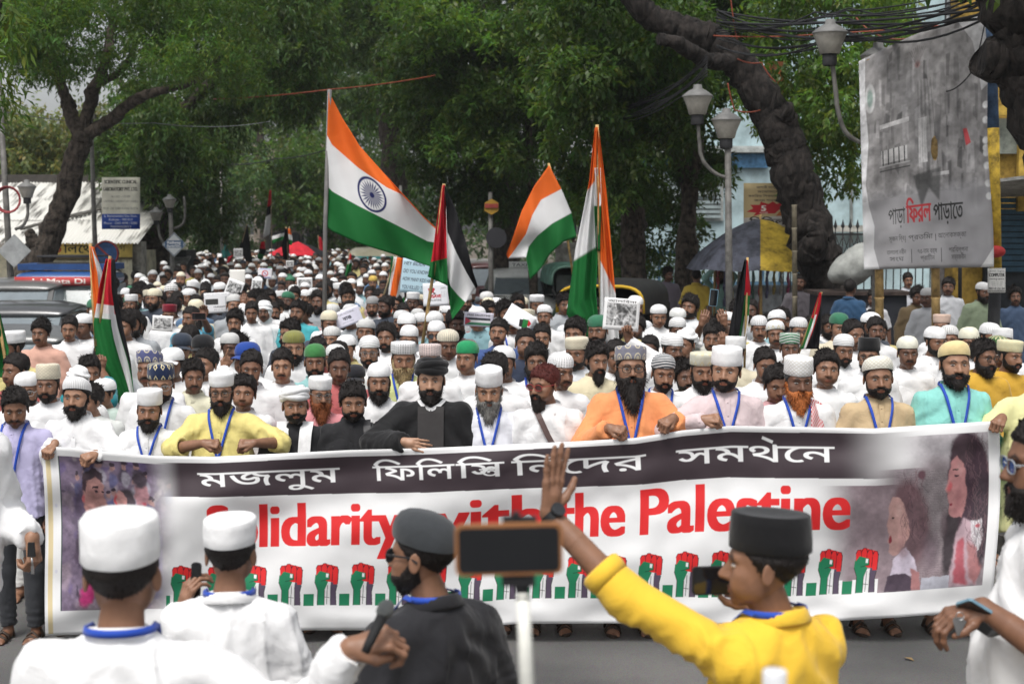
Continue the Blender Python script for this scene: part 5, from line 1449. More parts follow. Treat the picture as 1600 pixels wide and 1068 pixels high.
# torn billboard on bamboo
bb_root = empty('billboard', gp(1450, 17, 0)); tag(bb_root, 'torn grey cloth billboard with Bengali title standing on two bamboo poles', 'billboard')
def billboard():
 p = Print(420, 700, (.30, .29, .29)); r = np.random.RandomState(8)
 for _ in range(170):
  x, y = r.rand() * 1.0, r.rand() * .66; g = r.choice([.06, .09, .16, .24, .36, .5]); v = g * np.array([1, .97, .98])
  w, h_ = r.uniform(.004, .05), r.uniform(.03, .16)
  p.poly([(x, y), (x + w, y - r.uniform(-.02, .02)), (x + w * r.uniform(.4, 1.2), y + h_), (x - w * r.uniform(-.2, .5), y + h_ * r.uniform(.7, 1))], v, r.uniform(.25, .8), 2, 2)
 for (x0, y0, x1, y1) in [(.16, .46, .36, .52), (.15, .34, .38, .36), (.55, .60, .68, .615), (.45, .36, .52, .55)]: p.rect(x0, y0, x1, y1, (.62, .61, .61), .85)
 for k in range(5): p.rect(.165 + .042 * k, .46, .175 + .042 * k, .53, (.07, .07, .07))
 p.rect(.14, .53, .38, .535, (.5, .5, .5)); p.rect(.14, .55, .38, .556, (.1, .1, .1))
 for k in range(9): p.line([(.46 + .012 * k, .20), (.44 + .02 * k, .60)], .004, [(.05, .05, .05), (.4, .4, .4)][k % 2], .5)
 p.blob(.08, .20, .045, .075, (.6, .6, .6), .9, .8); p.blob(.08, .20, .03, .055, (.2, .3, .26), .8, .5); p.blob(.46, .13, .03, .02, (.30, .10, .09), .6, .3)
 for k in range(9): p.line([(.46, .14), (.40 + .016 * k, .05 + .004 * abs(k - 4))], .003, (.12, .09, .09), .7)
 p.poly([(.80, .44), (.83, .44), (.86, .50), (.82, .51)], (.5, .05, .06), .9)
 p.rect(0, .66, 1, 1, (.36, .355, .37), .8, .06); p.poly([(.40, .60), (.62, .58), (.60, .72), (.52, .66), (.46, .74)], (.07, .07, .07), .8, 2, 4)
 p.poly([(0, 0), (.05, 0), (.04, .2), (.06, .4), (.03, .6), (.05, .7), (.09, .8), (.08, .9), (.12, 1), (0, 1)], (.66, .66, .67)); p.poly([(.78, 0), (1, 0), (1, .28), (.95, .30), (.90, .10)], (.58, .58, .59), .8)
 for y in (.36, .42, .50, .53, .55, .60, .67, .72): p.blob(.985, y, .03, .018, (.72, .72, .72), 1, .6)
 p.poly([(1, .92), (1, 1), (.90, 1)], (.7, .7, .7))
 bl = (.03, .03, .03)
 p.text('পাড়া', .20, .80, .075, bl, width=.13, bold=.0); p.text('িফরল', .34, .80, .085, (.5, .05, .06), width=.19, bold=.02); p.text('পাড়ােত', .55, .80, .075, bl, width=.23, bold=.01)
 for x, t, w in [(.20, 'সৃজন িব্ব', .12), (.35, 'প্রতিমা', .19), (.58, 'আেলাকসজ্জা', .22)]: p.text(t, x, .875, .022, bl, width=w)
 for x, t, u in [(.18, 'তালতলা নবীন', 'সংঘ'), (.42, '৭৫-তম বর্ষ', 'প্রাচীন'), (.66, 'পরিবল্পনা', 'সার্বজনীন')]: p.text(t, x, .935, .02, bl, width=.15); p.text(u, x + .02, .965, .02, bl, width=.11)
 for x in (.325, .56): p.rect(x, .855, x + .004, .885, bl)
 for x in (.37, .60): p.rect(x, .915, x + .004, .975, bl)
 p.noise(22, .30, 2, (0, 0, 1, .68)); p.noise(7, .15, 6)
 return p
def bbpt(u, v):
 x0, x1 = 1342 + 8 * v, 1538 + 14 * v; yt = 96 - 76 * u - 8 * math.sin(u * math.pi); yb = 421 - 4 * u
 yy = yt + (yb - yt) * v; pp = np.array([[u * 3, v * 5, 0]])
 return at(x0 + (x1 - x0) * u + 2 * math.sin(9 * v) * (u > .9), yy, 17 + .04 * fbm(pp, 1.3, 3, 3)[0] + .015 * math.sin(22 * u + 4 * v)) - bb_root.location
sheet('printed_cloth', bbpt, 40, 60, billboard().material('billboard_cloth', rough=.6, bump=.3, trans=.2), bb_root, .004)
for px0, px1 in ((1376, 1372), (1466, 1458)):
 a, c = at(px0, 498, 17.08) - bb_root.location, at(px1, 140, 17.08) - bb_root.location; a = Vector((a.x + .02, a.y, .14))
 pts = [a + (c - a) * t for t in np.linspace(0, 1, 11)]; mb = MB()
 for i in range(10): mb.tube([pts[i], pts[i] + (pts[i + 1] - pts[i]) * .93, pts[i + 1]], [.052, .049, .058], 10)
 mb.build('bamboo_pole', M_BAM, bb_root)
a, c = at(1345, 98, 17.06) - bb_root.location, at(1540, 22, 17.06) - bb_root.location; MB().tube([a, c], .02, 6).build('top_batten', M_BAM, bb_root)
# umbrella stall
ur = empty('market_umbrella', gp(1185, 25, .14)); tag(ur, 'big vendor umbrella with grey and yellow panels beside the leaning trunk', 'umbrella')
UC = at(1188, 342, 25) - ur.location; Rm = 1.26; nseg = 8
cols = [(.075, .08, .105), (.42, .29, .035), (.42, .29, .035), (.06, .10, .08), (.075, .08, .105), (.30, .03, .04), (.30, .03, .04), (.075, .08, .105)]
cols = {0: (.42, .29, .035), 7: (.075, .08, .105), 6: (.075, .08, .105), 5: (.30, .03, .04), 4: (.30, .03, .04), 3: (.075, .08, .105), 2: (.075, .08, .105), 1: (.42, .29, .035)}
for k in range(nseg):
 a0 = -math.pi / 2 - .16 + 2 * math.pi * k / nseg; V, F = [], []
 N, M = 8, 8
 for i in range(N + 1):
  t = i / N
  for j in range(M + 1):
   s = j / M; a = a0 + 2 * math.pi / nseg * s; rr = Rm * t * (1 - .05 * math.sin(math.pi * s) * t)
   z = -.78 * t ** 1.55 * .98 - .03 * math.sin(math.pi * s) * t * t
   if i == N: rr *= .995; z -= .07
   V.append(UC + Vector((rr * math.cos(a), rr * math.sin(a), z)))
 for i in range(N):
  for j in range(M): q = i * (M + 1) + j; F.append((q, q + 1, q + M + 2, q + M + 1))
 V2 = [v + Vector((0, 0, -.006)) for v in V]; n0 = len(V)
 me = mesh_np('canopy_panel', [tuple(v) for v in V + V2], F + [tuple(n0 + i for i in reversed(f)) for f in F]); col = cols[(k) % 8]
 link('canopy_panel', me, ur, mat('umbrella_%d' % int(col[0] * 1000 + col[1] * 10), col, rough=.75, var=.3, scale=5))
 MB().tube([UC + Vector((0, 0, -.02)), UC + Vector((Rm * .98 * math.cos(a0), Rm * .98 * math.sin(a0), -.80))], .010, 5).build('rib', M_IRON, ur)
MB().tube([UC + Vector((0, 0, .08)), Vector((UC.x + .05, UC.y, 0))], [.02, .028], 8).build('pole', M_BAM, ur)
st = empty('trinket_stall', gp(1200, 26.2, .14)); tag(st, 'stall hung with bead strings and scarves under the umbrella', 'stall')
MB().box((0, 0, .45), (2.0, .8, .9)).build('counter', mat('dark_ply', (.05, .035, .03), var=.3), st)
for x in (-1, 1): MB().tube([(x, -.3, 0), (x, -.3, 2.1)], .025, 6).build('post', M_BAM, st)
MB().tube([(-1.05, -.3, 2.05), (1.05, -.3, 2.05)], .02, 6).build('rail', M_BAM, st)
bead_cols = [(.30, .05, .06), (.10, .10, .20), (.33, .25, .06), (.30, .29, .27), (.30, .04, .12), (.05, .12, .10)]
for i in range(16):
 x = -.95 + .125 * i; mb = MB(); ln = RNG.uniform(.7, 1.15)
 mb.tube([(x + .012 * math.sin(k * 2), -.33 + .01 * math.cos(k * 3), 2.04 - ln * k / 9) for k in range(10)], [.02 if k % 2 else .034 for k in range(10)], 6)
 mb.build('bead_string', mat('beads_%d' % (i % 6), bead_cols[i % 6], rough=.35, var=.4, scale=30, spec=.5), st)
for px, y0, Y, lab in [(1241, 320, 22.2, 'pale bamboo post standing against the leaning trunk'), (1166, 290, 27, 'bamboo post holding left side of the yellow poster')]:
 b = gp(px + 4, Y, .14); tp = at(px, y0, Y); mb = MB(); pts = [Vector((0, 0, 0)).lerp(tp - b, t) for t in np.linspace(0, 1, 9)]
 for i in range(8): mb.tube([pts[i], pts[i] + (pts[i + 1] - pts[i]) * .93, pts[i + 1]], [.04, .038, .046], 8)
 o = mb.build('bamboo_post', mat('pale_bamboo', (.24, .21, .15), var=.25)); o.location = b; tag(o, lab, 'post')
ps = empty('poster', at(1200, 320, 26.9)); tag(ps, 'yellow poster with red flame and figure 5 beside leaning trunk', 'poster')
p = Print(260, 320, (.50, .40, .22)); k = (.05, .04, .04)
for i, (t, w) in enumerate([('আগামী সংগ্রাম', .5), ('মেহাসেব', .45), ('কমিরড িশবদাস ঘোষ', .85), ('জন্ম শতবর্ষ', .6)]): p.text(t, .52, .12 + .10 * i, .05, k, align='c', width=w, bold=.01)
p.poly([(.06, .66), (.2, .58), (.14, .50), (.34, .50), (.36, .43), (.52, .48), (.62, .42), (.70, .48), (.86, .42), (.78, .52), (.9, .54), (.74, .62), (.66, .70), (.4, .70), (.2, .76), (.26, .68)], (.45, .02, .03)); p.text('5', .42, .64, .13, (.8, .76, .7), align='c', bold=.06); p.text('আগস্ট', .42, .70, .035, (.8, .76, .7), align='c')
p.poly([(.75, .66), (1, .55), (1, .78), (.66, .78)], (.45, .15, .04)); p.poly([(0, .80), (1, .74), (1, 1), (0, 1)], (.5, .48, .46)); p.text('িমিছল', .5, .95, .14, k, align='c', width=.75, bold=.05)
sign_sheet('printed_sheet', p, 1162, 286, 1236, 354, 26.9, ps, th=.01)
bg = MB(); V, F = sphere((0, 0, 0), 1, 26, 18); V = V * V3(.44, .30, .25); V[:, 2] += .12 * V[:, 0]; Nn = normals(V, F); V = V + Nn * (.035 * fbm(V, 6, 3, 3))[:, None]
o = link('sack', mesh_np('sack', V, F), None, mat('jute_white', (.33, .34, .32), rough=.85, bump=.4, bscale=12)); o.location = at(1338, 414, 21.5); o.rotation_euler = (0, -.35, 0); tag(o, 'bulging grey-white sack stacked on the stall left of the billboard', 'sack')
tb = empty('stall_table', gp(1340, 21.6, .14)); tag(tb, 'dark covered stall stand carrying the white sack', 'stall')
MB().box((0, 0, .72), (1.3, .9, 1.44), taper=.95).build('covered_base', mat('dark_tarp', (.022, .024, .03), rough=.6, bump=.5, bscale=5), tb); MB().box((.0, 0, 1.47), (1.4, 1.0, .05)).build('top_board', mat('dark_ply', (.05, .035, .03)), tb)
ob_ = MB().box((0, 0, 0), (.27, .25, .55)); o = ob_.build('junction_box', mat('rust_orange', (.20, .065, .02), var=.4)); o.location = at(1212, 124, 24.2); tag(o, 'rust-orange meter box fixed high behind the leaning trunk', 'box')
# overhead cables
def cable(label, pts, r, m, sag=.0, n=14, name='overhead_cable', cat='cable', group='overhead cables'):
 P = []
 for i in range(len(pts) - 1):
  for k in range(n): t = k / n; q = pts[i].lerp(pts[i + 1], t); q.z -= sag * 4 * t * (1 - t); P.append(q)
 P.append(pts[-1]); b = P[0].copy()
 o = MB().tube([q - b for q in P], r, 5).build(name, m); o.location = b
 return tag(o, label, cat, group)
BLK = mat('cable_black', (.018, .018, .02), rough=.6); ORG = mat('cable_orange', (.22, .05, .025), rough=.5)
cable('orange cable slung across the street above the biggest flag', [at(330, 155, 30), at(515, 140, 28), at(680, 118, 30)], .013, ORG, .03)
cable('thin grey wire crossing behind the forked tree', [at(-20, 170, 27), at(240, 192, 30), at(420, 190, 34)], .009, mat('cable_grey', (.2, .21, .22)), .1)
cable('dark wire from slim white pole to big flag', [at(345, 256, 55), at(430, 248, 52), at(520, 230, 50)], .02, BLK, .1)
rr = random.Random(5)
for i in range(16):
 y0, y1, y2 = rr.uniform(-5, 55), rr.uniform(20, 75), rr.uniform(-30, 30)
 cable('black cable in the sagging bundle above the billboard', [at(1120, y0 + 20, 21), at(1300 + rr.uniform(-30, 30), y1 - 10, 18), at(1560, y2, 15)], rr.uniform(.008, .016), BLK, rr.uniform(.02, .22), 10)
for i in range(9):
 cable('black cable in the drooping bundle left of the double lamp', [at(1105, 85 + 4 * i, 22), at(1040 - 3 * i, 138 + 5 * i, 23), at(905, 188 + 2 * i, 26)], .010, BLK, rr.uniform(.0, .1), 10)
for i, (a, b_, c, lab) in enumerate([((1115, 56), (1300, 52), (1590, 26), 'brick-red cable passing over the lamp left of billboard'), ((1338, 28), (1372, 55), (1420, 60), 'red cable looping down onto billboard top'), ((1140, -20), (1146, 30), (1152, 62), 'reddish cable dropping onto the leaning trunk'), ((1152, 92), (1190, 98), (1212, 128), 'orange cable looped round the meter box'), ((1137, 130), (1148, 172), (1188, 172), 'orange cable hanging in a loop on the leaning trunk')]):
 cable(lab, [at(*a, 20.5), at(*b_, 19.5 if i < 2 else 20.5), at(*c, 18 if i < 2 else 20.5)], .010, ORG, .03)
cable('thin black lead hanging down across the billboard', [at(1540, 30, 16.6), at(1520, 110, 16.6), at(1478, 143, 16.75)], .008, BLK, .05)
# == vehicles
M_GLASS = mat('car_glass', (.17, .20, .215), rough=.12, var=.05, spec=.9); M_TYRE = mat('tyre_rubber', (.015, .015, .015), rough=.8); M_RIM = mat('wheel_rim', (.35, .35, .36), rough=.35, metal=.8)  # car glass base colour lightened to stand in for bright sky reflections
def car_paint(name, col, rough=.28):
 m = mat('paint_' + name, col, rough=rough, var=.12, scale=1.5, spec=.5); m.node_tree.nodes['Principled BSDF'].inputs['Coat Weight'].default_value = .5; return m
def loft(mb, st, n=20, p=3.2):
 """st: (y, half-width, z0, z1); rounded rectangular sections along y."""
 V, F = [], []
 for y, w, z0, z1 in st:
  for k in range(n):
   a = 2 * math.pi * k / n; c, s = math.cos(a), math.sin(a)
   x = w * math.copysign(abs(c) ** (2 / p), c); z = (z0 + z1) / 2 + (z1 - z0) / 2 * math.copysign(abs(s) ** (2 / p), s)
   V.append((x, y, z))
 m = len(st)
 for i in range(m - 1):
  for k in range(n): F.append((i * n + k, i * n + (k + 1) % n, (i + 1) * n + (k + 1) % n, (i + 1) * n + k))
 F += [tuple(reversed(range(n))), tuple(range((m - 1) * n, m * n))]
 return mb.add(V, F, True)
def wheel(root, x, y, r=.31, w=.2):
 t = MB().tube([(x - w / 2, y, r), (x - w / 2 + .03, y, r), (x + w / 2 - .03, y, r), (x + w / 2, y, r)], [r * .93, r, r, r * .93], 22).build('wheel', M_TYRE, root)
 s = 1 if x > 0 else -1
 MB().tube([(x + s * (w / 2 - .01), y, r), (x + s * (w / 2 + .008), y, r)], [r * .62, r * .55], 14).build('rim', M_RIM, t)
def car(label, loc, rz, paint, h=1.5, w=.84, L=4.0, hood=.98, taxi=False, group='cars parked along the street', name='parked_car'):
 """Front faces local -Y."""
 root = empty(name, loc, rz); tag(root, label, 'car' if not taxi else 'taxi', group)
 f, r = -L / 2, L / 2
 loft(MB(), [(f, w * .82, .36, .62), (f + .08, w * .93, .26, .74), (f + .4, w, .22, hood - .08), (f + 1.15, w, .22, hood), (0, w, .22, hood + .02), (r - .6, w, .22, hood + .02), (r - .1, w * .95, .28, hood), (r, w * .86, .4, hood - .1)]).build('body', paint, root)
 c0, c1, c2, c3 = f + 1.0, f + 1.75, r - .85, r - .25
 V = []; zs = hood - .02
 base = [(c0, w * .90), (c3, w * .90)]; top = [(c1, w * .72), (c2, w * .72)]
 B = [(-w * .92, c0, zs), (w * .92, c0, zs), (w * .92, c3, zs), (-w * .92, c3, zs)]; dp = .19 if taxi else .13; T = [(-w * .78, c1, h - dp), (w * .78, c1, h - dp), (w * .78, c2, h - dp), (-w * .78, c2, h - dp)]
 MB().add(B + T, [(0, 1, 5, 4), (1, 2, 6, 5), (2, 3, 7, 6), (3, 0, 4, 7)]).build('pillars', paint, root)
 loft(MB(), [(c1 - .10, w * .70, h - dp - .05, h - dp + .01), (c1 - .02, w * .80, h - dp - .05, h - dp * .45), (c1 + .25, w * .82, h - dp - .05, h - .01), ((c1 + c2) / 2, w * .82, h - dp - .05, h + .02), (c2 - .2, w * .82, h - dp - .05, h - .02), (c2 + .02, w * .80, h - dp - .05, h - dp * .5), (c2 + .12, w * .68, h - dp - .04, h - dp)], 24, 2.7).build('roof', paint, root)
 def inset(q, m, nm, off):
  q = [Vector(v) for v in q]; c = sum(q, Vector()) / 4; nrm = (q[1] - q[0]).cross(q[3] - q[0]).normalized()
  if nrm.dot(c - Vector((0, (c1 + c2) / 2, 1.1))) < 0: nrm = -nrm
  q = [c + (v - c) * .90 + nrm * off for v in q]; q2 = [v - nrm * .012 for v in q]
  MB().add([tuple(v) for v in q + q2], [(0, 1, 2, 3), (7, 6, 5, 4), (0, 4, 5, 1), (1, 5, 6, 2), (2, 6, 7, 3), (3, 7, 4, 0)]).build(nm, m, root)
 inset([B[0], B[1], T[1], T[0]], M_GLASS, 'windscreen', .012); inset([B[2], B[3], T[3], T[2]], M_GLASS, 'rear_window', .012)
 for a, b_, c, d in ((B[1], B[2], T[2], T[1]), (B[3], B[0], T[0], T[3])):
  a, b_, c, d = map(Vector, (a, b_, c, d)); e, g = a.lerp(b_, .5), d.lerp(c, .5)
  inset([a, e, g, d], M_GLASS, 'side_window', .012); inset([e, b_, c, g], M_GLASS, 'side_window', .012)
 for s in (-1, 1):
  MB().add(*[(list(map(tuple, v)), [tuple(x) for x in q]) for v, q in [sphere((s * w * .72, f + .06, .66), .1, 12, 8, (1.5, .7, .8))]][0], True).build('headlight', mat('headlamp', (.55, .57, .6), rough=.12, spec=.8), root)
  MB().box((s * (w + .09), c0 + .22, hood + .06), (.17, .07, .12)).build('wing_mirror', mat('black_plastic', (.015, .015, .016)), root)
  for y in (f + .75, r - .75): wheel(root, s * (w - .1), y)
 MB().box((0, f - .012, .56), (w * 1.0, .05, .14)).build('grille', mat('black_plastic', (.015, .015, .016)), root)
 MB().box((0, f - .02, .38), (w * 1.7, .1, .12)).build('bumper', paint if taxi is None else mat('bumper_grey', (.08, .08, .085)), root)
 pb = MB().box((0, f - .075, .40), (.5, .012, .11)).build('number_plate', mat('plate', (.7, .7, .66)), root)
 MB().tube([(-.3, c0 - .02, hood + .01), (.0, c0 + .12, hood + .09)], .008, 5).tube([(.25, c0 - .02, hood + .01), (.5, c0 + .12, hood + .09)], .008, 5).build('wipers', mat('black_plastic', (.015, .015, .016)), root)
 if taxi:
  p = Print(200, 60, (.78, .78, .76)); p.text('TAXI', .5, .78, .55, (.03, .03, .03), align='c', width=.75, bold=.02)
  tz = h + .1; o = root
  b = MB().box((0, (c1 + c2) / 2 - .3, tz - .02), (.5, .14, .15)).build('roof_sign', mat('sign_white', (.75, .75, .73)), root)
  y = (c1 + c2) / 2 - .3 - .075
  sheet('sign_face', lambda u, v: Vector((-.24 + .48 * u, y, tz + .045 - .13 * v)), 2, 2, p.material('taxi_sign'), b, .004)
 return root
def spot(px, Y): return Vector(((px - 800) * Y / F_PX, Y, 0))
ST = .13                                                    # the street runs slightly to the left
car('grey dusty SUV parked at left behind two other cars', spot(30, 23.5), -.02, car_paint('dust_grey', (.10, .10, .097), .4), h=1.74, w=.92, L=4.4, hood=1.08)
car('dark grey saloon parked second in the left row', spot(25, 18.6), -.02, car_paint('graphite', (.05, .052, .055)), h=1.60, w=.86, L=3.6, hood=1.02)
car('small silver-grey car nearest in the row at left edge', spot(-5, 15.0), -.02, car_paint('silver', (.10, .105, .105)), h=1.52, w=.84, L=3.2, hood=1.0)
tx = car('white taxi with TAXI roof sign standing among marchers at right', spot(812, 35.5), .08, car_paint('taxi_white', (.80, .80, .77)), h=1.60, w=.86, L=4.1, hood=1.0, taxi=True, name='taxi')
car('maroon car half hidden behind the white taxi', spot(772, 41), .08, car_paint('maroon', (.11, .035, .035)), h=1.62, w=.86, L=4.0)
car('pale yellow cab far down the street behind the crowd', spot(520, 62), .1, car_paint('cab_yellow', (.48, .38, .12)), h=1.62, w=.9, L=4.0)
# blue and red decorated mini-truck
tr = empty('mini_truck', spot(138, 25.0)); tr.rotation_euler.z = .0; tag(tr, 'blue mini-truck with red windscreen banner and roof rack at left', 'truck')
MBL = car_paint('truck_blue', (.025, .08, .24))
loft(MB(), [(-1.9, .66, .5, 1.0), (-1.86, .74, .42, 1.12), (-1.5, .78, .35, 1.25), (-.5, .78, .35, 1.25), (-.45, .76, .4, 1.2)], 20, 4).build('cab_lower', MBL, tr)
loft(MB(), [(-1.62, .72, 1.66, 1.78), (-1.4, .76, 1.62, 1.86), (-.5, .76, 1.62, 1.86), (-.46, .7, 1.66, 1.8)], 20, 4).build('cab_roof', MBL, tr)
for s in (-1, 1): MB().tube([(s * .73, -1.80, 1.15), (s * .71, -1.55, 1.70)], .035, 8).build('pillar', MBL, tr); MB().box((s * .76, -.95, 1.4), (.03, .9, .5)).build('side_window', M_GLASS, tr); MB().box((s * .93, -1.75, 1.35), (.14, .05, .22)).build('wing_mirror', mat('black_plastic', (.015, .015, .016)), tr)
MB().add([(-.70, -1.83, 1.14), (.70, -1.83, 1.14), (.68, -1.57, 1.62), (-.68, -1.57, 1.62), (-.70, -1.80, 1.14), (.70, -1.80, 1.14), (.68, -1.54, 1.62), (-.68, -1.54, 1.62)], [(0, 1, 2, 3), (7, 6, 5, 4), (0, 4, 5, 1), (2, 6, 7, 3)]).build('windscreen', mat('pale_glass', (.22, .25, .25), rough=.1, spec=.8), tr)
MB().box((.05, -1.92, 1.08), (1.1, .06, .16)).build('green_cover', mat('green_cloth', (.03, .24, .09)), tr)
MB().box((0, -.9, 1.93), (1.46, 1.0, .10)).build('roof_visor', mat('visor_blue', (.02, .06, .18)), tr)
mb = MB()
for i in range(9): mb.tube([(-.4 + .11 * i, -1.35, 1.98), (-.4 + .11 * i, -.6, 1.98)], .014, 5)
for z in (1.98, 2.10):
 mb.tube([(-.42, -1.35, z), (.50, -1.35, z), (.50, -.6, z), (-.42, -.6, z), (-.42, -1.35, z)], .018, 6)
mb.build('roof_rack', M_IRON, tr)
p = Print(480, 60, (.42, .05, .05)); p.text('Jai Mata Di', .5, .78, .6, (.75, .7, .65), align='c', width=.62, bold=.03)
sheet('text_strip', lambda u, v: Vector((-.70 + 1.4 * u, -1.66, 1.78 - .14 * v)), 4, 2, p.material('truck_strip'), tr, .012)
MB().box((0, .75, .95), (1.5, 2.3, .7)).build('cargo_box', mat('truck_box', (.06, .12, .26), var=.3), tr)
for s in (-1, 1):
 for y in (-1.25, 1.1): wheel(tr, s * .66, y, .27, .16)
 MB().tube([(s * .52, -1.92, .78), (s * .52, -1.87, .78)], .10, 16).build('headlight', mat('headlamp', (.55, .57, .6)), tr)
# van at far end
vn = empty('van', spot(583, 48)); vn.rotation_euler.z = .12; tag(vn, 'cream van with teal windscreen band deep in the crowd', 'van')
loft(MB(), [(-2.1, .74, .5, 1.2), (-2.0, .82, .35, 1.5), (-1.7, .84, .3, 1.92), (1.6, .84, .3, 1.95), (1.8, .8, .4, 1.9)], 20, 5).build('body', car_paint('van_cream', (.38, .36, .26)), vn)
MB().box((0, -1.93, 1.34), (1.42, .03, .42), rx=-.28).build('windscreen', mat('pale_glass', (.22, .25, .25)), vn); MB().box((0, -1.90, 1.60), (1.46, .05, .17), rx=-.28).build('teal_band', mat('teal_paint', (.04, .24, .24)), vn)
for s in (-1, 1):
 MB().tube([(s * .55, -2.1, .82), (s * .55, -2.04, .82)], .1, 14).build('headlight', mat('headlamp', (.55, .57, .6)), vn)
 for y in (-1.3, 1.1): wheel(vn, s * .74, y, .3, .18)
# auto-rickshaws
def auto(label, px, Y, rz, canopy, body, rim):
 root = empty('auto_rickshaw', spot(px, Y), rz); tag(root, label, 'auto rickshaw', 'auto rickshaws by the right kerb')
 loft(MB(), [(-1.35, .10, .5, .8), (-1.2, .30, .35, 1.0), (-.85, .56, .3, 1.02), (-.5, .64, .28, .62), (.9, .66, .28, .9), (1.3, .62, .4, .95)], 18, 3.5).build('body', body, root)
 V, F = [], []; N = 14
 ys = [-.92, -.80, -.3, .5, 1.1, 1.28]; sc = [.96, 1, 1.02, 1.02, 1, .92]; zz = [1.70, 1.755, 1.78, 1.78, 1.75, 1.6]
 for y, s, zt in zip(ys, sc, zz):
  for k in range(N + 1):
   a = math.pi * k / N; x = -.68 * s * math.copysign(abs(math.cos(a)) ** .45, math.cos(a)); z = 1.30 + (zt - 1.30) * abs(math.sin(a)) ** .55
   V.append((x, y, z))
 for i in range(len(ys) - 1):
  for k in range(N): F.append((i * (N + 1) + k, i * (N + 1) + k + 1, (i + 1) * (N + 1) + k + 1, (i + 1) * (N + 1) + k))
 n0 = len(V); V += [(x * .96, y, z - .03) for x, y, z in V]; F += [tuple(n0 + i for i in reversed(f)) for f in F]
 link('canopy', mesh_np('canopy', V, F), root, canopy)
 mb = MB(); mb.tube([V[k] for k in range(N + 1)], .028, 6); mb.build('canopy_hem', rim, root)
 for s in (-1, 1): MB().tube([(s * .60, -.90, .95), (s * .63, -.86, 1.4)], .022, 6).build('front_post', M_IRON, root); MB().box((s * .655, .85, 1.12), (.03, .85, .5)).build('side_curtain', mat('auto_dark', (.012, .013, .014)), root)
 MB().box((0, 1.22, 1.25), (1.22, .03, .7)).build('rear_curtain', mat('auto_dark', (.012, .013, .014)), root)
 MB().add([(-.56, -.93, 1.0), (.56, -.93, 1.0), (.54, -.86, 1.5), (-.54, -.86, 1.5), (-.56, -.92, 1.0), (.56, -.92, 1.0), (.54, -.85, 1.5), (-.54, -.85, 1.5)], [(0, 1, 2, 3), (7, 6, 5, 4), (0, 4, 5, 1), (2, 6, 7, 3)]).build('windscreen', mat('auto_glass', (.03, .035, .035), rough=.1, spec=.6), root)
 MB().box((0, .55, .72), (1.1, .5, .14)).box((0, .85, .98), (1.1, .12, .5)).build('seat', mat('auto_dark', (.012, .013, .014)), root)
 MB().tube([(0, -1.36, .78), (0, -1.30, .78)], .10, 16).build('headlight', mat('headlamp', (.55, .57, .6)), root)
 wheel(root, .001, -1.1, .22, .12)
 for s in (-1, 1): wheel(root, s * .58, .95, .22, .12)
auto('auto rickshaw with faded green canopy standing beside the taxi', 898, 34, .1, mat('canopy_green', (.12, .26, .20), var=.2, scale=4), mat('auto_green', (.02, .09, .05), rough=.4), mat('canopy_edge', (.22, .38, .31)))
auto('auto rickshaw with yellow-rimmed black hood right of the draped flag', 958, 22.5, -.28, mat('canopy_black', (.018, .018, .018)), mat('auto_dark_green', (.015, .05, .03), rough=.4), mat('hem_yellow', (.50, .31, .02)))
o = None
# == people: assembling
CAP_TOP = {None: .128, 'skull': .131, 'kufi': .124, 'tall': .145, 'fez': .143, 'knit': .142, 'turban': .155, 'baseball': .130, 'scarf': .13, 'wrap': .135}
WHITE, OFFW, CREAM = (.80, .80, .80), (.74, .74, .72), (.70, .64, .50)
BLACKC, HAIRC, GREYH, HENNA = (.012, .012, .013), (.014, .011, .010), (.20, .19, .175), (.42, .13, .035)
BLUE_L = (.02, .07, .42)
SKINS = [(.37, .21, .135), (.30, .160, .098), (.24, .122, .073), (.185, .090, .053), (.135, .064, .039), (.095, .045, .029)]
PLACED = []                                             # (X, Y, px, py_top, head_px) of everybody
def face_q(i, **kw):
 r = random.Random(400 + i)
 q = dict(w=r.uniform(.92, 1.08), jaw=r.uniform(.86, 1.18), nose=r.uniform(.85, 1.28), cheek=r.uniform(.75, 1.25), eye=r.uniform(.72, 1.05), brow=r.uniform(.85, 1.2), gx=r.uniform(-.3, .3), stubble=r.choice([0, .25, .4]), must=r.choice([0, .6, .9]), recede=r.choice([0, 0, .5, 1]))
 q.update(kw); return q
def ik(sh, wr, pole, l1=.285, l2=.262):
 sh, wr, pole = V3(*sh), V3(*wr), V3(*pole)
 d = wr - sh; L = np.linalg.norm(d)
 if L > (l1 + l2) * .995: wr = sh + d / L * (l1 + l2) * .995; d = wr - sh; L = np.linalg.norm(d)
 a = (l1 * l1 - l2 * l2 + L * L) / (2 * L); h = math.sqrt(max(0, l1 * l1 - a * a))
 u = d / L; p = pole - u * (pole @ u); p /= np.linalg.norm(p)
 return tuple(sh), tuple(sh + u * a + p * h), tuple(wr)
CACHE = {}
def cached(key, fn):
 if key not in CACHE: CACHE[key] = fn()
 return CACHE[key]
def child(root, name, me, m, col):
 if not me.materials: me.materials.append(m)
 o = link(name, me, root); o.color = (*col, 1)
 return o
def place(px, py, cap, Y=None, s=1.0):
 top = HEAD_Z + CAP_TOP[cap]
 if Y is None: Y = depth_for(py, top * s)
 else: s = at(px, py, Y).z / top
 return at(px, py, Y).x, Y, s
def note(root, px, py, Y, label): PLACED.append((root.location.x, Y, px, py, F_PX * .2 / Y, label))
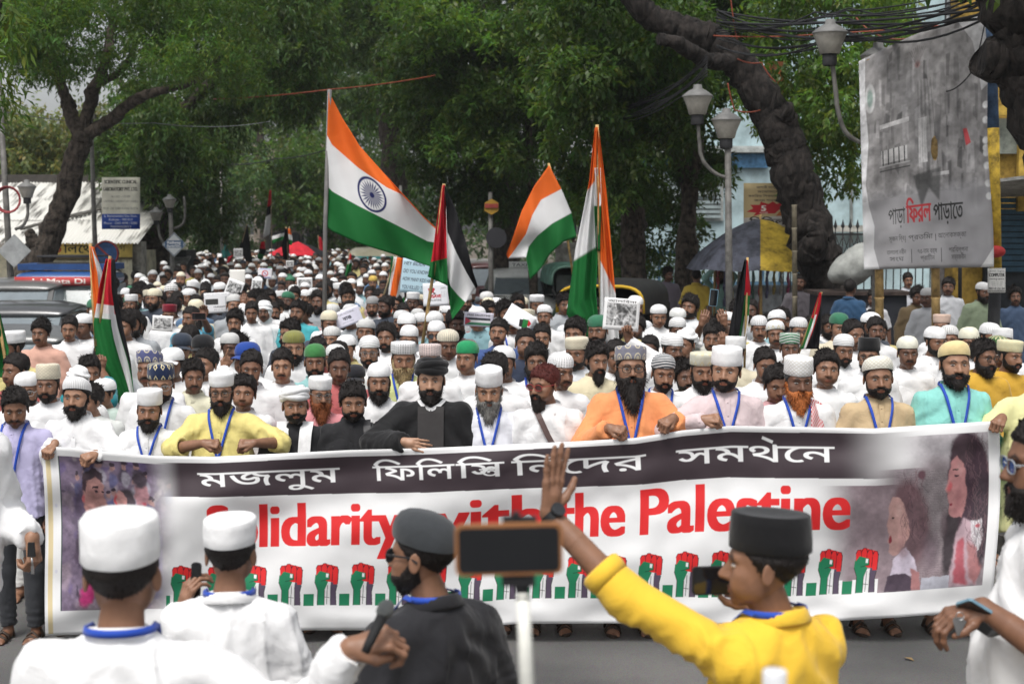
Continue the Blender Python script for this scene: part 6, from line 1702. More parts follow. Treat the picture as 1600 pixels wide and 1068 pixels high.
def hero(label, px, py, Y=None, s=1.0, face=0, skin=1, cap=None, capcol=WHITE, capmat='plain', tilt=.12, hair='crop', hairc=HAIRC, beard=None, beardc=HAIRC,
  rz=0.0, yaw=0.0, pitch=.08, roll=0.0, arms=None, shirt=WHITE, shirt_mat=None, sleeve=1.0, cuff=None, collar='stand', hem=.62, fat=0.0, loose=1.0, lanyard=False, glasses=None, lens=None,
  trousers=OFFW, sandals=True, placket=True, q=None, group='marchers behind the banner', h=.0125, wr=.6, gls_thick=.0022, feet=True, fine=.0042, seed=None, lany_z=1.13):
 """One fully modelled person. arms: per side None or dict(w=wrist world point, pole, dir, back, pose)."""
 X, Y, s = place(px, py, cap, Y, s)
 q = face_q(face, **(q or {})); hd = make_head(q)
 R = rot3(yaw, pitch, roll); seed = face if seed is None else seed
 Mw = Matrix.Translation((X, Y, 0)) @ Matrix.Rotation(rz, 4, 'Z') @ Matrix.Scale(s, 4); Mi = Mw.inverted()
 al, sk = [], []
 for i, sd in enumerate((-1, 1)):
  spec = (arms or {}).get(sd)
  if spec is None:
   a = rest_arm(sd); dv = V3(*a[2]) - V3(*a[1])
   sk.append(arm_part(*a, dv, (sd, 0, .2), sd, 'relax', fine=.006, upper=False))
  else:
   a = ik(rest_arm(sd)[0], Mi @ Vector(spec['w']), spec.get('pole', (sd * .7, .3, -1)), *spec.get('len', (.285, .262)))
   rotm = np.array(Mi.to_3x3())
   dw = rotm @ V3(*spec['dir']); bw = rotm @ V3(*spec['back'])
   sk.append(arm_part(*a, dw, bw, sd, spec.get('pose', 'fist'), fine=fine))
  al.append(a)
 root = link('person', make_body('person', hd, R, sk, feet)); root.color = (*SKINS[skin], 1)
 root.location, root.rotation_euler, root.scale = (X, Y, 0), (0, 0, rz), (s, s, s)
 tag(root, label, 'person', group)
 child(root, 'kurta' if hem < .75 else 'shirt', shirt_mesh(al, fat, hem, sleeve, loose, seed, h, wr, cuff, collar), shirt_mat or M_CLOTH, shirt)
 if placket: child(root, 'placket', placket_mesh(fat), M_CLOTH, tuple(c * .93 for c in shirt))
 child(root, 'trousers', cached('trousers', trousers_mesh), M_CLOTH, trousers)
 if sandals:
  for sd in (-1, 1): child(root, 'sandal', cached(('sandal', sd), lambda: sandal_mesh(sd)), mat('sandal_leather', (.045, .03, .022), rough=.5), (1, 1, 1))
 if hair: child(root, 'hair', hair_mesh(hd, R, hair, seed, (tilt, .047) if cap else None), M_HAIR, hairc)
 if cap: child(root, 'cap' if cap not in ('turban', 'scarf') else ('turban' if cap == 'turban' else 'headscarf'), cap_mesh(cap, R, tilt, seed, q['w']), cap_material(capmat), capcol)
 if beard: child(root, 'beard', beard_mesh(hd, R, beard, seed), M_HAIR, beardc)
 if lanyard: child(root, 'lanyard', lanyard_mesh(fat, lany_z), M_TRIM, BLUE_L)
 if glasses:
  g, l = glasses_mesh(R, q['w'], gls_thick); go = child(root, 'glasses', g, M_TRIM, glasses)
  child(go, 'lens', l, lens or M_LENS_CLEAR, (1, 1, 1))
 root['arm_l'] = 0; del root['arm_l']
 note(root, px, py, Y, label)
 return root, Mw, al
# shared bodies for everybody further back
POOL_N = 12
def pool_face(i):
 def mk():
  q = face_q(50 + i); hd = make_head(q)
  R = rot3([0, .18, -.2, .4, -.45, .08, 0, -.12, .3, -.3, .6, -.65][i], [.06, .12, 0, .1, .05, .2, -.04, .1, .16, 0, .05, .1][i], [0, .04, -.05, .03, 0, 0, .06, -.03, 0, .05, 0, 0][i])
  arms = [rest_arm(-1), rest_arm(1)]
  sk = [arm_part(*a, V3(*a[2]) - V3(*a[1]), (sd, 0, .2), sd, 'relax', fine=.0075, upper=False) for sd, a in zip((-1, 1), arms)]
  return hd, R, make_body('person', hd, R, sk, True)
 return cached(('pf', i), mk)
ARMS_REST = [rest_arm(-1), rest_arm(1)]
def pooled(label, px, py, Y=None, s=1.0, v=0, skin=2, cap=None, capcol=WHITE, capmat='plain', hair='short', hairc=HAIRC, beard=None, beardc=HAIRC, shirt=WHITE, collar='stand', rz=0.0,
  glasses=None, lanyard=False, group='marchers in the crowd', legs=True, trousers=OFFW, raised=None, z0=0.0, sleeve=None, hairstyle_seed=None, lens=None, base=None, kurta=True):
 """A person made of shared meshes. raised: dict like hero arms for one raised arm."""
 if base is not None: X, Y, s = base
 else: X, Y, s = place(px, py, cap, Y, s)
 hd, R, me = pool_face(v)
 fat = [0, .03, .0][v % 3]; col_k = collar
 slv = sleeve if sleeve is not None else (1.0 if collar == 'stand' else .48)
 hem = .62 if collar == 'stand' else .80
 if raised:
  Mw = Matrix.Translation((X, Y, z0)) @ Matrix.Rotation(rz, 4, 'Z') @ Matrix.Scale(s, 4); Mi = Mw.inverted(); rotm = np.array(Mi.to_3x3())
  al, sk = [], []
  for sd in (-1, 1):
   sp = raised.get(sd)
   if sp is None:
    a = rest_arm(sd); sk.append(arm_part(*a, V3(*a[2]) - V3(*a[1]), (sd, 0, .2), sd, 'relax', fine=.0075, upper=False))
   else:
    a = ik(rest_arm(sd)[0], Mi @ Vector(sp['w']), sp.get('pole', (sd * 1, .2, -.4)))
    sk.append(arm_part(*a, rotm @ V3(*sp['dir']), rotm @ V3(*sp['back']), sd, sp.get('pose', 'grip'), fine=.0055))
   al.append(a)
  me = make_body('person', hd, R, sk, True)
  sh = shirt_mesh(al, fat, hem, slv, 1.0, v, .018, .6, None, col_k)
 else:
  sh = cached(('shirt', v % 4, slv, col_k, hem), lambda: shirt_mesh(ARMS_REST, fat, hem, slv, 1.0, v, .020, .6, None, col_k))
 root = link('person', me); root.color = (*SKINS[skin], 1)
 root.location, root.rotation_euler, root.scale = (X, Y, z0), (0, 0, rz), (s, s, s)
 tag(root, label, 'person', group)
 child(root, 'kurta' if hem < .75 else 'shirt', sh, M_CLOTH, shirt)
 if legs: child(root, 'trousers', cached('trousers', trousers_mesh), M_CLOTH, trousers)
 hs = hair if not cap else 'crop'
 if hs: child(root, 'hair', cached(('hair', v, hs, bool(cap)), lambda: hair_mesh(hd, R, hs, v, (.12, .047) if cap else None)), M_HAIR, hairc)
 if cap: child(root, {'turban': 'turban', 'scarf': 'headscarf', 'wrap': 'headscarf'}.get(cap, 'cap'), cap_variant(cap, v, capmat, R, hd), cap_material(capmat), capcol)
 if beard: child(root, 'beard', cached(('beard', v, beard), lambda: beard_mesh(hd, R, beard, v)), M_HAIR, beardc)
 if glasses:
  g, l = cached(('gl', v), lambda: glasses_mesh(R, hd['q']['w'])); go = child(root, 'glasses', g, M_TRIM, glasses)
  if lens: l = l.copy(); l.materials.clear()
  child(go, 'lens', l, lens or M_LENS_CLEAR, (1, 1, 1))
 if lanyard: child(root, 'lanyard', cached(('lany', fat), lambda: lanyard_mesh(fat)), M_TRIM, BLUE_L)
 note(root, px, py, Y, label)
 return root
def cap_variant(cap, v, capmat, R, hd):
 me = cached(('cap', cap, v, capmat), lambda: cap_mesh(cap, R, [.10, .16, .22, .06][v % 4], v, hd['q']['w']))
 return me
# == front row: the people holding the banner
BAN_Y = 8.80
def grip(px, py, sd, pose='fist', dirv=None, back=(0, -.55, .85), Y=None, pole=None, off=(0, 0, 0)):
 p = at(px, py, Y or BAN_Y + .03)
 return dict(w=(p.x + off[0], p.y + off[1], p.z + off[2]), dir=dirv or (-sd * .55, -.75, -.25), back=back, pose=pose, pole=pole or (sd * .8, .35, -1))
FR = 9.12
def pat_check():
 m = mat_objcolor('slub_cotton', bump=.3, bscale=14, var=.16); return m
hero('man in lavender shirt and blue lanyard standing at left end of banner', 22, 603, Y=8.9, face=1, skin=3, hair='full', q=dict(must=.9, stubble=.45), yaw=.25, pitch=.28, shirt=(.50, .47, .68), collar='shirt', hem=.84, sleeve=.55, lanyard=True, trousers=(.035, .037, .042), placket=True,
 arms={1: grip(58, 800, 1, 'relax', (.3, -.4, -.4), (0, -.3, 1), Y=8.95)}, lany_z=1.06)
hero('black bearded man in ribbed white cap and white kurta gripping banner corner', 120, 588, Y=FR, face=2, skin=1, cap='skull', capmat='rib', tilt=.3, hair='full', beard='full', pitch=.04, yaw=-.05, fat=.05, collar='shirt', sleeve=1.0,
 arms={-1: grip(86, 692, -1, dirv=(-.35, -.6, -.5)), 1: grip(150, 708, 1, dirv=(-.6, -.6, -.2))})
hero('frowning bearded man in tall white cap, white kurta and blue lanyard', 232, 606, Y=FR - .02, face=3, skin=2, cap='tall', tilt=.06, hair='short', beard='full', yaw=.08, roll=.03, pitch=.1, lanyard=True, lany_z=1.2, q=dict(w=1.02, brow=1.3))
hero('bearded man in yellow kurta and glasses leaning folded arms on banner', 345, 580, Y=FR + .02, face=4, skin=2, cap='kufi', tilt=.05, hair='short', beard='full', yaw=.1, glasses=(.02, .018, .015), shirt=(.70, .60, .22), sleeve=.62, cuff=(.2, .0), fat=.05, loose=1.12, lanyard=True, lany_z=1.16,
 arms={-1: grip(318, 692, -1, 'fist', (1, -.05, -.05), (0, -.6, .8), pole=(-1, .1, -.4)), 1: grip(397, 692, 1, 'fist', (-1, -.05, -.05), (0, -.6, .8), pole=(1, .1, -.4))})
hero('man in coiled white turban, black robe and white stole', 461, 597, Y=FR + .05, face=5, skin=2, cap='turban', tilt=.05, hair='crop', beard='short', yaw=.18, roll=-.05, pitch=.05, shirt=(.016, .016, .018), q=dict(w=1.08, jaw=1.15, stubble=.7), fat=.05, loose=1.15, collar='stand', placket=False)
hero('stocky bare-headed man in black shirt with shoulder bag strap', 550, 596, Y=FR + .02, face=6, skin=2, hair='full', beard='short', yaw=.16, pitch=.15, shirt=(.017, .017, .019), collar='shirt', q=dict(w=1.08, jaw=1.16, stubble=.7, must=.95), fat=.06, hem=.8)
hero('man in large black turban and black cloak, hand laid on chest', 674, 552, Y=FR - .02, face=7, skin=0, cap='turban', capcol=BLACKC, tilt=.05, hair='crop', beard='full', yaw=-.03, pitch=.08, shirt=(.011, .011, .012), fat=.06, loose=1.35, collar='round', placket=False, q=dict(stubble=.6, jaw=.95),
 arms={-1: grip(630, 690, -1, 'relax', (1, -.18, -.18), (-.1, -1, .15), Y=BAN_Y + .04, pole=(-1, .2, -.5))})
hero('old man with long grey beard in tall white cap and white kurta', 764, 571, Y=FR + .04, face=8, skin=1, cap='tall', tilt=.03, hair='short', hairc=GREYH, beard='long', beardc=(.16, .155, .145), pitch=.2, lanyard=True, lany_z=1.15, q=dict(w=1.04, nose=1.2, recede=1), shirt=(.72, .73, .78), fat=.05)
hero('red-haired man in red-rimmed glasses facing left, white shirt with brown strap', 858, 568, Y=FR, face=9, skin=2, hair='short', hairc=(.075, .014, .011), beard='goatee', yaw=-.75, pitch=.1, glasses=(.30, .03, .03), lens=mat('brown_lens', (.10, .05, .045), rough=.05, spec=.8), collar='shirt', q=dict(stubble=.5, must=.9), placket=False)
hero('long-bearded man in orange kurta, patterned cap and glasses, fists on banner', 985, 541, Y=FR - .02, face=10, skin=2, cap='kufi', capcol=(.22, .22, .27), capmat='medallion', tilt=.2, hair='short', beard='vlong', pitch=.0, yaw=.06, glasses=(.02, .02, .02), shirt=(.78, .30, .12), sleeve=.95, fat=.07, loose=1.15, lanyard=True, lany_z=1.13,
 arms={-1: grip(952, 668, -1, 'fist', (.85, -.5, -.1), (0, -.55, .85)), 1: grip(1052, 652, 1, 'fist', (-.75, -.6, -.35), (0, -.5, .85))}, q=dict(w=1.07))
hero('man in tall plain white cap and pale pink kurta, fist raised on banner', 1135, 541, Y=FR, face=11, skin=1, cap='tall', tilt=-.06, hair='full', beard='short', yaw=-.26, roll=.05, pitch=.0, shirt=(.66, .54, .55), shirt_mat=pat_check(), fat=.05, lanyard=True, lany_z=1.2, q=dict(w=1.08, jaw=1.12, stubble=.4),
 arms={-1: grip(1098, 655, -1, 'fist', (.95, -.2, .1), (.1, -.6, .8), pole=(-1, .1, -.5))})
hero('man with orange beard, embroidered white cap and red checked scarf over shoulder', 1246, 555, Y=FR + .02, face=12, skin=4, cap='tall', capmat='embroidered', tilt=.02, hair='short', hairc=(.05, .05, .05), beard='long', beardc=HENNA, pitch=.14, yaw=.08, lanyard=True, lany_z=1.18, q=dict(w=1.03, nose=1.2))
hero('square-faced man in cream cap and tan kurta with blue lanyard', 1374, 556, Y=FR, face=13, skin=2, cap='skull', capcol=(.76, .74, .66), capmat='embroidered', tilt=.32, hair='short', beard='short', pitch=.04, yaw=-.05, roll=-.04, shirt=(.56, .42, .25), shirt_mat=pat_check(), lanyard=True, lany_z=1.14, q=dict(w=1.08, jaw=1.15, stubble=.6), fat=.04)
hero('tall bearded man in pale yellow skullcap and turquoise kurta', 1492, 533, Y=FR, face=14, skin=1, cap='skull', capcol=(.72, .58, .30), tilt=.26, hair='crop', beard='full', pitch=0, shirt=(.26, .62, .56), shirt_mat=pat_check(), sleeve=.55, lanyard=True, lany_z=1.13, q=dict(w=1.04), fat=.04)
hero('man in lemon kurta cut by right edge, hand holding banner corner', 1628, 545, Y=FR - .1, face=15, skin=2, cap='kufi', hair='short', beard='short', shirt=(.72, .70, .36), sleeve=.9, fat=.06,
 arms={-1: grip(1566, 652, -1, 'fist', (-.5, -.7, -.3), (0, -.5, .85))})
# == the banner
def bt_(u):   # top edge in the photograph, by share of the width
 return float(np.interp(u, [0, .03, .06, .12, .18, .25, .32, .40, .50, .56, .62, .67, .72, .80, .87, .93, 1], [697, 699, 705, 712, 713, 708, 703, 700, 693, 689, 684, 672, 665, 667, 669, 663, 657]))
def bb_(u): return float(np.interp(u, [0, .1, .25, .4, .5, .62, .75, .9, 1], [993, 986, 984, 984, 974, 973, 977, 964, 952]))
def banner_pt(u, v):
 t, b = bt_(u), bb_(u)
 xl, xr = 64 + 10 * v + 3 * math.sin(v * 5), 1561 - 8 * v + 5 * math.sin(v * 4)
 px = xl + (xr - xl) * u; py = t + (b - t) * v
 p = np.array([[u * 5.9, v * 1.15, 0]])
 env = min(1, v * 6 + .25)
 f = .046 * math.sin(9 * u * 5.9 * .35 + 6.5 * v + 2 * vnoise(p, .8, 2)[0]) * (1 - .55 * v)                   # diagonal drag folds
 f += .015 * math.sin(26 * (v - .10 * math.sin(u * 7)) + 5 * u) * math.exp(-v * 3.0)                             # slack below the top hem
 f += .024 * fbm(p, 2.4, 3, 4)[0] + .022 * math.exp(-((v - .94) / .06) ** 2) * math.sin(u * 34 + 2 * vnoise(p, 2, 8)[0])
 f += .016 * math.exp(-(u / .16) ** 2) * math.sin((v + 1.8 * u) * 19)
 return at(px, py, BAN_Y + f * env)
def banner_print():
 W, H = 2400, 480
 p = Print(W, H, (.80, .80, .80))
 dark, red, green = (.055, .040, .047), (.70, .028, .030), (.02, .21, .10)
 # purple-grey heading band, fading out to the right
 m = sstep(.115, .145, p.X) * sstep(.93, .83, p.X) * ((p.Y > .04 - .015 * p.X) & (p.Y < .225 + .045 * p.X)).astype(float)
 p.blend(m, dark)
 # picture at left: bearded man in a crowd
 x0, x1, y0, y1 = .018, .138, .045, .87
 pm = ((p.X > x0) & (p.Y > y0) & (p.Y < y1)) * sstep(x1 + .004, x1 - .03, p.X)
 base = p.a.copy(); p.a[:] = (.17, .13, .19)
 rr = np.random.RandomState(3)
 for _ in range(110):
  c = rr.choice(4); col = [(.05, .04, .06), (.28, .22, .27), (.12, .09, .20), (.36, .31, .33)][c]
  p.blob(rr.uniform(x0, x1), rr.uniform(y0, y1), rr.uniform(.002, .011), rr.uniform(.015, .09), col, .75, .4, rr.uniform(-.8, .8))
 for _ in range(26):
  x, y = rr.uniform(x0, x1), rr.uniform(y0, .3); p.blob(x, y, .003, .022, (.33, .20, .19), 1, .6); p.blob(x, y - .018, .0032, .014, (.05, .035, .05), 1, .6); p.blob(x, y + .07, .006, .05, [(.1, .1, .2), (.3, .28, .33)][_ % 2], .9, .6)
 p.blob(.044, .36, .019, .20, (.10, .075, .12), 1, .6)                     # shoulders
 p.poly([(.030, .62), (.034, .43), (.050, .38), (.060, .43), (.064, .62)], (.09, .065, .10), 1, 2, 4)
 p.poly([(.041, .20), (.043, .15), (.052, .125), (.060, .15), (.0635, .22), (.063, .28), (.0655, .30), (.063, .32), (.062, .38), (.056, .43), (.048, .41), (.043, .34), (.040, .27)], (.36, .19, .175), 1, 2, 1)
 p.poly([(.040, .22), (.0415, .13), (.052, .09), (.0615, .12), (.0625, .17), (.055, .145), (.046, .165), (.043, .23)], (.05, .03, .04), 1, 2, 3)
 p.blob(.041, .265, .0022, .03, (.45, .12, .13), 1, .5)
 p.poly([(.046, .33), (.054, .325), (.0635, .33), (.063, .40), (.056, .45), (.048, .42)], (.07, .05, .06), .9, 2, 3)
 p.blob(.0605, .365, .0028, .014, (.40, .05, .07), 1, .5); p.blob(.0555, .225, .003, .008, (.03, .02, .03), 1, .5); p.blob(.062, .222, .0018, .008, (.03, .02, .03), 1, .5)
 p.line([(.051, .205), (.058, .20)], .0022, (.04, .025, .03))
 p.blob(.086, .27, .011, .09, (.06, .045, .055), 1, .6); p.poly([(.073, .24), (.080, .21), (.086, .25), (.084, .35), (.077, .36), (.072, .31)], (.36, .19, .18), 1, 2, 3); p.blob(.0745, .27, .002, .05, (.45, .04, .06), .8, .3); p.blob(.0835, .285, .0022, .028, (.40, .20, .19), 1, .5)
 p.blob(.102, .23, .009, .09, (.33, .17, .19), 1, .7); p.blob(.101, .14, .0095, .06, (.06, .045, .06), 1, .6); p.blob(.1045, .28, .0035, .02, (.42, .05, .08), .7, .4)
 p.poly([(.086, .60), (.090, .40), (.105, .37), (.122, .46), (.124, .66), (.10, .74)], (.20, .15, .30), 1, 2, 5); p.blob(.092, .47, .007, .13, (.06, .045, .06), .9, .5)
 p.blob(.116, .62, .007, .16, (.27, .21, .38), .9, .5); p.blob(.046, .78, .010, .10, (.42, .03, .15), .95, .5, .3)
 p.warp((x0, y0, x1, y1), 190, 3, 3); p.noise(60, .35, 8, (x0, y0, x1, y1)); p.noise(240, .25, 9, (x0, y0, x1, y1))
 pic = p.a.copy(); p.a = base; p.a += (pic - base) * pm[..., None]
 p.rect(.0165, y0, .0178, y1, (.05, .07, .07)); p.rect(.0035, .01, .0085, .99, (.66, .53, .26), .85)
 # picture at right: crying girl and a dark-haired woman
 x0, x1, y0, y1 = .80, .988, .055, .865
 pm = sstep(.858, .900, p.X + .05 * (p.Y > .3) - .03 * (p.Y < .22)) * (p.X < x1) * ((p.Y > y0) & (p.Y < y1))
 base = p.a.copy(); p.a[:] = (.44, .41, .43)
 p.rect(.8, .22, 1, .9, (.26, .20, .22), 1, .12)
 p.blob(.935, .44, .030, .34, (.20, .17, .18), 1, .5)                      # woven scarf between them
 for k in range(60):
  p.line([(.895 + .0012 * k, .24), (.900 + .0012 * k, .80)], .00035, (.38, .35, .35), .5);
 for k in range(44): p.line([(.89, .24 + .013 * k), (.968, .25 + .013 * k)], .00035, (.10, .08, .09), .5)
 p.blob(.967, .32, .024, .30, (.060, .035, .048), 1, .85); p.blob(.961, .14, .015, .11, (.07, .045, .055), 1, .5); p.blob(.955, .12, .007, .06, (.07, .045, .055), 1, .4)          # woman's hair
 p.blob(.980, .55, .012, .34, (.055, .04, .05), 1, .6); p.blob(.950, .62, .010, .24, (.045, .035, .04), 1, .6)
 p.poly([(.948, .20), (.955, .17), (.963, .22), (.965, .40), (.960, .50), (.950, .49), (.9455, .46), (.947, .425), (.9445, .40), (.946, .37), (.9425, .345), (.9465, .27)], (.42, .20, .20), 1, 2, 1)
 p.blob(.9475, .335, .0035, .035, (.50, .11, .12), .9, .3); p.blob(.9485, .425, .002, .012, (.22, .03, .05), 1, .5); p.blob(.954, .275, .003, .008, (.06, .03, .04), 1, .5); p.line([(.950, .245), (.957, .24)], .0018, (.06, .04, .04))
 p.poly([(.952, .86), (.955, .60), (.962, .50), (.972, .53), (.978, .62), (.982, .86)], (.46, .33, .37), 1, 2, 4); p.poly([(.956, .84), (.957, .62), (.964, .60), (.967, .74), (.972, .86)], (.38, .04, .06), .8, 2, 5)
 p.poly([(.970, .52), (.981, .51), (.984, .62), (.979, .68), (.972, .62)], (.58, .55, .57), 1, 2, 3); p.blob(.978, .545, .003, .02, (.42, .03, .05), .9, .4); p.poly([(.968, .62), (.977, .66), (.985, .78), (.980, .86), (.972, .80)], (.38, .16, .16), .9, 2, 4)
 p.blob(.903, .42, .020, .17, (.13, .075, .085), 1, .6); p.blob(.914, .56, .018, .25, (.13, .08, .09), 1, .5); p.blob(.918, .26, .006, .035, (.12, .06, .075), 1, .5)   # girl's hair
 p.poly([(.883, .42), (.888, .36), (.897, .38), (.905, .50), (.906, .58), (.898, .66), (.890, .675), (.886, .655), (.887, .62), (.884, .60), (.8855, .555), (.8815, .52), (.884, .47)], (.43, .26, .24), 1, 2, 1)
 p.blob(.8868, .590, .0022, .026, (.24, .035, .05), 1, .5); p.blob(.8885, .475, .0026, .007, (.08, .05, .05), 1, .5); p.blob(.905, .555, .0028, .03, (.42, .24, .22), 1, .5)
 p.poly([(.888, .79), (.893, .68), (.905, .63), (.915, .72), (.918, .78)], (.50, .44, .52), 1, 2, 3); p.poly([(.884, .865), (.886, .78), (.905, .765), (.913, .80), (.914, .865)], (.07, .05, .07), 1, 2, 3); p.poly([(.911, .74), (.919, .77), (.922, .865), (.913, .865)], (.36, .17, .17), 1, 2, 3)
 p.rect(.922, .80, .952, .865, (.40, .40, .45))
 rr = np.random.RandomState(5)
 for cx, cy, rx, ry, n_, dr in ((.977, .34, .013, .32, 130, .02), (.911, .40, .014, .18, 80, .01), (.981, .52, .007, .16, 40, .0)):      # strands of hair
  for _ in range(n_):
   x, y = cx + rr.uniform(-1, 1) * rx, cy + rr.uniform(-1, 1) * ry
   p.line([(x, y), (x + rr.uniform(-.003, .004), y + .03), (x + rr.uniform(-.004, .006) + dr * .1, y + .07)], .0006, [(.03, .02, .027), (.14, .08, .095), (.20, .12, .13)][rr.choice(3)], .5)
 p.blob(.957, .40, .006, .08, (.27, .11, .12), .6, .1); p.blob(.954, .46, .005, .04, (.25, .10, .11), .5, .1); p.blob(.958, .24, .005, .06, (.50, .30, .29), .5, .1)
 p.blob(.899, .60, .006, .08, (.30, .16, .16), .6, .1); p.blob(.894, .44, .005, .05, (.52, .36, .33), .5, .1); p.blob(.902, .66, .008, .05, (.20, .11, .12), .6, .2)
 p.blob(.93, .66, .014, .16, (.10, .07, .085), .8, .2); p.blob(.942, .52, .006, .12, (.09, .06, .07), .7, .2)
 p.warp((x0, y0, x1, y1), 170, 2.6, 4); p.noise(45, .22, 7, (x0, y0, x1, y1)); p.noise(200, .16, 5, (x0, y0, x1, y1))
 pic = p.a.copy(); p.a = base; p.a += (pic - base) * pm[..., None]
 # green strip and raised fists
 p.rect(.128, .795, .870, .862, green)
 for k in range(20):
  if k > 19: break
  x = .131 + .0378 * k
  if x > .868: break
  def q(pts): return [(x + .001 + a * .0245, .630 + b * .234) for a, b in pts]
  p.rect(x + .001, .79, x + .028, .864, (.8, .8, .8))
  p.poly(q([(.14, .98), (.16, .62), (.02, .42), (.04, .26), (.25, .14), (.62, .20), (.60, .42), (.46, .62), (.46, .98)]), green)
  p.poly(q([(.46, .98), (.48, .62), (.60, .44), (.80, .44), (.74, .98)]), (.74, .74, .74))
  p.poly(q([(.72, .98), (.70, .55), (.72, .40), (1.02, .32), (.98, .55), (.94, .66), (.97, .98)]), (.10, .075, .115))
  p.poly(q([(.07, .10), (.14, .02), (.50, -.01), (.98, .06), (1.03, .16), (1.0, .44), (.62, .42), (.3, .34), (.08, .3)]), red)
  for j, (a, b, w, h_) in enumerate([(.06, .02, .25, .30), (.30, -.02, .25, .36), (.54, .02, .25, .38), (.78, .06, .25, .42)]):
   p.poly(q([(a, b + .08), (a + .07, b), (a + w - .06, b), (a + w, b + .10), (a + w - .03, b + h_), (a + .04, b + h_)]), red)
   p.line(q([(a + w, b + .06), (a + w - .02, b + h_)]), .0007, (.05, .01, .02)); p.line(q([(a, b + .08), (a + .07, b), (a + w - .06, b), (a + w, b + .10)]), .0007, (.05, .01, .02))
  p.poly(q([(.04, .30), (.22, .16), (.64, .22), (.66, .36), (.36, .40), (.10, .48)]), green); p.line(q([(.30, .40), (.66, .36), (.64, .22)]), .0007, (.01, .05, .03))
  p.poly(q([(.50, .22), (.61, .23), (.60, .32), (.50, .31)]), (.82, .82, .82))
  p.line(q([(.58, .50), (.56, .96)]), .0006, (.05, .05, .05)); p.line(q([(.44, .78), (.68, .80)]), .0006, (.05, .05, .05))
  for e in ([(.16, .62), (.02, .42)], [(.46, .62), (.46, .98)], [(.72, .55), (.72, .98)], [(.97, .98), (.94, .66), (1.0, .5)], [(.16, .98), (.16, .62)]): p.line(q(e), .0006, (.03, .03, .03))
 # lettering (vowel signs that stand before their letter are typed before it, because glyphs are laid down in order)
 white = (.80, .80, .80)
 def bn(t, x, w, base=.168, cap=.098, bold=.02): p.text(t, x, base + .012 * x, cap * .93, white, width=w, bold=bold)
 bn('মজলুম', .162, .148, .172)
 bn('িফিল', .345, .085); bn('িস', .432, .050); p.text('ত', .456, .172, .05, white, width=.020, bold=.02)
 bn('িনদের'.replace('দে', 'েদ'), .490, .140)
 bn('সমর্থেন'.replace('র্থেন', 'থেন'), .662, .165, .170)
 p.line([(.752, .055), (.763, .078)], .0032, white)
 for t, x0, x1 in (('Solidarity', .170, .373), ('with', .386, .520), ('the', .535, .606), ('Palestine', .624, .842)):
  p.text(t, x0, .522, .250, red, width=x1 - x0, bold=.034)
 p.noise(9, .03, 3);
 for y in (.25, .6): p.blob(.012, y + .06, .0022, .015, (.45, .45, .66), .35, .3)
 return p
ban = sheet('banner', banner_pt, 260, 52, banner_print().material('banner_cloth', rough=.55, bump=.12, trans=.12), thick=.003)
tag(ban, 'long white cloth banner reading Solidarity with the Palestine, held by front row', 'banner')
# == foreground: backs of the stewards facing the march
FG = 'stewards and filmers in front of the banner'
M_COT = mat_objcolor('crisp_cotton', bump=.35, bscale=7, var=.05)
r1, Mw1, al1 = hero('man seen from behind in round white cap and white kurta, holding out microphone', 188, 800, Y=3.6, face=21, skin=2, cap='tall', tilt=.10, hair='short', rz=math.pi + .05, yaw=0, pitch=.02, fat=.03, loose=1.1, shirt_mat=M_COT, lanyard=True, group=FG, h=.011, wr=.85, placket=False,
 arms={-1: dict(w=at(548, 1012, 3.48), dir=(1, .1, .25), back=(-.2, -.5, .85), pose='grip', pole=(.4, -.3, -1))}, fine=.0035, q=dict(w=1.06))
hero('man seen from behind in flat white cap filming with black phone', 357, 805, Y=4.55, face=22, skin=2, cap='kufi', tilt=.08, hair='short', rz=math.pi + .12, yaw=-.12, pitch=.05, shirt_mat=M_COT, lanyard=True, group=FG, h=.012, wr=.85, placket=False, collar='shirt',
 arms={1: dict(w=at(283, 955, 4.75), dir=(.35, .1, 1), back=(-.8, -.6, 0), pose='hold', pole=(-.6, -.2, -1))}, fine=.0035)
hero('man in charcoal skullcap and sunglasses turned left, black shirt', 668, 797, Y=4.3, face=23, skin=2, cap='skull', capcol=(.040, .044, .048), tilt=.22, hair='crop', beard='short', rz=-2.45, yaw=.42, pitch=.03, shirt=(.018, .018, .021), shirt_mat=M_COT, glasses=(.01, .01, .012), lens=M_LENS, lanyard=True, group=FG, h=.011, wr=.8, placket=False, collar='shirt', gls_thick=.0035, q=dict(stubble=.5))
rY, MwY, alY = hero('man in black velvet cap and yellow shirt raising his left hand', 1203, 795, Y=3.95, face=24, skin=2, cap='fez', capcol=(.009, .009, .010), tilt=.04, hair='short', rz=-2.55, yaw=.75, pitch=.0, shirt=(.80, .50, .045), shirt_mat=M_COT, sleeve=(.9, .60), cuff=(0, .2), collar='shirt', lanyard=True, group=FG, h=.011, wr=1.0, placket=False, q=dict(must=.9, stubble=.2, w=.98),
 arms={1: dict(w=at(858, 802, 4.02), len=(.315, .295), dir=(.14, .05, 1), back=(-.72, .62, 0), pose='flat', pole=(.1, -.2, -1)), -1: dict(w=at(1185, 940, 4.3), dir=(-.8, .1, .55), back=(.3, .9, 0), pose='hold', pole=(.5, 0, -1))}, fine=.0032)
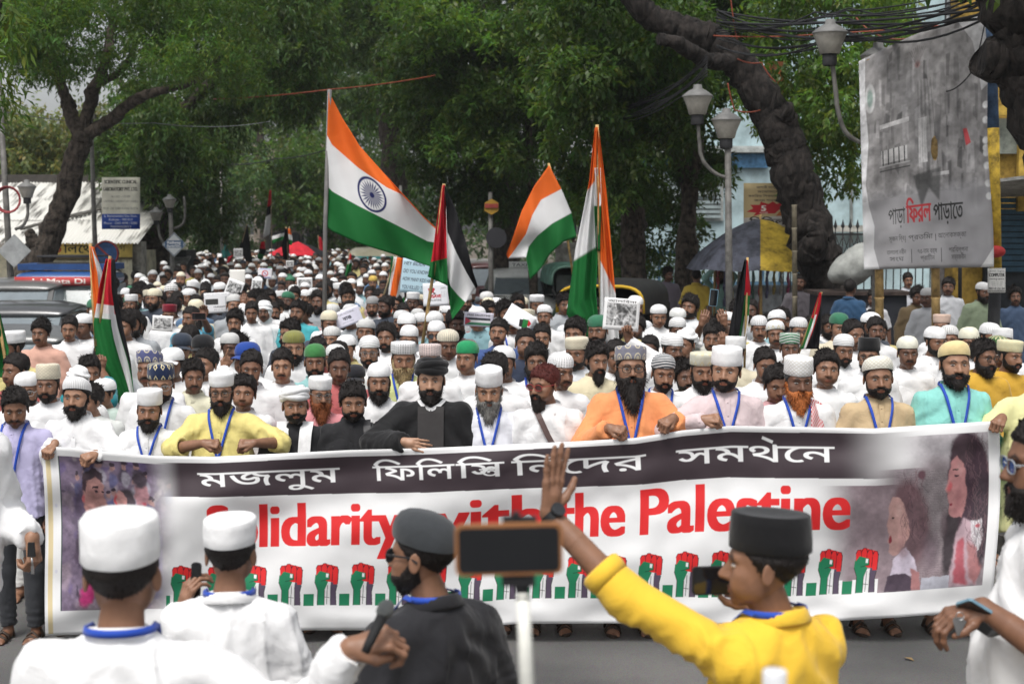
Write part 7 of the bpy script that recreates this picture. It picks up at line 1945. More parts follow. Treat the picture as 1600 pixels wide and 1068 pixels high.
hero('bearded man in blue-tinted glasses and white kurta at right edge holding phones', 1640, 645, Y=4.4, face=25, skin=3, hair='short', beard='full', rz=-1.75, yaw=.12, pitch=.05, shirt_mat=M_COT, sleeve=.56, cuff=(0, 0), collar='stand', glasses=(.25, .27, .3), lens=mat('blue_lens', (.03, .10, .35), rough=.05, spec=.8), group=FG, h=.012, wr=.8, loose=1.35, placket=False, fat=.08,
 arms={1: dict(w=at(1536, 948, 4.25), dir=(-1, -.1, -.25), back=(-.2, -.2, 1), pose='hold', pole=(.8, .3, -.8))}, fine=.0035)
hero('man in loose white kurta cut by left edge, keys in his hand', -88, 560, Y=6.1, face=26, skin=1, cap='kufi', hair='short', rz=.7, shirt_mat=M_COT, hem=.84, group=FG, h=.013, wr=.8, loose=1.15, placket=False,
 arms={1: dict(w=at(50, 838, 6.15), dir=(.1, -.1, -1), back=(1, -.3, 0), pose='grip', pole=(.3, .3, -1))}, fine=.004)
def phone(name, label, c, size, rot, case, screen=(.01, .011, .013), cat='phone', lensn=1):
 """Smartphone: case with rounded edge, glass screen, camera lens."""
 root = empty(name, c); root.rotation_euler = rot
 tag(root, label, cat)
 w, h, t = size
 def slab(w, h, t, y0, r):
  pts = []
  for cx, cz, a0 in ((w / 2 - r, h / 2 - r, 0), (-w / 2 + r, h / 2 - r, 90), (-w / 2 + r, -h / 2 + r, 180), (w / 2 - r, -h / 2 + r, 270)):
   for k in range(5): a = math.radians(a0 + 22.5 * k); pts.append((cx + r * math.cos(a), y0, cz + r * math.sin(a)))
  return MB().prism(pts, (0, 0, 0), (0, t, 0))
 slab(w, h, t, -t / 2, .011).build('case', mat(name + '_case_%d' % (case[0] * 999), case, rough=.5), root)
 slab(w - .010, h - .010, .002, -t / 2 - .0015, .008).build('screen', mat('phone_glass', screen, rough=.08, spec=.8, var=.05), root)
 b = MB()
 for k in range(lensn): b.tube([(-w / 2 + .018, t / 2, h / 2 - .018 - .02 * k), (-w / 2 + .018, t / 2 + .003, h / 2 - .018 - .02 * k)], .007, 12)
 b.build('camera_lens', mat('phone_glass', screen), root)
 return root
# phone on the selfie stick
P = at(795, 857, 2.15)
ph = phone('phone', 'phone in tan case held level on top of white stick', P, (.161, .078, .010), (0.05, -.02, .03), (.34, .15, .06))
st = empty('selfie_stick', at(815, 905, 2.15)); tag(st, 'white telescopic stick with black clamp gripping the phone', 'selfie stick')
a0, a1, a2 = at(814, 903, 2.165), at(817, 928, 2.165), at(826, 1130, 2.10)
def rel(b, o): b.v = [tuple(Vector(v) - o.location) for v in b.v]; return b
rel(MB().tube([a1, a1 + (a2 - a1) * .35, a2], [.0105, .0108, .0125], 14), st).build('pole', mat('white_enamel', (.72, .72, .66), rough=.35), st)
rel(MB().tube([a0, a0 + (a1 - a0) * .5, a1, a1 + (a2 - a1) * .04], [.009, .012, .009, .012], 12), st).build('ball_joint', mat('black_plastic', (.015, .015, .016), rough=.45), st)
c0 = at(810, 905, 2.165); c1 = at(812, 812, 2.165)
rel(MB().box(c0, (.05, .028, .014)).box(c1, (.052, .024, .009)).box(at(806, 806, 2.165), (.012, .02, .012)).box(at(811, 858, 2.180), (.018, .006, .092)), st).build('clamp', mat('black_plastic', (.015, .015, .016)), st)
phone('phone', 'dark phone held sideways in front of yellow-shirted man', at(1116, 906, 4.1), (.13, .082, .009), (0, 0, .12), (.02, .02, .022))
phone('phone', 'black phone held upright by man in flat white cap', at(306, 907, 4.78), (.034, .125, .009), (0, .06, -.2), (.015, .015, .016))
phone('phone', 'pale blue cased phone held flat in right-hand man\'s fingers', at(1535, 958, 4.22), (.15, .072, .009), (1.05, .55, .15), (.16, .28, .36), lensn=2)
phone('phone', 'black phone stacked under blue phone in same hand', at(1528, 970, 4.27), (.15, .072, .009), (1.05, .6, .1), (.02, .02, .02))
# keys, microphone, watch, bottle
k = empty('key_bunch', at(1500, 962, 4.18)); tag(k, 'ring of steel keys hanging from hand beside stacked phones', 'keys')
b = MB(); b.tube([(.012 * math.cos(t * .52), 0, .012 * math.sin(t * .52)) for t in range(13)], .0014, 6); b.build('ring', mat('steel', (.5, .5, .5), rough=.3, metal=1), k)
for i in range(4):
 MB().box((.006 * i - .01, .002 * i, -.035), (.008, .002, .045), ry=.25 * i - .3).tube([(.006 * i - .012, .002 * i, -.012), (.006 * i - .012, .002 * i + .003, -.012)], .008, 10).build('key', mat('steel', (.5, .5, .5)), k)
k = empty('key_bunch', at(49, 858, 6.02)); tag(k, 'black key fob clutched in white-sleeved hand at left', 'keys')
MB().box((0, 0, 0), (.032, .014, .06), taper=.8).build('fob', mat('black_plastic', (.015, .015, .016)), k)
MB().tube([(0, 0, -.03), (.005, -.004, -.07)], .004, 6).box((.004, -.004, -.085), (.012, .004, .035)).build('key', mat('steel', (.5, .5, .5)), k)
m0, m1 = at(578, 1002, 3.42), at(604, 948, 3.46)
mc = empty('microphone', m0); tag(mc, 'grey hand microphone held up to chin of man in sunglasses', 'microphone')
d = (m1 - m0)
rel(MB().tube([m0 - d * .3, m0, m0 + d * .75], [.010, .0115, .014], 14), mc).build('handle', mat('black_plastic', (.015, .015, .016)), mc)
rel(MB().tube([m0 + d * .72, m0 + d * .8, m0 + d, m0 + d * 1.15, m0 + d * 1.2], [.014, .020, .021, .014, .005], 16), mc).build('grille', mat('mic_mesh', (.16, .17, .17), rough=.45, metal=.6, bump=.8, bscale=300), mc)
# wrist watch of the yellow-shirted man
sh, el, wr = [MwY @ Vector(p) for p in alY[1]]
ax = (wr - el).normalized(); c = wr - ax * .012
wt = empty('wrist_watch', c); tag(wt, 'black wrist watch strapped on the raised arm', 'watch')
u = ax.cross(Vector((0, 1, 0))).normalized(); w_ = ax.cross(u)
V, Fc = [], []
for k in range(24):
 a = 2 * math.pi * k / 24
 for rr, tt in ((.0285, -.012), (.0315, -.012), (.0315, .012), (.0285, .012)): V.append((u * math.cos(a) + w_ * math.sin(a)) * rr * (1.05) + ax * tt)
for k in range(24):
 for j in range(4): Fc.append((k * 4 + j, k * 4 + (j + 1) % 4, ((k + 1) % 24) * 4 + (j + 1) % 4, ((k + 1) % 24) * 4 + j))
MB().add(V, Fc).build('strap', mat('black_rubber', (.016, .016, .017), rough=.6), wt)
dc = -u * 0 + Vector((.75, -.6, .1)); dc = (dc - ax * dc.dot(ax)).normalized()
MB().tube([dc * .028, dc * .042], .021, 18).build('dial', mat('watch_dial', (.03, .032, .035), rough=.2), wt)
bt = empty('plastic_bottle', at(1210, 1090, 2.0)); tag(bt, 'white plastic bottle top poking up at lower edge before yellow shirt', 'bottle')
MB().lathe((0, 0, 0), [(.03, -.2), (.032, -.06), (.028, -.04), (.0165, -.018), (.0165, .0)], 18).build('body', mat('white_plastic', (.75, .76, .78), rough=.4), bt)
MB().lathe((0, 0, 0), [(.0172, -.004), (.0172, .038), (.0155, .0405), (.001, .0405)], 18).build('bottle_cap', mat('white_plastic', (.75, .76, .78)), bt)
# == flags and placards
SAF, FW, FG_, FR_, FK = (.80, .16, .02), (.78, .78, .78), (.012, .16, .035), (.55, .015, .03), (.012, .012, .014)
def resamp(L, t):
 L = np.array(L, float); s = np.r_[0, np.cumsum(np.linalg.norm(np.diff(L, axis=0), axis=1))]; s /= s[-1]
 return np.interp(t, s, L[:, 0]), np.interp(t, s, L[:, 1])
def cloth_from(lines, Y, wave=.05, ph=0.0, dy=0.0):
 def fn(u, v):
  k = v * (len(lines) - 1); i = min(int(k), len(lines) - 2); f = k - i
  a, b = resamp(lines[i], u), resamp(lines[i + 1], u)
  x, y = a[0] * (1 - f) + b[0] * f, a[1] * (1 - f) + b[1] * f
  d = wave * (math.sin(7 * u + 3.0 * v + ph) * (.3 + u) + .5 * math.sin(15 * u - 6 * v + ph)) + dy * u
  return at(x, y, Y + d)
 return fn
def flag(label, lines_list, prints, Y, pole, pole_r=.016, pole_m=None, wave=.05, grp='flags carried by marchers', nu=36, nv=30, name='flag'):
 b = at(*pole[-1], Y); root = empty(name, b); tag(root, label, 'flag', grp)
 for i, (lines, m) in enumerate(zip(lines_list, prints)):
  f = cloth_from(lines, Y - .02, wave, i * 1.3)
  sheet('cloth', lambda u, v: f(u, v) - b, nu, nv, m, root, .003)
 if pole_m is not False: MB().tube([at(*p, Y) - b for p in pole], pole_r, 8).build('staff', pole_m or M_BAM, root)
 return root
def tri_print(chakra=None):
 p = Print(300, 200, FW); p.rect(0, 0, 1, 1 / 3, SAF); p.rect(0, 2 / 3, 1, 1, FG_)
 if chakra:
  cx, cy, rx, ry = chakra; nv = (.015, .02, .12)
  ring_ = lambda s: [(cx + rx * s * math.cos(2 * math.pi * k / 40), cy + ry * s * math.sin(2 * math.pi * k / 40)) for k in range(41)]
  p.poly(ring_(1), nv, 1, 4); p.poly(ring_(.86), FW, 1, 4); p.poly(ring_(.16), nv, 1, 4)
  for k in range(24):
   a = 2 * math.pi * k / 24; c, s = math.cos(a), math.sin(a); w = .045
   p.poly([(cx, cy), (cx + rx * (.55 * c - w * s), cy + ry * (.55 * s + w * c)), (cx + rx * .86 * c, cy + ry * .86 * s), (cx + rx * (.55 * c + w * s), cy + ry * (.55 * s - w * c))], nv, 1, 4)
 return p
def bands(cols, stops, w=64, h=128):
 p = Print(w, h, cols[-1])
 for c, a, b in zip(cols, [0] + stops, stops + [1]): p.rect(0, a, 1, b, c)
 return p
FT = dict(rough=.7, bump=.35, trans=.3)
M_STEEL = mat('flagpole_steel', (.16, .155, .15), rough=.4)
pr = tri_print((.40, .5, .115, .155)).material('tricolour_large', **FT)
flag('largest tricolour flag with navy wheel, streaming right from a tall grey staff',
 [[[(514, 143), (535, 185), (562, 228), (596, 266), (628, 302), (664, 340), (697, 371)], [(511, 211), (519, 226), (560, 262), (605, 293), (628, 303.5), (664, 342), (697, 373)], [(507, 287), (520, 300), (560, 322), (620, 352), (668, 377), (696, 382)], [(506, 350), (520, 362), (560, 380), (605, 394), (645, 407), (672, 416), (691, 386)]]],
 [pr], 14.5, [(515, 140), (508, 360), (506, 640)], .022, M_STEEL, .07, nu=60, nv=48)
p = bands([SAF, FW, FG_], [1 / 3, 2 / 3]); mt = p.material('tricolour_plain', **FT)
flag('drooping tricolour flag at right centre with pinkish folded corner', [[[(858, 258), (835, 290), (815, 330), (800, 375), (791, 398)], [(877, 295), (845, 312), (832, 335), (822, 365), (794, 404)], [(893, 333), (862, 350), (840, 368), (826, 385), (822, 402)], [(901, 370), (880, 378), (860, 396), (845, 420), (828, 437)]]], [mt], 22, [(857, 255), (880, 330), (897, 440)], .018, M_BAM, .06)
mA = bands([SAF, FW, FG_], [.28, .55]).material('tricolour_drape', **FT); mB = bands([SAF, FW], [.66]).material('tricolour_tail', **FT)
flag('tall tricolour flag wrapped round its bamboo staff, orange side falling right', [[[(930, 199), (933, 199)], [(921, 284), (934, 264)], [(899, 388), (935, 368)], [(885, 490), (931, 455)], [(913, 536), (934, 500)]], [[(931, 198), (935, 199)], [(935, 300), (947, 298)], [(938, 410), (962, 462)], [(936, 536), (968, 542)]], [[(928, 262), (938, 262)], [(929, 300), (939, 300)], [(929, 334), (939, 334)], [(931, 392), (938, 392)]]], [mA, mB, bands([FW, FG_], [.55]).material('tricolour_sleeve', **FT)], 13.2, [(933, 195), (936, 380), (941, 548)], .016, M_BAM, .05, nu=24, nv=40)
p = Print(120, 120, FW); mC = bands([FK, FW, FG_], [.34, .68]).material('black_white_green', **FT); mD = bands([FR_, FG_], [.72]).material('red_green_fold', **FT)
flag('black, white and green flag with red triangle hanging right of the big tricolour', [[[(695, 289), (712, 327), (727, 375), (738, 420), (746, 447)], [(697, 320), (699, 360), (712, 390), (728, 422), (744, 450)], [(698, 400), (699, 430), (704, 446), (716, 460), (728, 471)], [(699, 436), (700, 455), (702, 470), (704, 485), (706, 499)]], [[(691, 289), (696, 289)], [(683, 345), (697, 360)], [(674, 405), (698, 395)], [(668, 432), (699, 446)]]], [mC, mD], 13.8, [(694, 287), (678, 420), (652, 590)], .016, M_BAM, .05, nu=24)
p = Print(160, 240, FG_); p.poly([(0, 0), (.62, 0), (.72, .30), (.90, .42), (0, .42)], FR_); p.rect(0, .36, .75, .46, FW, .9); p.poly([(.6, .40), (.78, .42), (1, .95), (.82, 1), (.62, .6)], FW); p.poly([(.55, 0), (1, 0), (1, .85), (.78, .42)], FK)
flag('black, red and green flag drooping at left beside a narrow tricolour', [[[(166, 404), (180, 406)], [(155, 450), (183, 455)], [(146, 505), (192, 510)], [(150, 560), (204, 565)], [(188, 634), (210, 628)]]], [p.material('four_colour_drape', **FT)], 11.4, [(172, 400), (150, 540)], .012, M_BAM, .05, nu=24)
p = Print(60, 120, SAF); p.poly([(.45, 0), (1, .2), (1, 1), (.4, 1), (.55, .5)], FW)
flag('narrow furled tricolour flag held up by teal-sleeved arm at left', [[[(140, 384), (147, 386)], [(143, 425), (161, 428)], [(146, 480), (164, 470)], [(149, 535), (158, 528)]]], [p.material('furled_tricolour', **FT)], 11.6, [(141, 380), (146, 480), (150, 548)], .013, M_BAM, .03, nu=20)
p = Print(100, 160, FK); p.rect(.58, 0, 1, .40, FR_); p.rect(.62, .40, .8, 1, FG_); p.rect(.8, .40, 1, .62, FG_); p.rect(.75, .62, 1, 1, FW)
flag('furled black flag with red, green and white edge below the umbrella', [[[(1164, 405), (1169, 407)], [(1152, 450), (1173, 452)], [(1142, 500), (1169, 500)], [(1134, 552), (1161, 550)]]], [p.material('furled_dark', **FT)], 12.2, [(1168, 402), (1166, 480), (1163, 580)], .010, M_BAM, .04, nu=20)
p = Print(80, 120, FK); p.poly([(0, 0), (1, 0), (.55, .55), (.3, 1), (0, 1)], FR_); p.poly([(.0, .45), (.5, .5), (.25, 1), (0, 1)], FG_); p.poly([(.3, .4), (.5, .4), (.3, 1), (.18, 1)], FW)
flag('small black flag with red stripe on slanting stick before the trunk', [[[(1281, 457), (1284, 457)], [(1266, 500), (1283, 500)], [(1250, 545), (1279, 545)]]], [p.material('small_dark', **FT)], 11.9, [(1284, 456), (1248, 552)], .009, M_BAM, .03, nu=16)
p = bands([FG_], []).material('plain_green', **FT)
flag('plain green flag cut by left edge on slanting bamboo stick', [[[(-40, 480), (0, 488)], [(-40, 530), (14, 545)], [(-40, 585), (8, 590)]]], [p], 10.4, [(-8, 470), (8, 560), (26, 640)], .012, M_BAM, .04, nu=16)
M_THIN = mat('thin_stick', (.30, .24, .14))
flag('white, orange and green flag leaning over raised blue placard', [[[(612, 400), (622, 402), (632, 404)], [(608, 440), (619, 445), (631, 447)], [(604, 490), (614, 492), (632, 488)]]], [bands([FW], []).material('x', **FT)], 19.5, [(620, 398), (594, 478)], .012, M_THIN, .04, nu=18)
for o in bpy.data.objects:
 if o.name.startswith('flag') and o.get('label', '').startswith('white, orange'):
  c = [k for k in o.children if k.name.startswith('cloth')][0]; p = Print(90, 120, FW); p.poly([(.42, 0), (.95, 0), (.6, .6), (.25, 1), (0, 1), (.2, .5)], SAF); p.poly([(0, 0), (.15, 0), (.05, .5), (0, .6)], FG_); p.poly([(.5, .85), (1, .7), (1, 1), (.3, 1)], FG_); c.data.materials[0] = p.material('leaning_tricolour', **FT)
# distant flags
far_flags = [
 ('slender red, black and white flag standing highest far down street', [[(421, 297), (424, 297)], [(416, 335), (425, 330)], [(411, 372), (421, 366)]], [FR_, FK, FW], [.35, .55], 40, [(423, 295), (425, 440)]),
 ('first black flag far back left of tallest distant flag', [[(385, 352), (387, 352)], [(374, 385), (391, 382)], [(384, 408), (394, 410)]], [FK], [], 38, [(386, 350), (372, 400)]),
 ('narrow black flag right of the distant flag-coloured canopy', [[(446, 357), (450, 357)], [(440, 385), (452, 385)], [(443, 405), (451, 406)]], [FK], [], 39, [(448, 355), (450, 410)]),
 ('teal-green pennant far back above left crowd', [[(350, 377), (352, 377)], [(346, 392), (357, 392)], [(347, 405), (362, 398)]], [(.03, .16, .15)], [], 42, [(350, 375), (346, 408)]),
 ('small flag with red point and green foot far back at left', [[(408, 378), (414, 377)], [(405, 390), (415, 392)], [(402, 404), (410, 406)]], [FR_, FK, FG_], [.4, .7], 40, [(414, 375), (404, 408)]),
 ('small orange and white tricolour in the distant cluster', [[(446, 356), (454, 358)], [(447, 368), (457, 372)], [(449, 382), (456, 383)]], [SAF, FW, FG_], [.33, .66], 46, [(447, 354), (451, 395)]),
 ('dark red flag right of the distant parasol', [[(497, 369), (502, 371)], [(499, 388), (507, 386)], [(501, 404), (506, 403)]], [FR_, FR_, FG_], [.3, .7], 50, [(497, 367), (500, 405)]),
 ('little red-tipped green flag just left of the far van', [[(546, 396), (549, 396)], [(542, 414), (550, 412)], [(538, 434), (547, 430)]], [FR_, FW, FG_], [.3, .45], 27, [(547, 394), (540, 440)]),
 ('white and green flag spread flat in the distant cluster', [[(420, 366), (450, 358)], [(424, 372), (448, 365)], [(426, 381), (440, 375)]], [FK, FW, FG_], [.3, .65], 47, [(452, 354), (448, 400)]),
 ('red pennant lying low among distant marchers', [[(356, 402), (366, 397)], [(355, 408), (362, 404)], [(354, 413), (357, 412)]], [FR_], [], 41, [(366, 396), (360, 420)])]
for i, (lab, lines, cols, stops, Y, pole) in enumerate(far_flags):
 flag(lab, [lines], [bands(cols, stops, 16, 64).material('far_flag_%d' % i, **FT)], Y, pole, .014, M_THIN, .04, nu=8, nv=10)
pa = empty('parasol', at(466, 380, 48)); tag(pa, 'red, white, green and black parasol far back among flags', 'parasol')
pc = [FR_, FR_, FK, FK, FG_, FG_, FW, FR_]
for k in range(8):
 a0, a1 = 2 * math.pi * k / 8 - math.pi * .75, 2 * math.pi * (k + 1) / 8 - math.pi * .75
 V = [(0, 0, .06)] + [(1.05 * t * math.cos(a), 1.05 * t * math.sin(a), .06 - .44 * t ** 1.4) for t in (.5, 1) for a in (a0, (a0 + a1) / 2, a1)]; V += [(x, y, z - .01) for x, y, z in V]
 F = [(0, 1, 2), (0, 2, 3), (1, 4, 5, 2), (2, 5, 6, 3)]; F += [tuple(7 + i for i in reversed(f)) for f in F]
 link('canopy_panel', mesh_np('canopy_panel', V, F, False), pa, mat('parasol_%d' % int(pc[k][0] * 900 + pc[k][1] * 50), pc[k]))
MB().tube([(0, 0, .1), (0, 0, -1.5)], .015, 6).build('pole', M_IRON, pa)
# placards
def placard(label, cx, cy, w, h, rot, Y, p, hand=True, name='placard', sag=.02):
 b = at(cx, cy, Y); root = empty(name, b); tag(root, label, 'placard', 'placards held above the crowd'); c, s = math.cos(rot), math.sin(rot)
 def f(u, v):
  dx, dy = (u - .5) * w, (v - .5) * h
  return at(cx + dx * c - dy * s, cy + dx * s + dy * c, Y + sag * math.sin(3 * u + 1) * (1 - v)) - b
 sheet('paper', f, 10, 8, p.material('placard_print_%d_%d' % (cx, cy), rough=.7), root, .003)
 return root
def bw_photo(seed, head=None, foot=None, w=160, h=150):
 p = Print(w, h, (.76, .76, .76)); r = np.random.RandomState(seed)
 x0, y0, x1, y1 = .09, .16, .91, .86; bx = p.a.copy(); p.a[:] = .36
 for _ in range(60): p.blob(r.uniform(x0, x1), r.uniform(y0, y1), r.uniform(.02, .12), r.uniform(.04, .2), (r.choice([.05, .1, .25, .5, .6]),) * 3, .8, .4, r.uniform(-1, 1))
 p.noise(20, .5, seed); m = ((p.X > x0) & (p.X < x1) & (p.Y > y0) & (p.Y < y1))[..., None]; p.a = np.where(m, p.a, bx)
 if head: p.text(head, .5, .13, .08, (.05, .05, .05), align='c', width=.8, bold=.02)
 if foot: p.text(foot, .5, .95, .06, (.1, .1, .1), align='c', width=.7)
 return p
placard('white placard with grey photograph held up beside the tall wrapped flag', 971, 491, 56, 50, .08, 11.2, bw_photo(1, 'আলিবদা', None))
p = Print(150, 150, (.76, .77, .80)); p.text('#SAVE', .48, .64, .15, (.45, .03, .04), align='c', width=.46, bold=.06); p.text('PALESTINE', .48, .78, .08, (.05, .05, .05), align='c', width=.46, bold=.03); p.poly([(.2, .22), (.34, .24), (.44, .20), (.48, .28), (.42, .36), (.46, .44), (.36, .42), (.3, .34), (.22, .34)], (.45, .03, .04)); p.poly([(.40, .40), (.5, .44), (.48, .50), (.40, .48)], (.05, .05, .05))
for k in range(4): p.line([(.70 + .05 * k, .30 - .03 * k), (.72 + .05 * k, .20), (.76 + .05 * k, .26)], .012, (.1, .1, .1)); p.line([(.72 + .06 * k, .36), (.75 + .05 * k, .62)], .01, (.1, .1, .1), .7)
placard('white SAVE PALESTINE placard with red map raised below blue placard', 681, 460, 40, 36, -.04, 17.2, p)
p = Print(220, 200, (.42, .58, .66)); k = (.03, .03, .05)
for i, t in enumerate(('HEY BIDEN', 'DO YOU KNOW', 'HOW MANY KIDS HAVE', 'YOU KILLED TODAY?')): p.text(t, .05, .19 + .23 * i, .11, k, width=[.6, .72, .9, .88][i], bold=.01, shear=.15)
placard('large pale blue hand-lettered placard behind the white flag', 654, 432, 54, 54, .10, 19.0, p)
p = Print(200, 130, (.72, .71, .82)); p.text('SPEAK NOTHING', .5, .28, .12, (.08, .08, .1), align='c', width=.62); p.text('বাঙ', .5, .62, .22, (.05, .05, .07), align='c', width=.3, bold=.05); p.text('just a copy', .5, .78, .08, (.2, .2, .25), align='c', width=.4)
placard('lavender-white placard tilted left above olive skullcap', 542, 496, 46, 26, -.36, 14.4, p)
p = Print(200, 160, (.70, .70, .72)); p.text('NOT IN OUR NAME', .5, .10, .06, (.1, .1, .1), align='c', width=.8); p.rect(.05, .30, .55, .58, (.04, .04, .04)); p.text('HUMANITY', .62, .74, .09, (.08, .08, .08), align='c', width=.5, bold=.03); p.text('dies in silence', .62, .86, .07, (.08, .08, .08), align='c', width=.5); p.rect(.82, .2, .95, .9, (.25, .25, .25), .6)
placard('grey placard with black block raised at left of distant crowd', 339, 473, 40, 32, -.05, 17.5, p)
for i, (cx, cy, w, h, rot, Y, lab) in enumerate([(366, 450, 26, 26, .35, 20, 'tilted grey photo print held up left of the raised arm'), (371, 432, 24, 22, 0, 22, 'white sheet with faint print lifted in left crowd'), (476, 443, 24, 19, -.03, 24, 'small grey photograph held high right of the centre staff'), (401, 446, 16, 22, .1, 23, 'narrow photo print beside the raised phone'), (254, 505, 46 * .7, 24, .06, 14.5, 'dark photo print held low before the drooping left flag'), (453, 412, 12, 10, 0, 36, 'tiny print held up far back'), (372, 395, 14, 14, 0, 36, 'white sheet held far back left of black flag')]):
 placard(lab, cx, cy, w, h, rot, Y, bw_photo(10 + i) if i != 1 else Print(60, 60, (.72, .70, .66)))
p = Print(90, 70, (.74, .72, .74)); p.rect(.1, .05, .9, .12, (.06, .1, .4)); p.rect(.1, .85, .9, .92, (.06, .1, .4)); p.blob(.5, .5, .24, .32, (.5, .03, .06), 1, .9); p.blob(.5, .5, .17, .23, (.74, .72, .74), 1, .9); p.line([(.34, .3), (.66, .7)], .05, (.5, .03, .06)); p.line([(.4, .62), (.5, .36), (.6, .62), (.4, .62)], .02, (.06, .1, .4))
placard('small placard with crossed-out red ring in the left crowd', 414, 427, 22, 16, .03, 25, p)
p = Print(220, 110, (.60, .58, .66)); p.text('FREE PALESTINE', .5, .26, .13, (.05, .05, .05), align='c', width=.78, bold=.03); p.rect(.04, .38, .9, .55, (.05, .05, .06)); p.rect(.04, .55, .9, .72, (.7, .7, .7)); p.rect(.04, .72, .9, .9, (.05, .18, .10)); p.poly([(.04, .38), (.25, .64), (.04, .9)], (.4, .05, .08))
placard('FREE PALESTINE placard with striped flag drawing held low at centre', 748, 499, 46, 22, .06, 14.0, p)
p = Print(160, 120, (.74, .74, .76)); p.poly([(.6, .4), (.8, .3), (.86, .7), (.7, .85)], FG_); p.poly([(.5, .5), (.62, .42), (.7, .8), (.6, .85)], FK); p.poly([(.78, .3), (.92, .4), (.9, .6), (.84, .6)], FR_)
placard('curling white poster with fist drawing right of centre', 812, 498, 46, 30, .55, 14.6, p, sag=.15)
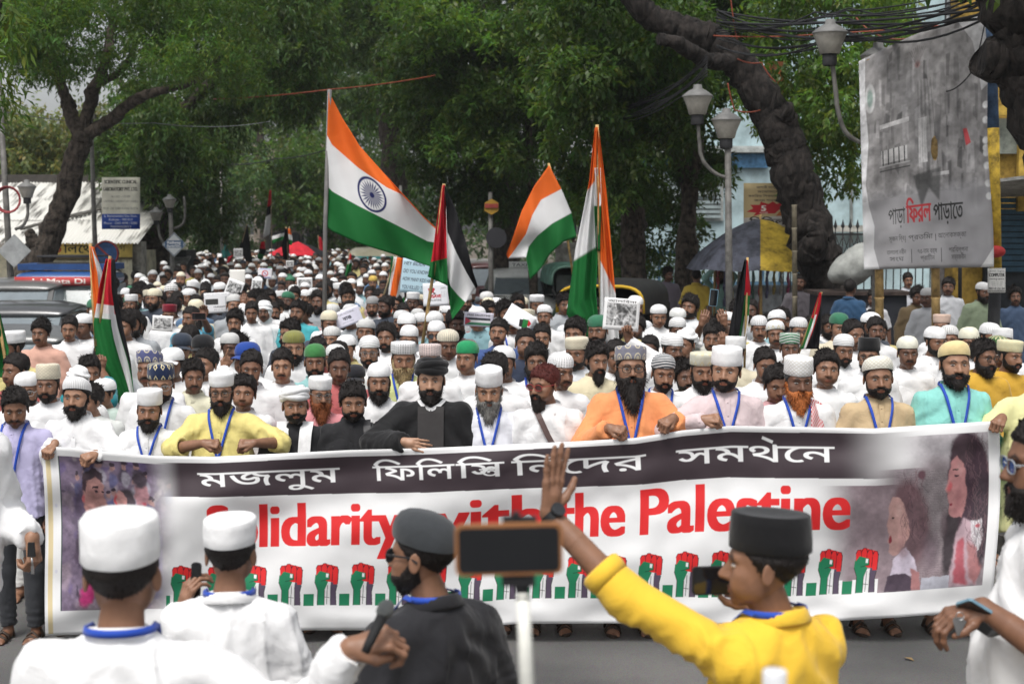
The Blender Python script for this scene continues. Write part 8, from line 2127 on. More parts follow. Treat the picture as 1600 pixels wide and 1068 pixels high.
# == the march behind the front row
def sep(X, Y, kx=.40, ky=.30):
 return min((((X - p[0]) / kx) ** 2 + ((Y - p[1]) / ky) ** 2 for p in PLACED), default=9) ** .5
def settle(px, py, cap, s0=1.0, ymin=9.66):
 top = HEAD_Z + CAP_TOP[cap]; Y0 = max(ymin, depth_for(py, top * s0)); best = None
 for k in range(60):
  for sg in ((1,) if k == 0 else (1, -1)):
   Y = Y0 + sg * k * .05
   if Y < ymin: continue
   s = at(px, py, Y).z / top
   if not .84 < s < 1.13: continue
   d = sep(at(px, py, Y).x, Y)
   if d >= 1: return Y
   if best is None or d > best[0]: best = (d, Y)
 return best[1] if best else Y0
LAND = []                                                # (px, py, short name) used to tell people apart
G = 'marchers in the crowd'
K_, E_, DI, LT, ST_, RB = 'plain', 'embroidered', 'diamond', 'lattice', 'stripe', 'rib'
named = [
# label, short, px, py, dict
('young man in cream embroidered tall cap looking down, white kurta, far left', 'cream embroidered cap', 75, 567, dict(cap='tall', capcol=CREAM, capmat=E_, v=0, skin=3, beard='short')),
('man in spectacles and white knit cap peering down behind left embroidered cap', 'left spectacled man', 42, 578, dict(cap='skull', capmat=K_, v=5, skin=2, glasses=(.3, .3, .3), beard='short')),
('man with white cloth tied over head turned right, behind ribbed white cap', 'white cloth headscarf', 118, 572, dict(cap='scarf', v=3, skin=2)),
('bare-headed youth in profile facing left behind bearded man gripping banner corner', 'profile youth', 146, 600, dict(v=11, skin=2, hair='full', collar='round', shirt=(.62, .64, .62))),
('boy with small white cap and pale green shirt facing left', 'boy in pale green shirt', 167, 590, dict(cap='skull', v=11, skin=2, shirt=(.58, .70, .64), collar='round')),
('man with upright hair whose teal sleeve raises the left flags', 'teal-sleeved flag bearer', 136, 556, dict(v=3, skin=3, hair='full', shirt=(.02, .24, .28), collar='round', sleeve=.62, raised={1: dict(w=at(151, 552, 11.5), dir=(.1, -.1, 1), back=(.5, -.8, 0), pose='grip', pole=(1, 0, -.6))})),
('man in tall navy cap with gold diamonds, spectacles, white kurta and lanyard', 'navy diamond cap', 251, 564, dict(cap='tall', capcol=(.02, .035, .09), capmat=DI, v=5, skin=1, beard='short', glasses=(.25, .25, .25), lanyard=True)),
('man in blue and white patterned cap behind navy diamond cap', 'blue patterned cap', 236, 549, dict(cap='kufi', capcol=(.10, .11, .24), capmat='medallion', v=2, skin=3)),
('bare-headed moustached man in cream shirt glancing right beside navy diamond cap', 'cream-shirted man', 298, 561, dict(v=3, skin=3, hair='full', shirt=(.70, .68, .52), collar='shirt')),
('young bare-headed man between yellow kurta and white turban', 'youth behind yellow kurta', 379, 587, dict(v=6, skin=2, hair='full', collar='shirt')),
('balding moustached man in white shirt behind yellow-kurta steward', 'balding moustached man', 390, 545, dict(v=1, skin=3, hair='short', collar='shirt')),
('clean-cut young man with light beard and white shirt above white turban', 'light-bearded young man', 441, 543, dict(v=0, skin=1, hair='short', beard=None, collar='shirt')),
('smiling bearded man in olive green skullcap', 'olive skullcap', 458, 514, dict(cap='skull', capcol=(.22, .22, .045), capmat=RB, v=5, skin=1, beard='full')),
('man with red-dyed beard, white cap, spectacles and pink shirt right of turban', 'red-bearded man', 496, 587, dict(cap='kufi', v=3, skin=2, beard='long', beardc=(.20, .06, .02), glasses=(.15, .15, .15), shirt=(.60, .24, .26))),
('dark bare-headed man in red shirt looking right, beside grey flagstaff', 'man in red shirt', 527, 543, dict(v=1, skin=4, hair='short', shirt=(.45, .12, .12), collar='round')),
('man with green headwear close to the grey flagstaff', 'green headwear', 492, 536, dict(v=0, skin=3, beard='short', cap='skull', capcol=(.05, .20, .06), capmat=K_, shirt=(.3, .55, .55))),
('man in white baseball cap behind blue patterned cap', 'white baseball cap', 271, 542, dict(cap='baseball', v=2, skin=3)),
('man in blue baseball cap behind raised pointing hand', 'blue baseball cap', 389, 533, dict(cap='baseball', capcol=(.02, .06, .28), v=4, skin=3)),
('man in black baseball cap left of the pointing hand', 'black baseball cap', 319, 521, dict(cap='baseball', capcol=(.015, .015, .017), v=7, skin=3)),
('dark-haired man in white raising a pointing finger above the left crowd', 'pointing hand', 322, 543, dict(v=9, skin=2, hair='short', collar='shirt', sleeve=1.0, raised={1: dict(w=at(343, 545, 11.9), dir=(.45, -.1, .9), back=(.5, -.85, .2), pose='point', pole=(1, .1, -.8))})),
('round-faced bearded man in white skullcap left of big black turban', 'white skullcap by turban', 592, 565, dict(cap='skull', v=0, skin=2, beard='full', collar='shirt')),
('man with pale henna goatee, white lace cap and lime kurta with lanyard', 'henna goatee', 629, 531, dict(cap='kufi', capmat=LT, v=5, skin=2, beard='long', beardc=(.30, .22, .11), shirt=(.62, .66, .30), lanyard=True)),
('man hidden below pink and white patterned cap behind the big black turban', 'pink patterned cap', 672, 536, dict(cap='kufi', capcol=(.70, .58, .55), capmat=LT, v=0, skin=2)),
('dark-skinned man in cream lattice cap looking down, above black turban', 'cream lattice cap', 699, 512, dict(cap='skull', capcol=(.72, .66, .52), capmat=LT, v=5, skin=4)),
('man in bright green skullcap and white shirt looking up left', 'green skullcap', 733, 531, dict(cap='skull', capcol=(.02, .26, .10), v=4, skin=2, collar='shirt')),
('man in black-rimmed white cap and spectacles behind red shirt', 'black-rimmed cap', 577, 523, dict(cap='skull', capmat=ST_, v=0, skin=2, glasses=(.2, .2, .2), beard='short')),
('man in dark cap low beside white skullcap near turban', 'low dark cap', 553, 568, dict(cap='baseball', capcol=(.02, .02, .025), v=1, skin=3)),
('bare-headed round-faced bearded man behind black-rimmed cap', 'bare-headed bearded man', 606, 505, dict(v=2, skin=3, hair='full', beard='short')),
('man in white skullcap and spectacles behind the henna goatee', 'spectacled white skullcap', 637, 506, dict(cap='skull', v=1, skin=2, glasses=(.05, .05, .05))),
('man in sunglasses and white cap right of spectacled white skullcap', 'sunglasses man', 682, 500, dict(cap='skull', v=0, skin=2, glasses=(.01, .01, .01), lens=True, beard='short')),
('moustached bare-headed man in blue shirt glancing aside under white flag', 'blue-shirted man', 780, 497, dict(v=9, skin=2, hair='short', shirt=(.05, .09, .24), collar='round')),
('bare-headed man half turned, between green skullcap and old grey-beard', 'half-turned man', 776, 552, dict(v=4, skin=2, hair='full', collar='shirt')),
('white-capped man seen only by cap behind half-turned man', 'cap behind half-turned man', 790, 540, dict(cap='skull', v=2, skin=3)),
('young man in navy tee with head tipped back, right of blue shirt', 'young man in navy tee', 820, 513, dict(v=6, skin=3, hair='short', shirt=(.03, .04, .07), collar='round')),
('tall bare-headed black-bearded man in white kurta behind old grey-beard', 'tall black-bearded man', 838, 536, dict(v=0, skin=3, hair='full', beard='long', lanyard=True)),
('man in white lace skullcap behind the red-haired man', 'lace skullcap', 871, 549, dict(cap='skull', capmat=LT, v=3, skin=3)),
('bare-headed man with goatee and cream kurta left of orange kurta', 'goatee in cream kurta', 930, 534, dict(v=1, skin=2, hair='full', beard='goatee', shirt=(.68, .61, .42), base=None)),
('young man in grey and black striped cap with lanyard right of orange kurta', 'striped cap', 1033, 551, dict(cap='skull', capcol=(.07, .08, .09), capmat=ST_, v=1, skin=2, beard='short', lanyard=True)),
('bearded man in white patterned cap behind pale pink kurta', 'patterned cap behind pink', 1098, 547, dict(cap='kufi', capcol=(.62, .61, .50), capmat=DI, v=5, skin=2, beard='full')),
('man in knotted white headcloth turned sharply left', 'knotted headcloth', 1076, 513, dict(cap='scarf', v=11, skin=3, collar='shirt')),
('bare-headed man behind the white-capped man in pink', 'man behind pink', 1192, 541, dict(v=1, skin=3, hair='short')),
('dark-haired man in pink shirt with head bowed behind orange beard', 'bowed man in pink', 1212, 570, dict(v=5, skin=3, hair='full', shirt=(.62, .34, .36), collar='round')),
('man in green and white striped knit cap above embroidered white cap', 'green striped cap', 1234, 519, dict(cap='kufi', capcol=(.06, .22, .10), capmat=ST_, v=0, skin=4)),
('smooth-faced youth with thick black hair right of orange beard', 'smooth-faced youth', 1290, 548, dict(v=6, skin=2, hair='full', collar='shirt')),
('bearded man in grey striped white cap above smooth-faced youth', 'grey striped white cap', 1315, 520, dict(cap='skull', capmat=ST_, v=1, skin=3, beard='short', collar='shirt')),
('man in tall black cap and spectacles behind tan kurta', 'tall black cap', 1361, 526, dict(cap='fez', capcol=(.012, .012, .013), v=4, skin=2, glasses=(.02, .02, .02), beard='short')),
('dark boyish man in cream cap and white shirt between tan and turquoise', 'cream cap boy', 1418, 524, dict(cap='skull', capcol=(.74, .73, .62), v=0, skin=4, collar='shirt')),
('man in plain white skullcap with short beard behind turquoise kurta', 'white skullcap near turquoise', 1457, 509, dict(cap='skull', v=3, skin=3, beard='short', collar='shirt')),
('bespectacled bearded man in mustard kurta right of turquoise', 'mustard kurta', 1533, 530, dict(v=3, skin=3, hair='full', beard='full', glasses=(.02, .02, .02), shirt=(.58, .34, .04))),
('man in cream and gold cap and mustard shirt at right edge', 'cream and gold cap', 1574, 530, dict(cap='kufi', capcol=(.66, .62, .40), capmat=DI, v=3, skin=2, beard='short', shirt=(.58, .34, .04))),
('white lattice cap first of three below the leaning trunk', 'first lattice cap', 1186, 492, dict(cap='skull', capmat=LT, v=0, skin=3)),
('man in white zigzag lattice cap, middle of three below trunk', 'middle lattice cap', 1214, 500, dict(cap='skull', capmat=DI, v=2, skin=3)),
('heavy man in white lattice cap, right of three below trunk', 'third lattice cap', 1245, 494, dict(cap='skull', capmat=LT, v=1, skin=2, glasses=(.05, .05, .05))),
('dark bare-headed man under left bamboo leg of billboard', 'man under bamboo leg', 1368, 494, dict(v=0, skin=4, hair='short')),
('man in salmon pink tall cap under right bamboo leg', 'salmon cap', 1474, 490, dict(cap='kufi', capcol=(.70, .50, .42), capmat=E_, v=4, skin=2)),
('man in off-white lace cap right of salmon cap', 'off-white lace cap', 1486, 508, dict(cap='skull', capcol=OFFW, capmat=LT, v=2, skin=3)),
('man in ivory knit cap below small notice board', 'ivory knit cap', 1514, 510, dict(cap='skull', capcol=(.72, .70, .56), v=0, skin=3)),
('man in blue-white patterned cap beside painted pole', 'blue-white patterned cap', 1543, 503, dict(cap='skull', capmat=LT, v=3, skin=3)),
('man in plain white cap at far right below shutter', 'far right white cap', 1570, 514, dict(cap='kufi', v=2, skin=3)),
('green chequered headcloth man right of mustard kurta', 'green headcloth', 1556, 522, dict(cap='skull', capcol=(.05, .12, .04), capmat=DI, v=5, skin=4)),
('bare-headed man raising phone in both hands beside black furled flag', 'phone raiser', 1112, 497, dict(v=0, skin=3, hair='full', shirt=(.55, .55, .5), collar='round', raised={-1: dict(w=at(1104, 478, 12.9), dir=(.3, -.1, 1), back=(0, -1, .1), pose='hold', pole=(-1, .1, -.6)), 1: dict(w=at(1128, 478, 12.9), dir=(-.2, -.1, 1), back=(0, -1, .1), pose='hold', pole=(1, .1, -.6))})),
('teal-sleeved youth gripping stick of the furled black flag', 'stick gripper', 1116, 507, dict(v=9, skin=3, hair='full', shirt=(.10, .32, .33), collar='round', sleeve=.7, raised={1: dict(w=at(1120, 525, 11.9), dir=(.1, -.1, 1), back=(.3, -1, 0), pose='grip', pole=(1, .1, -.8))})),
('man lifting photograph placard beside patterned cap, white sleeve', 'placard lifter', 962, 530, dict(v=0, skin=3, hair='short', sleeve=1.0, raised={1: dict(w=at(982, 532, 11.15), dir=(-.1, -.05, 1), back=(.3, 1, 0), pose='grip', pole=(1, .1, -.8))})),
('man in white wound headcloth deep in left crowd', 'wound headcloth', 413, 468, dict(cap='wrap', v=0, skin=4)),
('bearded white-capped man standing tall at left edge of far crowd', 'tall white-capped man', 205, 459, dict(cap='kufi', v=0, skin=3, beard='full')),
('man in maroon cap in left middle crowd', 'maroon cap', 263, 474, dict(cap='kufi', capcol=(.22, .015, .03), v=1, skin=3)),
('man with curly grown hair under raised arm in left crowd', 'curly hair', 367, 484, dict(v=0, skin=2, hair='wavy')),
('bare-headed man in turquoise tee below grey staff', 'turquoise tee', 466, 470, dict(v=9, skin=3, hair='full', shirt=(.08, .45, .50), collar='round')),
('white-sleeved man thrusting arm straight up in the left crowd', 'raised white arm', 392, 470, dict(v=1, skin=3, hair='short', sleeve=1.0, raised={-1: dict(w=at(387, 446, 17.6), dir=(0, 0, 1), back=(0, -1, 0), pose='hold', pole=(-1, .2, 0))})),
('man holding bright phone high at left of centre crowd', 'bright phone holder', 300, 478, dict(v=4, skin=3, hair='short', shirt=(.08, .3, .42), collar='round', raised={1: dict(w=at(316, 492, 15.2), dir=(.1, 0, 1), back=(0, 1, 0), pose='hold', pole=(1, .2, -.5))})),
('slim bare-headed man in salmon shirt standing beside the parked cars', 'salmon shirt man', 64, 498, dict(v=0, skin=3, hair='full', shirt=(.62, .36, .28), collar='shirt')),
('bald-browed man with moustache right of salmon shirt', 'bald-browed man', 107, 492, dict(v=1, skin=2, hair='short', collar='shirt')),
('white-capped man behind top of the drooping left flag', 'cap behind left flag', 134, 489, dict(cap='skull', v=4, skin=4)),
('grey-capped bearded man right of pale lavender placard', 'grey-capped bearded man', 352 + 230, 462, dict(cap='skull', capcol=(.3, .3, .3), v=0, skin=3, beard='short')),
('man in yellow cap in the middle of far crowd', 'yellow cap', 583, 430, dict(cap='skull', capcol=(.60, .42, .10), v=0, skin=3)),
('man in black sunglasses and white shirt with lanyard right of FREE PALESTINE placard', 'right sunglasses man', 800, 483, dict(v=0, skin=3, hair='short', glasses=(.01, .01, .01), lens=True, collar='shirt', lanyard=True)),
('white-capped man looking down by the taxi front', 'cap by taxi', 838, 459, dict(cap='kufi', v=5, skin=3)),
('man in white skullcap below the tall wrapped flag, beside taxi', 'skullcap below wrapped flag', 853, 476, dict(cap='skull', v=2, skin=3)),
('white-capped man right of the photograph placard', 'cap right of photograph', 1028, 474, dict(cap='skull', v=5, skin=2)),
('large white cap above striped caps at right', 'large white cap', 1056, 480, dict(cap='skull', capcol=OFFW, v=3, skin=3)),
('black and white striped cap man below the large white cap', 'upper striped cap', 1056, 494, dict(cap='skull', capmat=ST_, v=1, skin=4)),
('man in white-banded striped cap looking right below large white cap', 'white-banded cap', 1046, 519, dict(cap='skull', capmat=ST_, v=3, skin=4)),
]
for lab, short, px, py, d in named:
 d = dict(d); d.pop('base', None)
 if d.get('lens') is True: d['lens'] = M_LENS
 if d.get('collar') in ('round',) and 'sleeve' not in d: d['sleeve'] = .48
 Y = settle(px, py, d.get('cap'))
 pooled(lab, px, py, Y=Y, group=G, rz=RNG.uniform(-.12, .12), **d)
 LAND.append((px, py, short))
phone('phone', 'silver phone held up in two hands beside black furled flag', at(1115, 465, 12.8), (.074, .15, .009), (0, .1, 0), (.16, .18, .19), lensn=3)
phone('phone', 'multicoloured phone held level in left middle crowd', at(311, 494, 15.0), (.15, .075, .009), (0, 0, 0), (.25, .12, .10))
for px, py, nm in [(971, 491, 'photograph placard'), (681, 460, 'SAVE PALESTINE placard'), (654, 428, 'pale blue placard'), (542, 496, 'lavender placard'), (339, 473, 'black-block placard'), (748, 499, 'FREE PALESTINE placard'), (812, 490, 'fist poster'), (700, 470, 'hanging white flag'), (619, 450, 'leaning tricolour'), (910, 480, 'wrapped tricolour'), (254, 500, 'dark photo print'), (180, 480, 'drooping left flag'), (508, 480, 'grey flagstaff'), (476, 443, 'small photograph'), (401, 446, 'narrow photo print'), (414, 427, 'red-ring placard'), (366, 450, 'tilted photo print'), (583, 412, 'cream van'), (810, 445, 'taxi'), (985, 465, 'yellow-rimmed rickshaw'), (466, 395, 'far parasol'), (385, 395, 'far black flag'), (424, 400, 'tallest far flag'), (272, 400, 'railway sign'), (546, 415, 'red-tipped flag'), (447, 395, 'narrow black flag'), (350, 395, 'teal pennant'), (190, 430, 'laboratory board'), (138, 450, 'mini-truck'), (1155, 480, 'furled black flag'), (1270, 500, 'small black flag'), (1000, 530, 'medallion cap'), (25, 560, 'green flag')]: LAND.append((px, py, nm))
# everybody else: packed down the street between the parked vehicles
def left_edge(Y): return float(np.interp(Y, [9, 11.2, 11.5, 14, 16, 23, 45, 80], [-4.3, -4.3, -3.4, -4.15, -4.75, -6.3, -10.0, -15.2]))
def right_edge(Y): return float(np.interp(Y, [9, 13, 15.5, 18, 19.2, 20, 30, 34, 45, 80], [4.9, 4.7, 3.6, 1.5, 1.0, -.5, -.85, -1.6, -4.0, -9.0]))
protect = [(p[2], p[3], p[4], p[1]) for p in PLACED]
r = random.Random(2024); cand = []
Y = 9.9
while Y < 62:
 step = .50 if Y < 24 else .72; X = left_edge(Y) + r.uniform(0, .5)
 while X < right_edge(Y): cand.append((X + r.uniform(-.16, .16), Y + r.uniform(-.22, .22))); X += (.47 if Y < 24 else .60) * r.uniform(.9, 1.15)
 Y += step
CAPS = [('skull', WHITE, K_, 'white skullcap'), ('skull', OFFW, LT, 'white lattice cap'), ('kufi', WHITE, K_, 'flat white cap'), ('skull', WHITE, RB, 'ribbed white cap'), ('kufi', CREAM, E_, 'cream embroidered cap'), ('skull', (.55, .55, .54), K_, 'grey skullcap'), ('knit', WHITE, 'knitband', 'banded knit cap'), ('tall', WHITE, K_, 'tall white cap'), ('skull', (.70, .64, .48), K_, 'cream skullcap'), ('baseball', (.03, .04, .06), K_, 'dark peaked cap'), ('skull', (.03, .03, .035), K_, 'black skullcap'), ('skull', (.04, .16, .09), K_, 'green skullcap'), ('scarf', (.74, .74, .72), K_, 'white headscarf')]
CW = [26, 14, 14, 8, 5, 7, 3, 5, 5, 3, 4, 2, 3]
SHIRTS = [((.80, .80, .80), 'white kurta'), ((.72, .74, .76), 'off-white kurta'), ((.62, .56, .42), 'beige shirt'), ((.10, .18, .30), 'blue shirt'), ((.05, .06, .08), 'dark shirt'), ((.24, .40, .44), 'teal shirt'), ((.45, .30, .30), 'dusty pink shirt'), ((.58, .50, .22), 'yellow shirt'), ((.34, .36, .38), 'grey shirt'), ((.32, .08, .07), 'red shirt')]
SW = [24, 10, 9, 11, 18, 7, 5, 5, 11, 4]
used, made, far_list = set(o['label'] for o in bpy.data.objects if 'label' in o), 0, []
N_CROWD = 300 - len([o for o in bpy.data.objects if o.name.startswith('person')])
cand.sort(key=lambda c: c[1])
for X, Y in cand:
 s = r.uniform(.93, 1.05)
 bare = r.random() < (.54 if Y < 20 else .46)
 ck = (None, None, K_, '') if bare else r.choices(CAPS, CW)[0]
 top = (HEAD_Z + CAP_TOP[ck[0]]) * s; d = Vector((X, Y, top)) - Vector((0, 0, CAM_H))
 fy = d.y * _ct - d.z * _st; px, py = 800 + F_PX * d.x / fy, 534 - F_PX * (d.y * _st + d.z * _ct) / fy
 hw = F_PX * .2 / Y
 if px < -40 or px > 1640 or sep(X, Y, .37, .29) < 1: continue
 if any(Y < py_[3] and abs(px - py_[0]) < (hw + py_[2]) * .46 and py < py_[1] + py_[2] * .90 for py_ in protect): continue
 if any(Y < q[3] and abs(px - q[0]) < q[1] and py < q[2] for q in [(971, 34, 522, 13), (542, 26, 505, 15), (748, 26, 512, 14.5), (812, 20, 510, 15), (681, 24, 478, 17.5), (339, 24, 490, 18), (254, 22, 512, 15)]): continue
 if made >= N_CROWD: far_list.append((X, Y, s, ck, r.choices(SHIRTS, SW)[0][0], r.choice(SKINS[1:]))); continue
 sh = r.choices(SHIRTS, SW)[0]; bd = r.choices([None, 'short', 'full', 'goatee', 'long'], [50, 24, 16, 6, 4])[0]; hr = r.choice(['short', 'full', 'full', 'wavy', 'short'])
 gl = (.03, .03, .03) if r.random() < .10 else None
 v = r.randrange(POOL_N); rz = r.gauss(0, .27)
 bits = ('bearded ' if bd in ('full', 'long') else 'short-bearded ' if bd == 'short' else 'goateed ' if bd else '') + ('bespectacled ' if gl else '')
 desc = f"{bits}man in {ck[3] if ck[0] else sh[1]}" if ck[0] else f"{bits}bare-headed man in {sh[1]}"
 if ck[0] and r.random() < .0: desc += ''
 near = sorted(LAND, key=lambda q: (q[0] - px) ** 2 + 2.2 * (q[1] - py) ** 2)[:10]
 def rel_(q):
  dx, dy = px - q[0], py - q[1]
  return ('just behind the ' if abs(dx) < 10 else 'left of the ' if dx < 0 else 'right of the ') + q[2]
 label = None
 opts = [f"{desc}, {rel_(near[0])}"]
 if ck[0]: opts.append(f"{desc} and {sh[1]}, {rel_(near[0])}")
 opts += [f"{desc}, {rel_(q)}" for q in near[1:4]] + [f"{desc}, {rel_(near[0])} and {rel_(near[1])}"] + [f"{desc}, {rel_(q)} and {rel_(q2)}" for q in near for q2 in near if q is not q2]
 for o_ in opts:
  if o_ not in used and len(o_.split()) <= 16: label = o_; break
 label = label or opts[0]; used.add(label)
 pooled(label, px, py, v=v, skin=r.choices(range(1, 6), [7, 24, 36, 23, 10])[0], cap=ck[0], capcol=ck[1] or WHITE, capmat=ck[2], hair=hr, beard=bd, shirt=sh[0], rz=rz, glasses=gl, base=(X, Y, s),
  collar='stand' if sh[1].endswith('kurta') else r.choice(['shirt', 'round']), group=G, trousers=r.choice([OFFW, (.05, .06, .09), (.03, .03, .035), (.20, .17, .13)]))
 made += 1
# beyond those, the far end of the march reads as one mass
hv, hf = sphere((0, 0, 1.585), 1, 12, 8)
LOWH = []
for i in range(4):                                        # coarser heads, faces kept
 hd = make_head(face_q(70 + i, must=.9 * (i % 2))); G3 = np.concatenate([hd['G'][::2], hd['G'][-1:]])[:, ::2]; M3 = np.concatenate([hd['M'][::2], hd['M'][-1:]])[:, ::2]
 B3 = np.concatenate([hd['beard'][::2], hd['beard'][-1:]])[:, ::2]; x3, z3 = np.abs(G3[..., 0]), G3[..., 2]
 ey = sstep(1.3, .6, np.sqrt(((x3 - .031) / .017) ** 2 + ((z3 + .001) / .008) ** 2)) * (G3[..., 1] < -.05)
 LOWH.append((G3.reshape(-1, 3), grid_faces(G3.shape[0], G3.shape[1]), np.maximum(M3[..., 0], ey * .75).reshape(-1), B3.reshape(-1)))
Vs, Fs, Cs, b0 = [], [], [], 0
def addp(V, F, c):
 global b0
 Vs.append(V); Fs.append(F + b0); Cs.append(np.concatenate([np.broadcast_to(np.asarray(c, float), (len(V), 3)), np.ones((len(V), 1))], 1)); b0 += len(V)
bp_, bf_ = join_parts([(np.concatenate([np.stack([a * np.sin(t), .02 - b * np.cos(t), np.full(12, z)], -1) for z, a, b in [(0, .16, .10), (.6, .21, .13), (1.2, .20, .12), (1.36, .20, .10), (1.42, .10, .07), (1.48, .055, .055), (1.54, .05, .05)] for t in [np.arange(12) / 12 * 2 * np.pi]]), grid_faces(7, 12))])
for X, Y, s, ck, sc_, sk in far_list:
 o = V3(X, Y, 0); a = r.uniform(-.4, .4); Rz = np.array(Matrix.Rotation(a, 3, 'Z'))
 addp(bp_ @ Rz.T * s + o, bf_, sc_)
 u = hv - V3(0, 0, 1.585); gv, gf, gm, gb = r.choice(LOWH); bd = r.random() < .55
 mk = np.maximum(gm, gb * .92 if bd else 0)[:, None]; gq = gv + (np.clip(gb, 0, 1)[:, None] * V3(0, -.006, -.012) if bd else 0)
 addp((gq @ Rz.T + V3(0, 0, 1.585)) * s + o, gf, np.array(sk) * (1 - mk) + np.array(HAIRC) * mk)
 c_ = ck[1] if ck[0] else HAIRC
 k_ = u * V3(.083, .105, .085); k_[:, 2] = np.maximum(k_[:, 2], -.005); k_[:, 2] += (.045 if ck[0] else .032) - (.12 if ck[0] else .5) * k_[:, 1]; k_[:, 1] += .008
 addp((k_ @ Rz.T + V3(0, 0, 1.585)) * s + o, hf, c_)
if Vs:
 me = mesh_np('distant_crowd', np.concatenate(Vs), np.concatenate(Fs)); set_attr(me, 'tint', np.concatenate(Cs))
 m, n, l, b = nt('crowd_cloth'); a = n.new('ShaderNodeAttribute'); a.attribute_name = 'tint'; l.new(a.outputs['Color'], b.inputs['Base Color']); b.inputs['Roughness'].default_value = .8
 tag(link('distant_crowd', me, None, m), kind='stuff')
# onlookers on the right pavement
GP = 'onlookers on the right pavement'
for lab, px, Y, d in [
 ('man in yellow shirt seen from behind under umbrella edge', 1088, 25.5, dict(v=0, skin=3, hair='short', shirt=(.50, .36, .06), collar='shirt', rz=2.9, sleeve=.5)),
 ('man in mint kurta raising phone to his face under umbrella', 1125, 26.2, dict(v=0, skin=3, hair='short', beard='full', shirt=(.30, .52, .48), raised={1: dict(w=at(1136, 418, 25.9), dir=(-.4, 0, 1), back=(.3, 1, 0), pose='hold', pole=(1, .1, -.3)), -1: dict(w=at(1116, 420, 25.9), dir=(.4, 0, 1), back=(-.3, 1, 0), pose='hold', pole=(-1, .1, -.3))})),
 ('woman in grey clothes standing by the dark trunk', 1042, 26.4, dict(v=3, skin=4, hair='long', shirt=(.16, .14, .17))),
 ('dark vendor in black tee beside the hanging bead strings', 1250, 22.6, dict(v=9, skin=4, hair='short', shirt=(.10, .09, .10), collar='round')),
 ('man in blue shirt with back turned at the sack stall', 1328, 20.3, dict(v=0, skin=4, hair='short', shirt=(.03, .08, .16), collar='shirt', rz=2.6, sleeve=.8)),
 ('schoolboy in white shirt under billboard beside left bamboo leg', 1366, 20.6, dict(v=4, skin=4, hair='full', shirt=(.62, .62, .64), collar='shirt', s=.9)),
 ('small child beside schoolboy under left bamboo leg', 1363, 19.6, dict(v=4, skin=4, hair='short', shirt=(.4, .36, .34), collar='round', s=.78)),
 ('man in white shirt behind the brown-dressed girl', 1418, 23.5, dict(v=0, skin=3, hair='short', shirt=(.55, .56, .60), collar='shirt')),
 ('girl in brown dress with hair tied looking down under billboard', 1432, 19.8, dict(v=5, skin=4, hair='long', shirt=(.12, .085, .045), s=.95)),
 ('white-capped dark man in pale grey shirt standing at right bamboo leg', 1452, 18.6, dict(v=11, skin=5, cap='skull', capcol=(.45, .45, .45), shirt=(.42, .43, .45), s=.97)),
 ('bare-headed man in white shirt behind right bamboo leg', 1482, 20.8, dict(v=9, skin=4, hair='full', shirt=(.45, .46, .48), collar='shirt')),
 ('bearded man in sage kurta and white cap near the notice board', 1533, 19.2, dict(v=3, skin=4, cap='skull', capcol=(.6, .6, .6), beard='full', shirt=(.22, .27, .18))),
 ('woman in dark blue in shade at right edge', 1588, 19.5, dict(v=2, skin=4, hair='long', shirt=(.05, .08, .14), s=.95)),
 ('grey-haired man in dull pink shirt behind pale bamboo post', 1257, 23.8, dict(v=0, skin=5, hair='crop', hairc=GREYH, shirt=(.30, .14, .15), s=.92)),
 ('man perched up on wall among leaves above the taxi, grey shirt', 902, 37.0, dict(v=0, skin=4, hair='short', shirt=(.17, .24, .25), collar='round', rz=2.7, z0=2.2)),
 ]:
 d = dict(d); s = d.pop('s', 1.0); z0 = d.pop('z0', .135)
 pooled(lab, px, 400, base=(gp(px, Y).x, Y, s), z0=z0, group=GP, trousers=(.05, .055, .07), **d)
pf = MB().box((0, 0, 1.1), (1.1, .8, 2.2)).build('wall_pier', mat('stained_plaster', (.30, .29, .26), var=.35)); pf.location = (gp(902, 37).x, 37.05, 0); tag(pf, 'rough masonry pier on which the grey-shirted man stands behind flags', 'pier')
for px, Y, lab in [(303, 33, 'man in yellow shirt at left kerb below the railway sign'), (192, 27.5, 'man in sky-blue shirt seen from behind at left kerb'), (212, 29, 'dark-haired man facing shed at left kerb'), (183, 30, 'man in dark tee turned to the shed')]:
 pooled(lab, px, 420, base=(gp(px, Y).x, Y, 1.0), v=2, skin=4, hair='short', shirt=[(.5, .42, .12), (.22, .42, .52), (.05, .05, .06), (.04, .05, .08)][[303, 192, 212, 183].index(px)], collar='round', rz=2.8 if px != 303 else .5, group='bystanders at the left kerb')
ks = empty('kiosk', spot(252, 38)); tag(ks, 'small dark roadside kiosk under the mango tree', 'kiosk')
MB().box((0, 0, 1.0), (1.6, 1.2, 2.0)).build('cabin', mat('kiosk_dark', (.03, .035, .035), var=.3), ks); MB().box((0, -.75, 1.75), (1.8, .5, .05), rx=.35).build('awning', mat('tin_awning', (.22, .22, .21)), ks); MB().box((0, -.63, .95), (1.2, .04, .5)).build('counter', mat('sign_red', (.30, .05, .04)), ks)
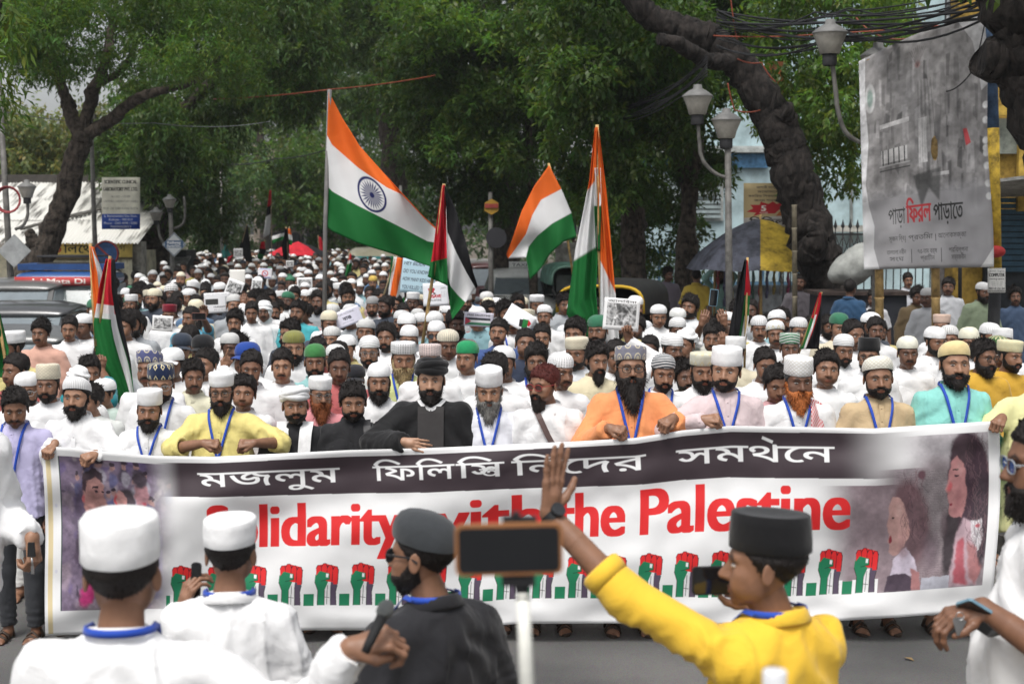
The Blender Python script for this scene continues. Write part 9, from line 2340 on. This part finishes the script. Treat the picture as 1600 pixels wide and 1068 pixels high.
# red checked scarf on the orange-bearded man's shoulder, and shoulder straps
def on_person(key): return next(o for o in bpy.data.objects if o.get('label', '').startswith(key))
def band(owner, name, pts, w, m, th=.004, col=None):
 """Ribbon laid on the chest through (x, z) points of the wearer."""
 V, F = [], []; P = []
 for x, z in pts: P.append(V3(x, float(torso_front(np.array([x]), np.array([z]), .06)[0]) - .012, z))
 for i, p_ in enumerate(P):
  d = P[min(i + 1, len(P) - 1)] - P[max(i - 1, 0)]; d /= np.linalg.norm(d); sv = np.cross(d, V3(0, -1, .2)); sv /= np.linalg.norm(sv); nn = np.cross(sv, d)
  V += [p_ + sv * w / 2, p_ - sv * w / 2, p_ - sv * w / 2 + nn * th, p_ + sv * w / 2 + nn * th]
 for i in range(len(P) - 1):
  for j in range(4): F.append((i * 4 + j, i * 4 + (j + 1) % 4, (i + 1) * 4 + (j + 1) % 4, (i + 1) * 4 + j))
 o = MB().add(V, F, False).build(name, m, owner); return o
S = lambda *p: [(np.interp(t, np.linspace(0, 1, len(p)), [q[0] for q in p]), np.interp(t, np.linspace(0, 1, len(p)), [q[1] for q in p])) for t in np.linspace(0, 1, 12)]
band(on_person('stocky bare-headed'), 'bag_strap', S((.10, 1.45), (.125, 1.25), (.13, 1.05)), .05, mat('strap_black', (.03, .03, .033), rough=.5))
band(on_person('red-haired man'), 'bag_strap', S((-.09, 1.44), (.0, 1.25), (.16, 1.0)), .035, mat('strap_brown', (.085, .05, .045), rough=.5))
for s in (-1, 1): band(on_person('man in coiled'), 'stole', S((s * .085, 1.46), (s * .075, 1.3), (s * .07, .95)), .085, mat('stole_white', (.74, .74, .74)), .008)
band(on_person('man in large black'), 'inner_robe', S((0, 1.42), (0, 1.2), (0, .9)), .16, mat('robe_charcoal', (.032, .029, .029)), .004)
for s in (-1, 1): band(on_person('man in large black'), 'collar_band', S((s * .085, 1.455), (s * .05, 1.425), (0, 1.40)), .022, mat('stole_white', (.74, .74, .74)), .006)
p = Print(160, 400, (.70, .62, .62))
for i in range(40):
 for j in range(16):
  if (i + j) % 2: p.rect(j / 16, i / 40, (j + 1) / 16, (i + 1) / 40, (.50, .08, .09))
kf = on_person('man with orange beard'); fat = .04
def kfn(u, v):
 x = .075 + .13 * u - .02 * v; z = 1.46 - .08 * u ** 2 - .52 * v
 return Vector((x, float(torso_front(np.array([min(x, .185)]), np.array([z]), fat)[0]) - .018 - .012 * math.sin(9 * u + 4 * v) + .06 * max(0, u - .6), z))
sheet('checked_scarf', kfn, 14, 24, p.material('checked_scarf', rough=.85), kf, .006)
# == the humid air of the street
hz = MB().box((0, 70, 12.5), (150, 190, 28)).build('haze')
m = bpy.data.materials.new('haze_air'); m.use_nodes = True; n = m.node_tree.nodes; n.clear()
o_ = n.new('ShaderNodeOutputMaterial'); v_ = n.new('ShaderNodeVolumePrincipled'); v_.inputs['Color'].default_value = (.9, .93, .95, 1); v_.inputs['Density'].default_value = .0006; v_.inputs['Anisotropy'].default_value = .3
m.node_tree.links.new(v_.outputs[0], o_.inputs['Volume']); hz.data.materials.append(m); hz['kind'] = 'stuff'
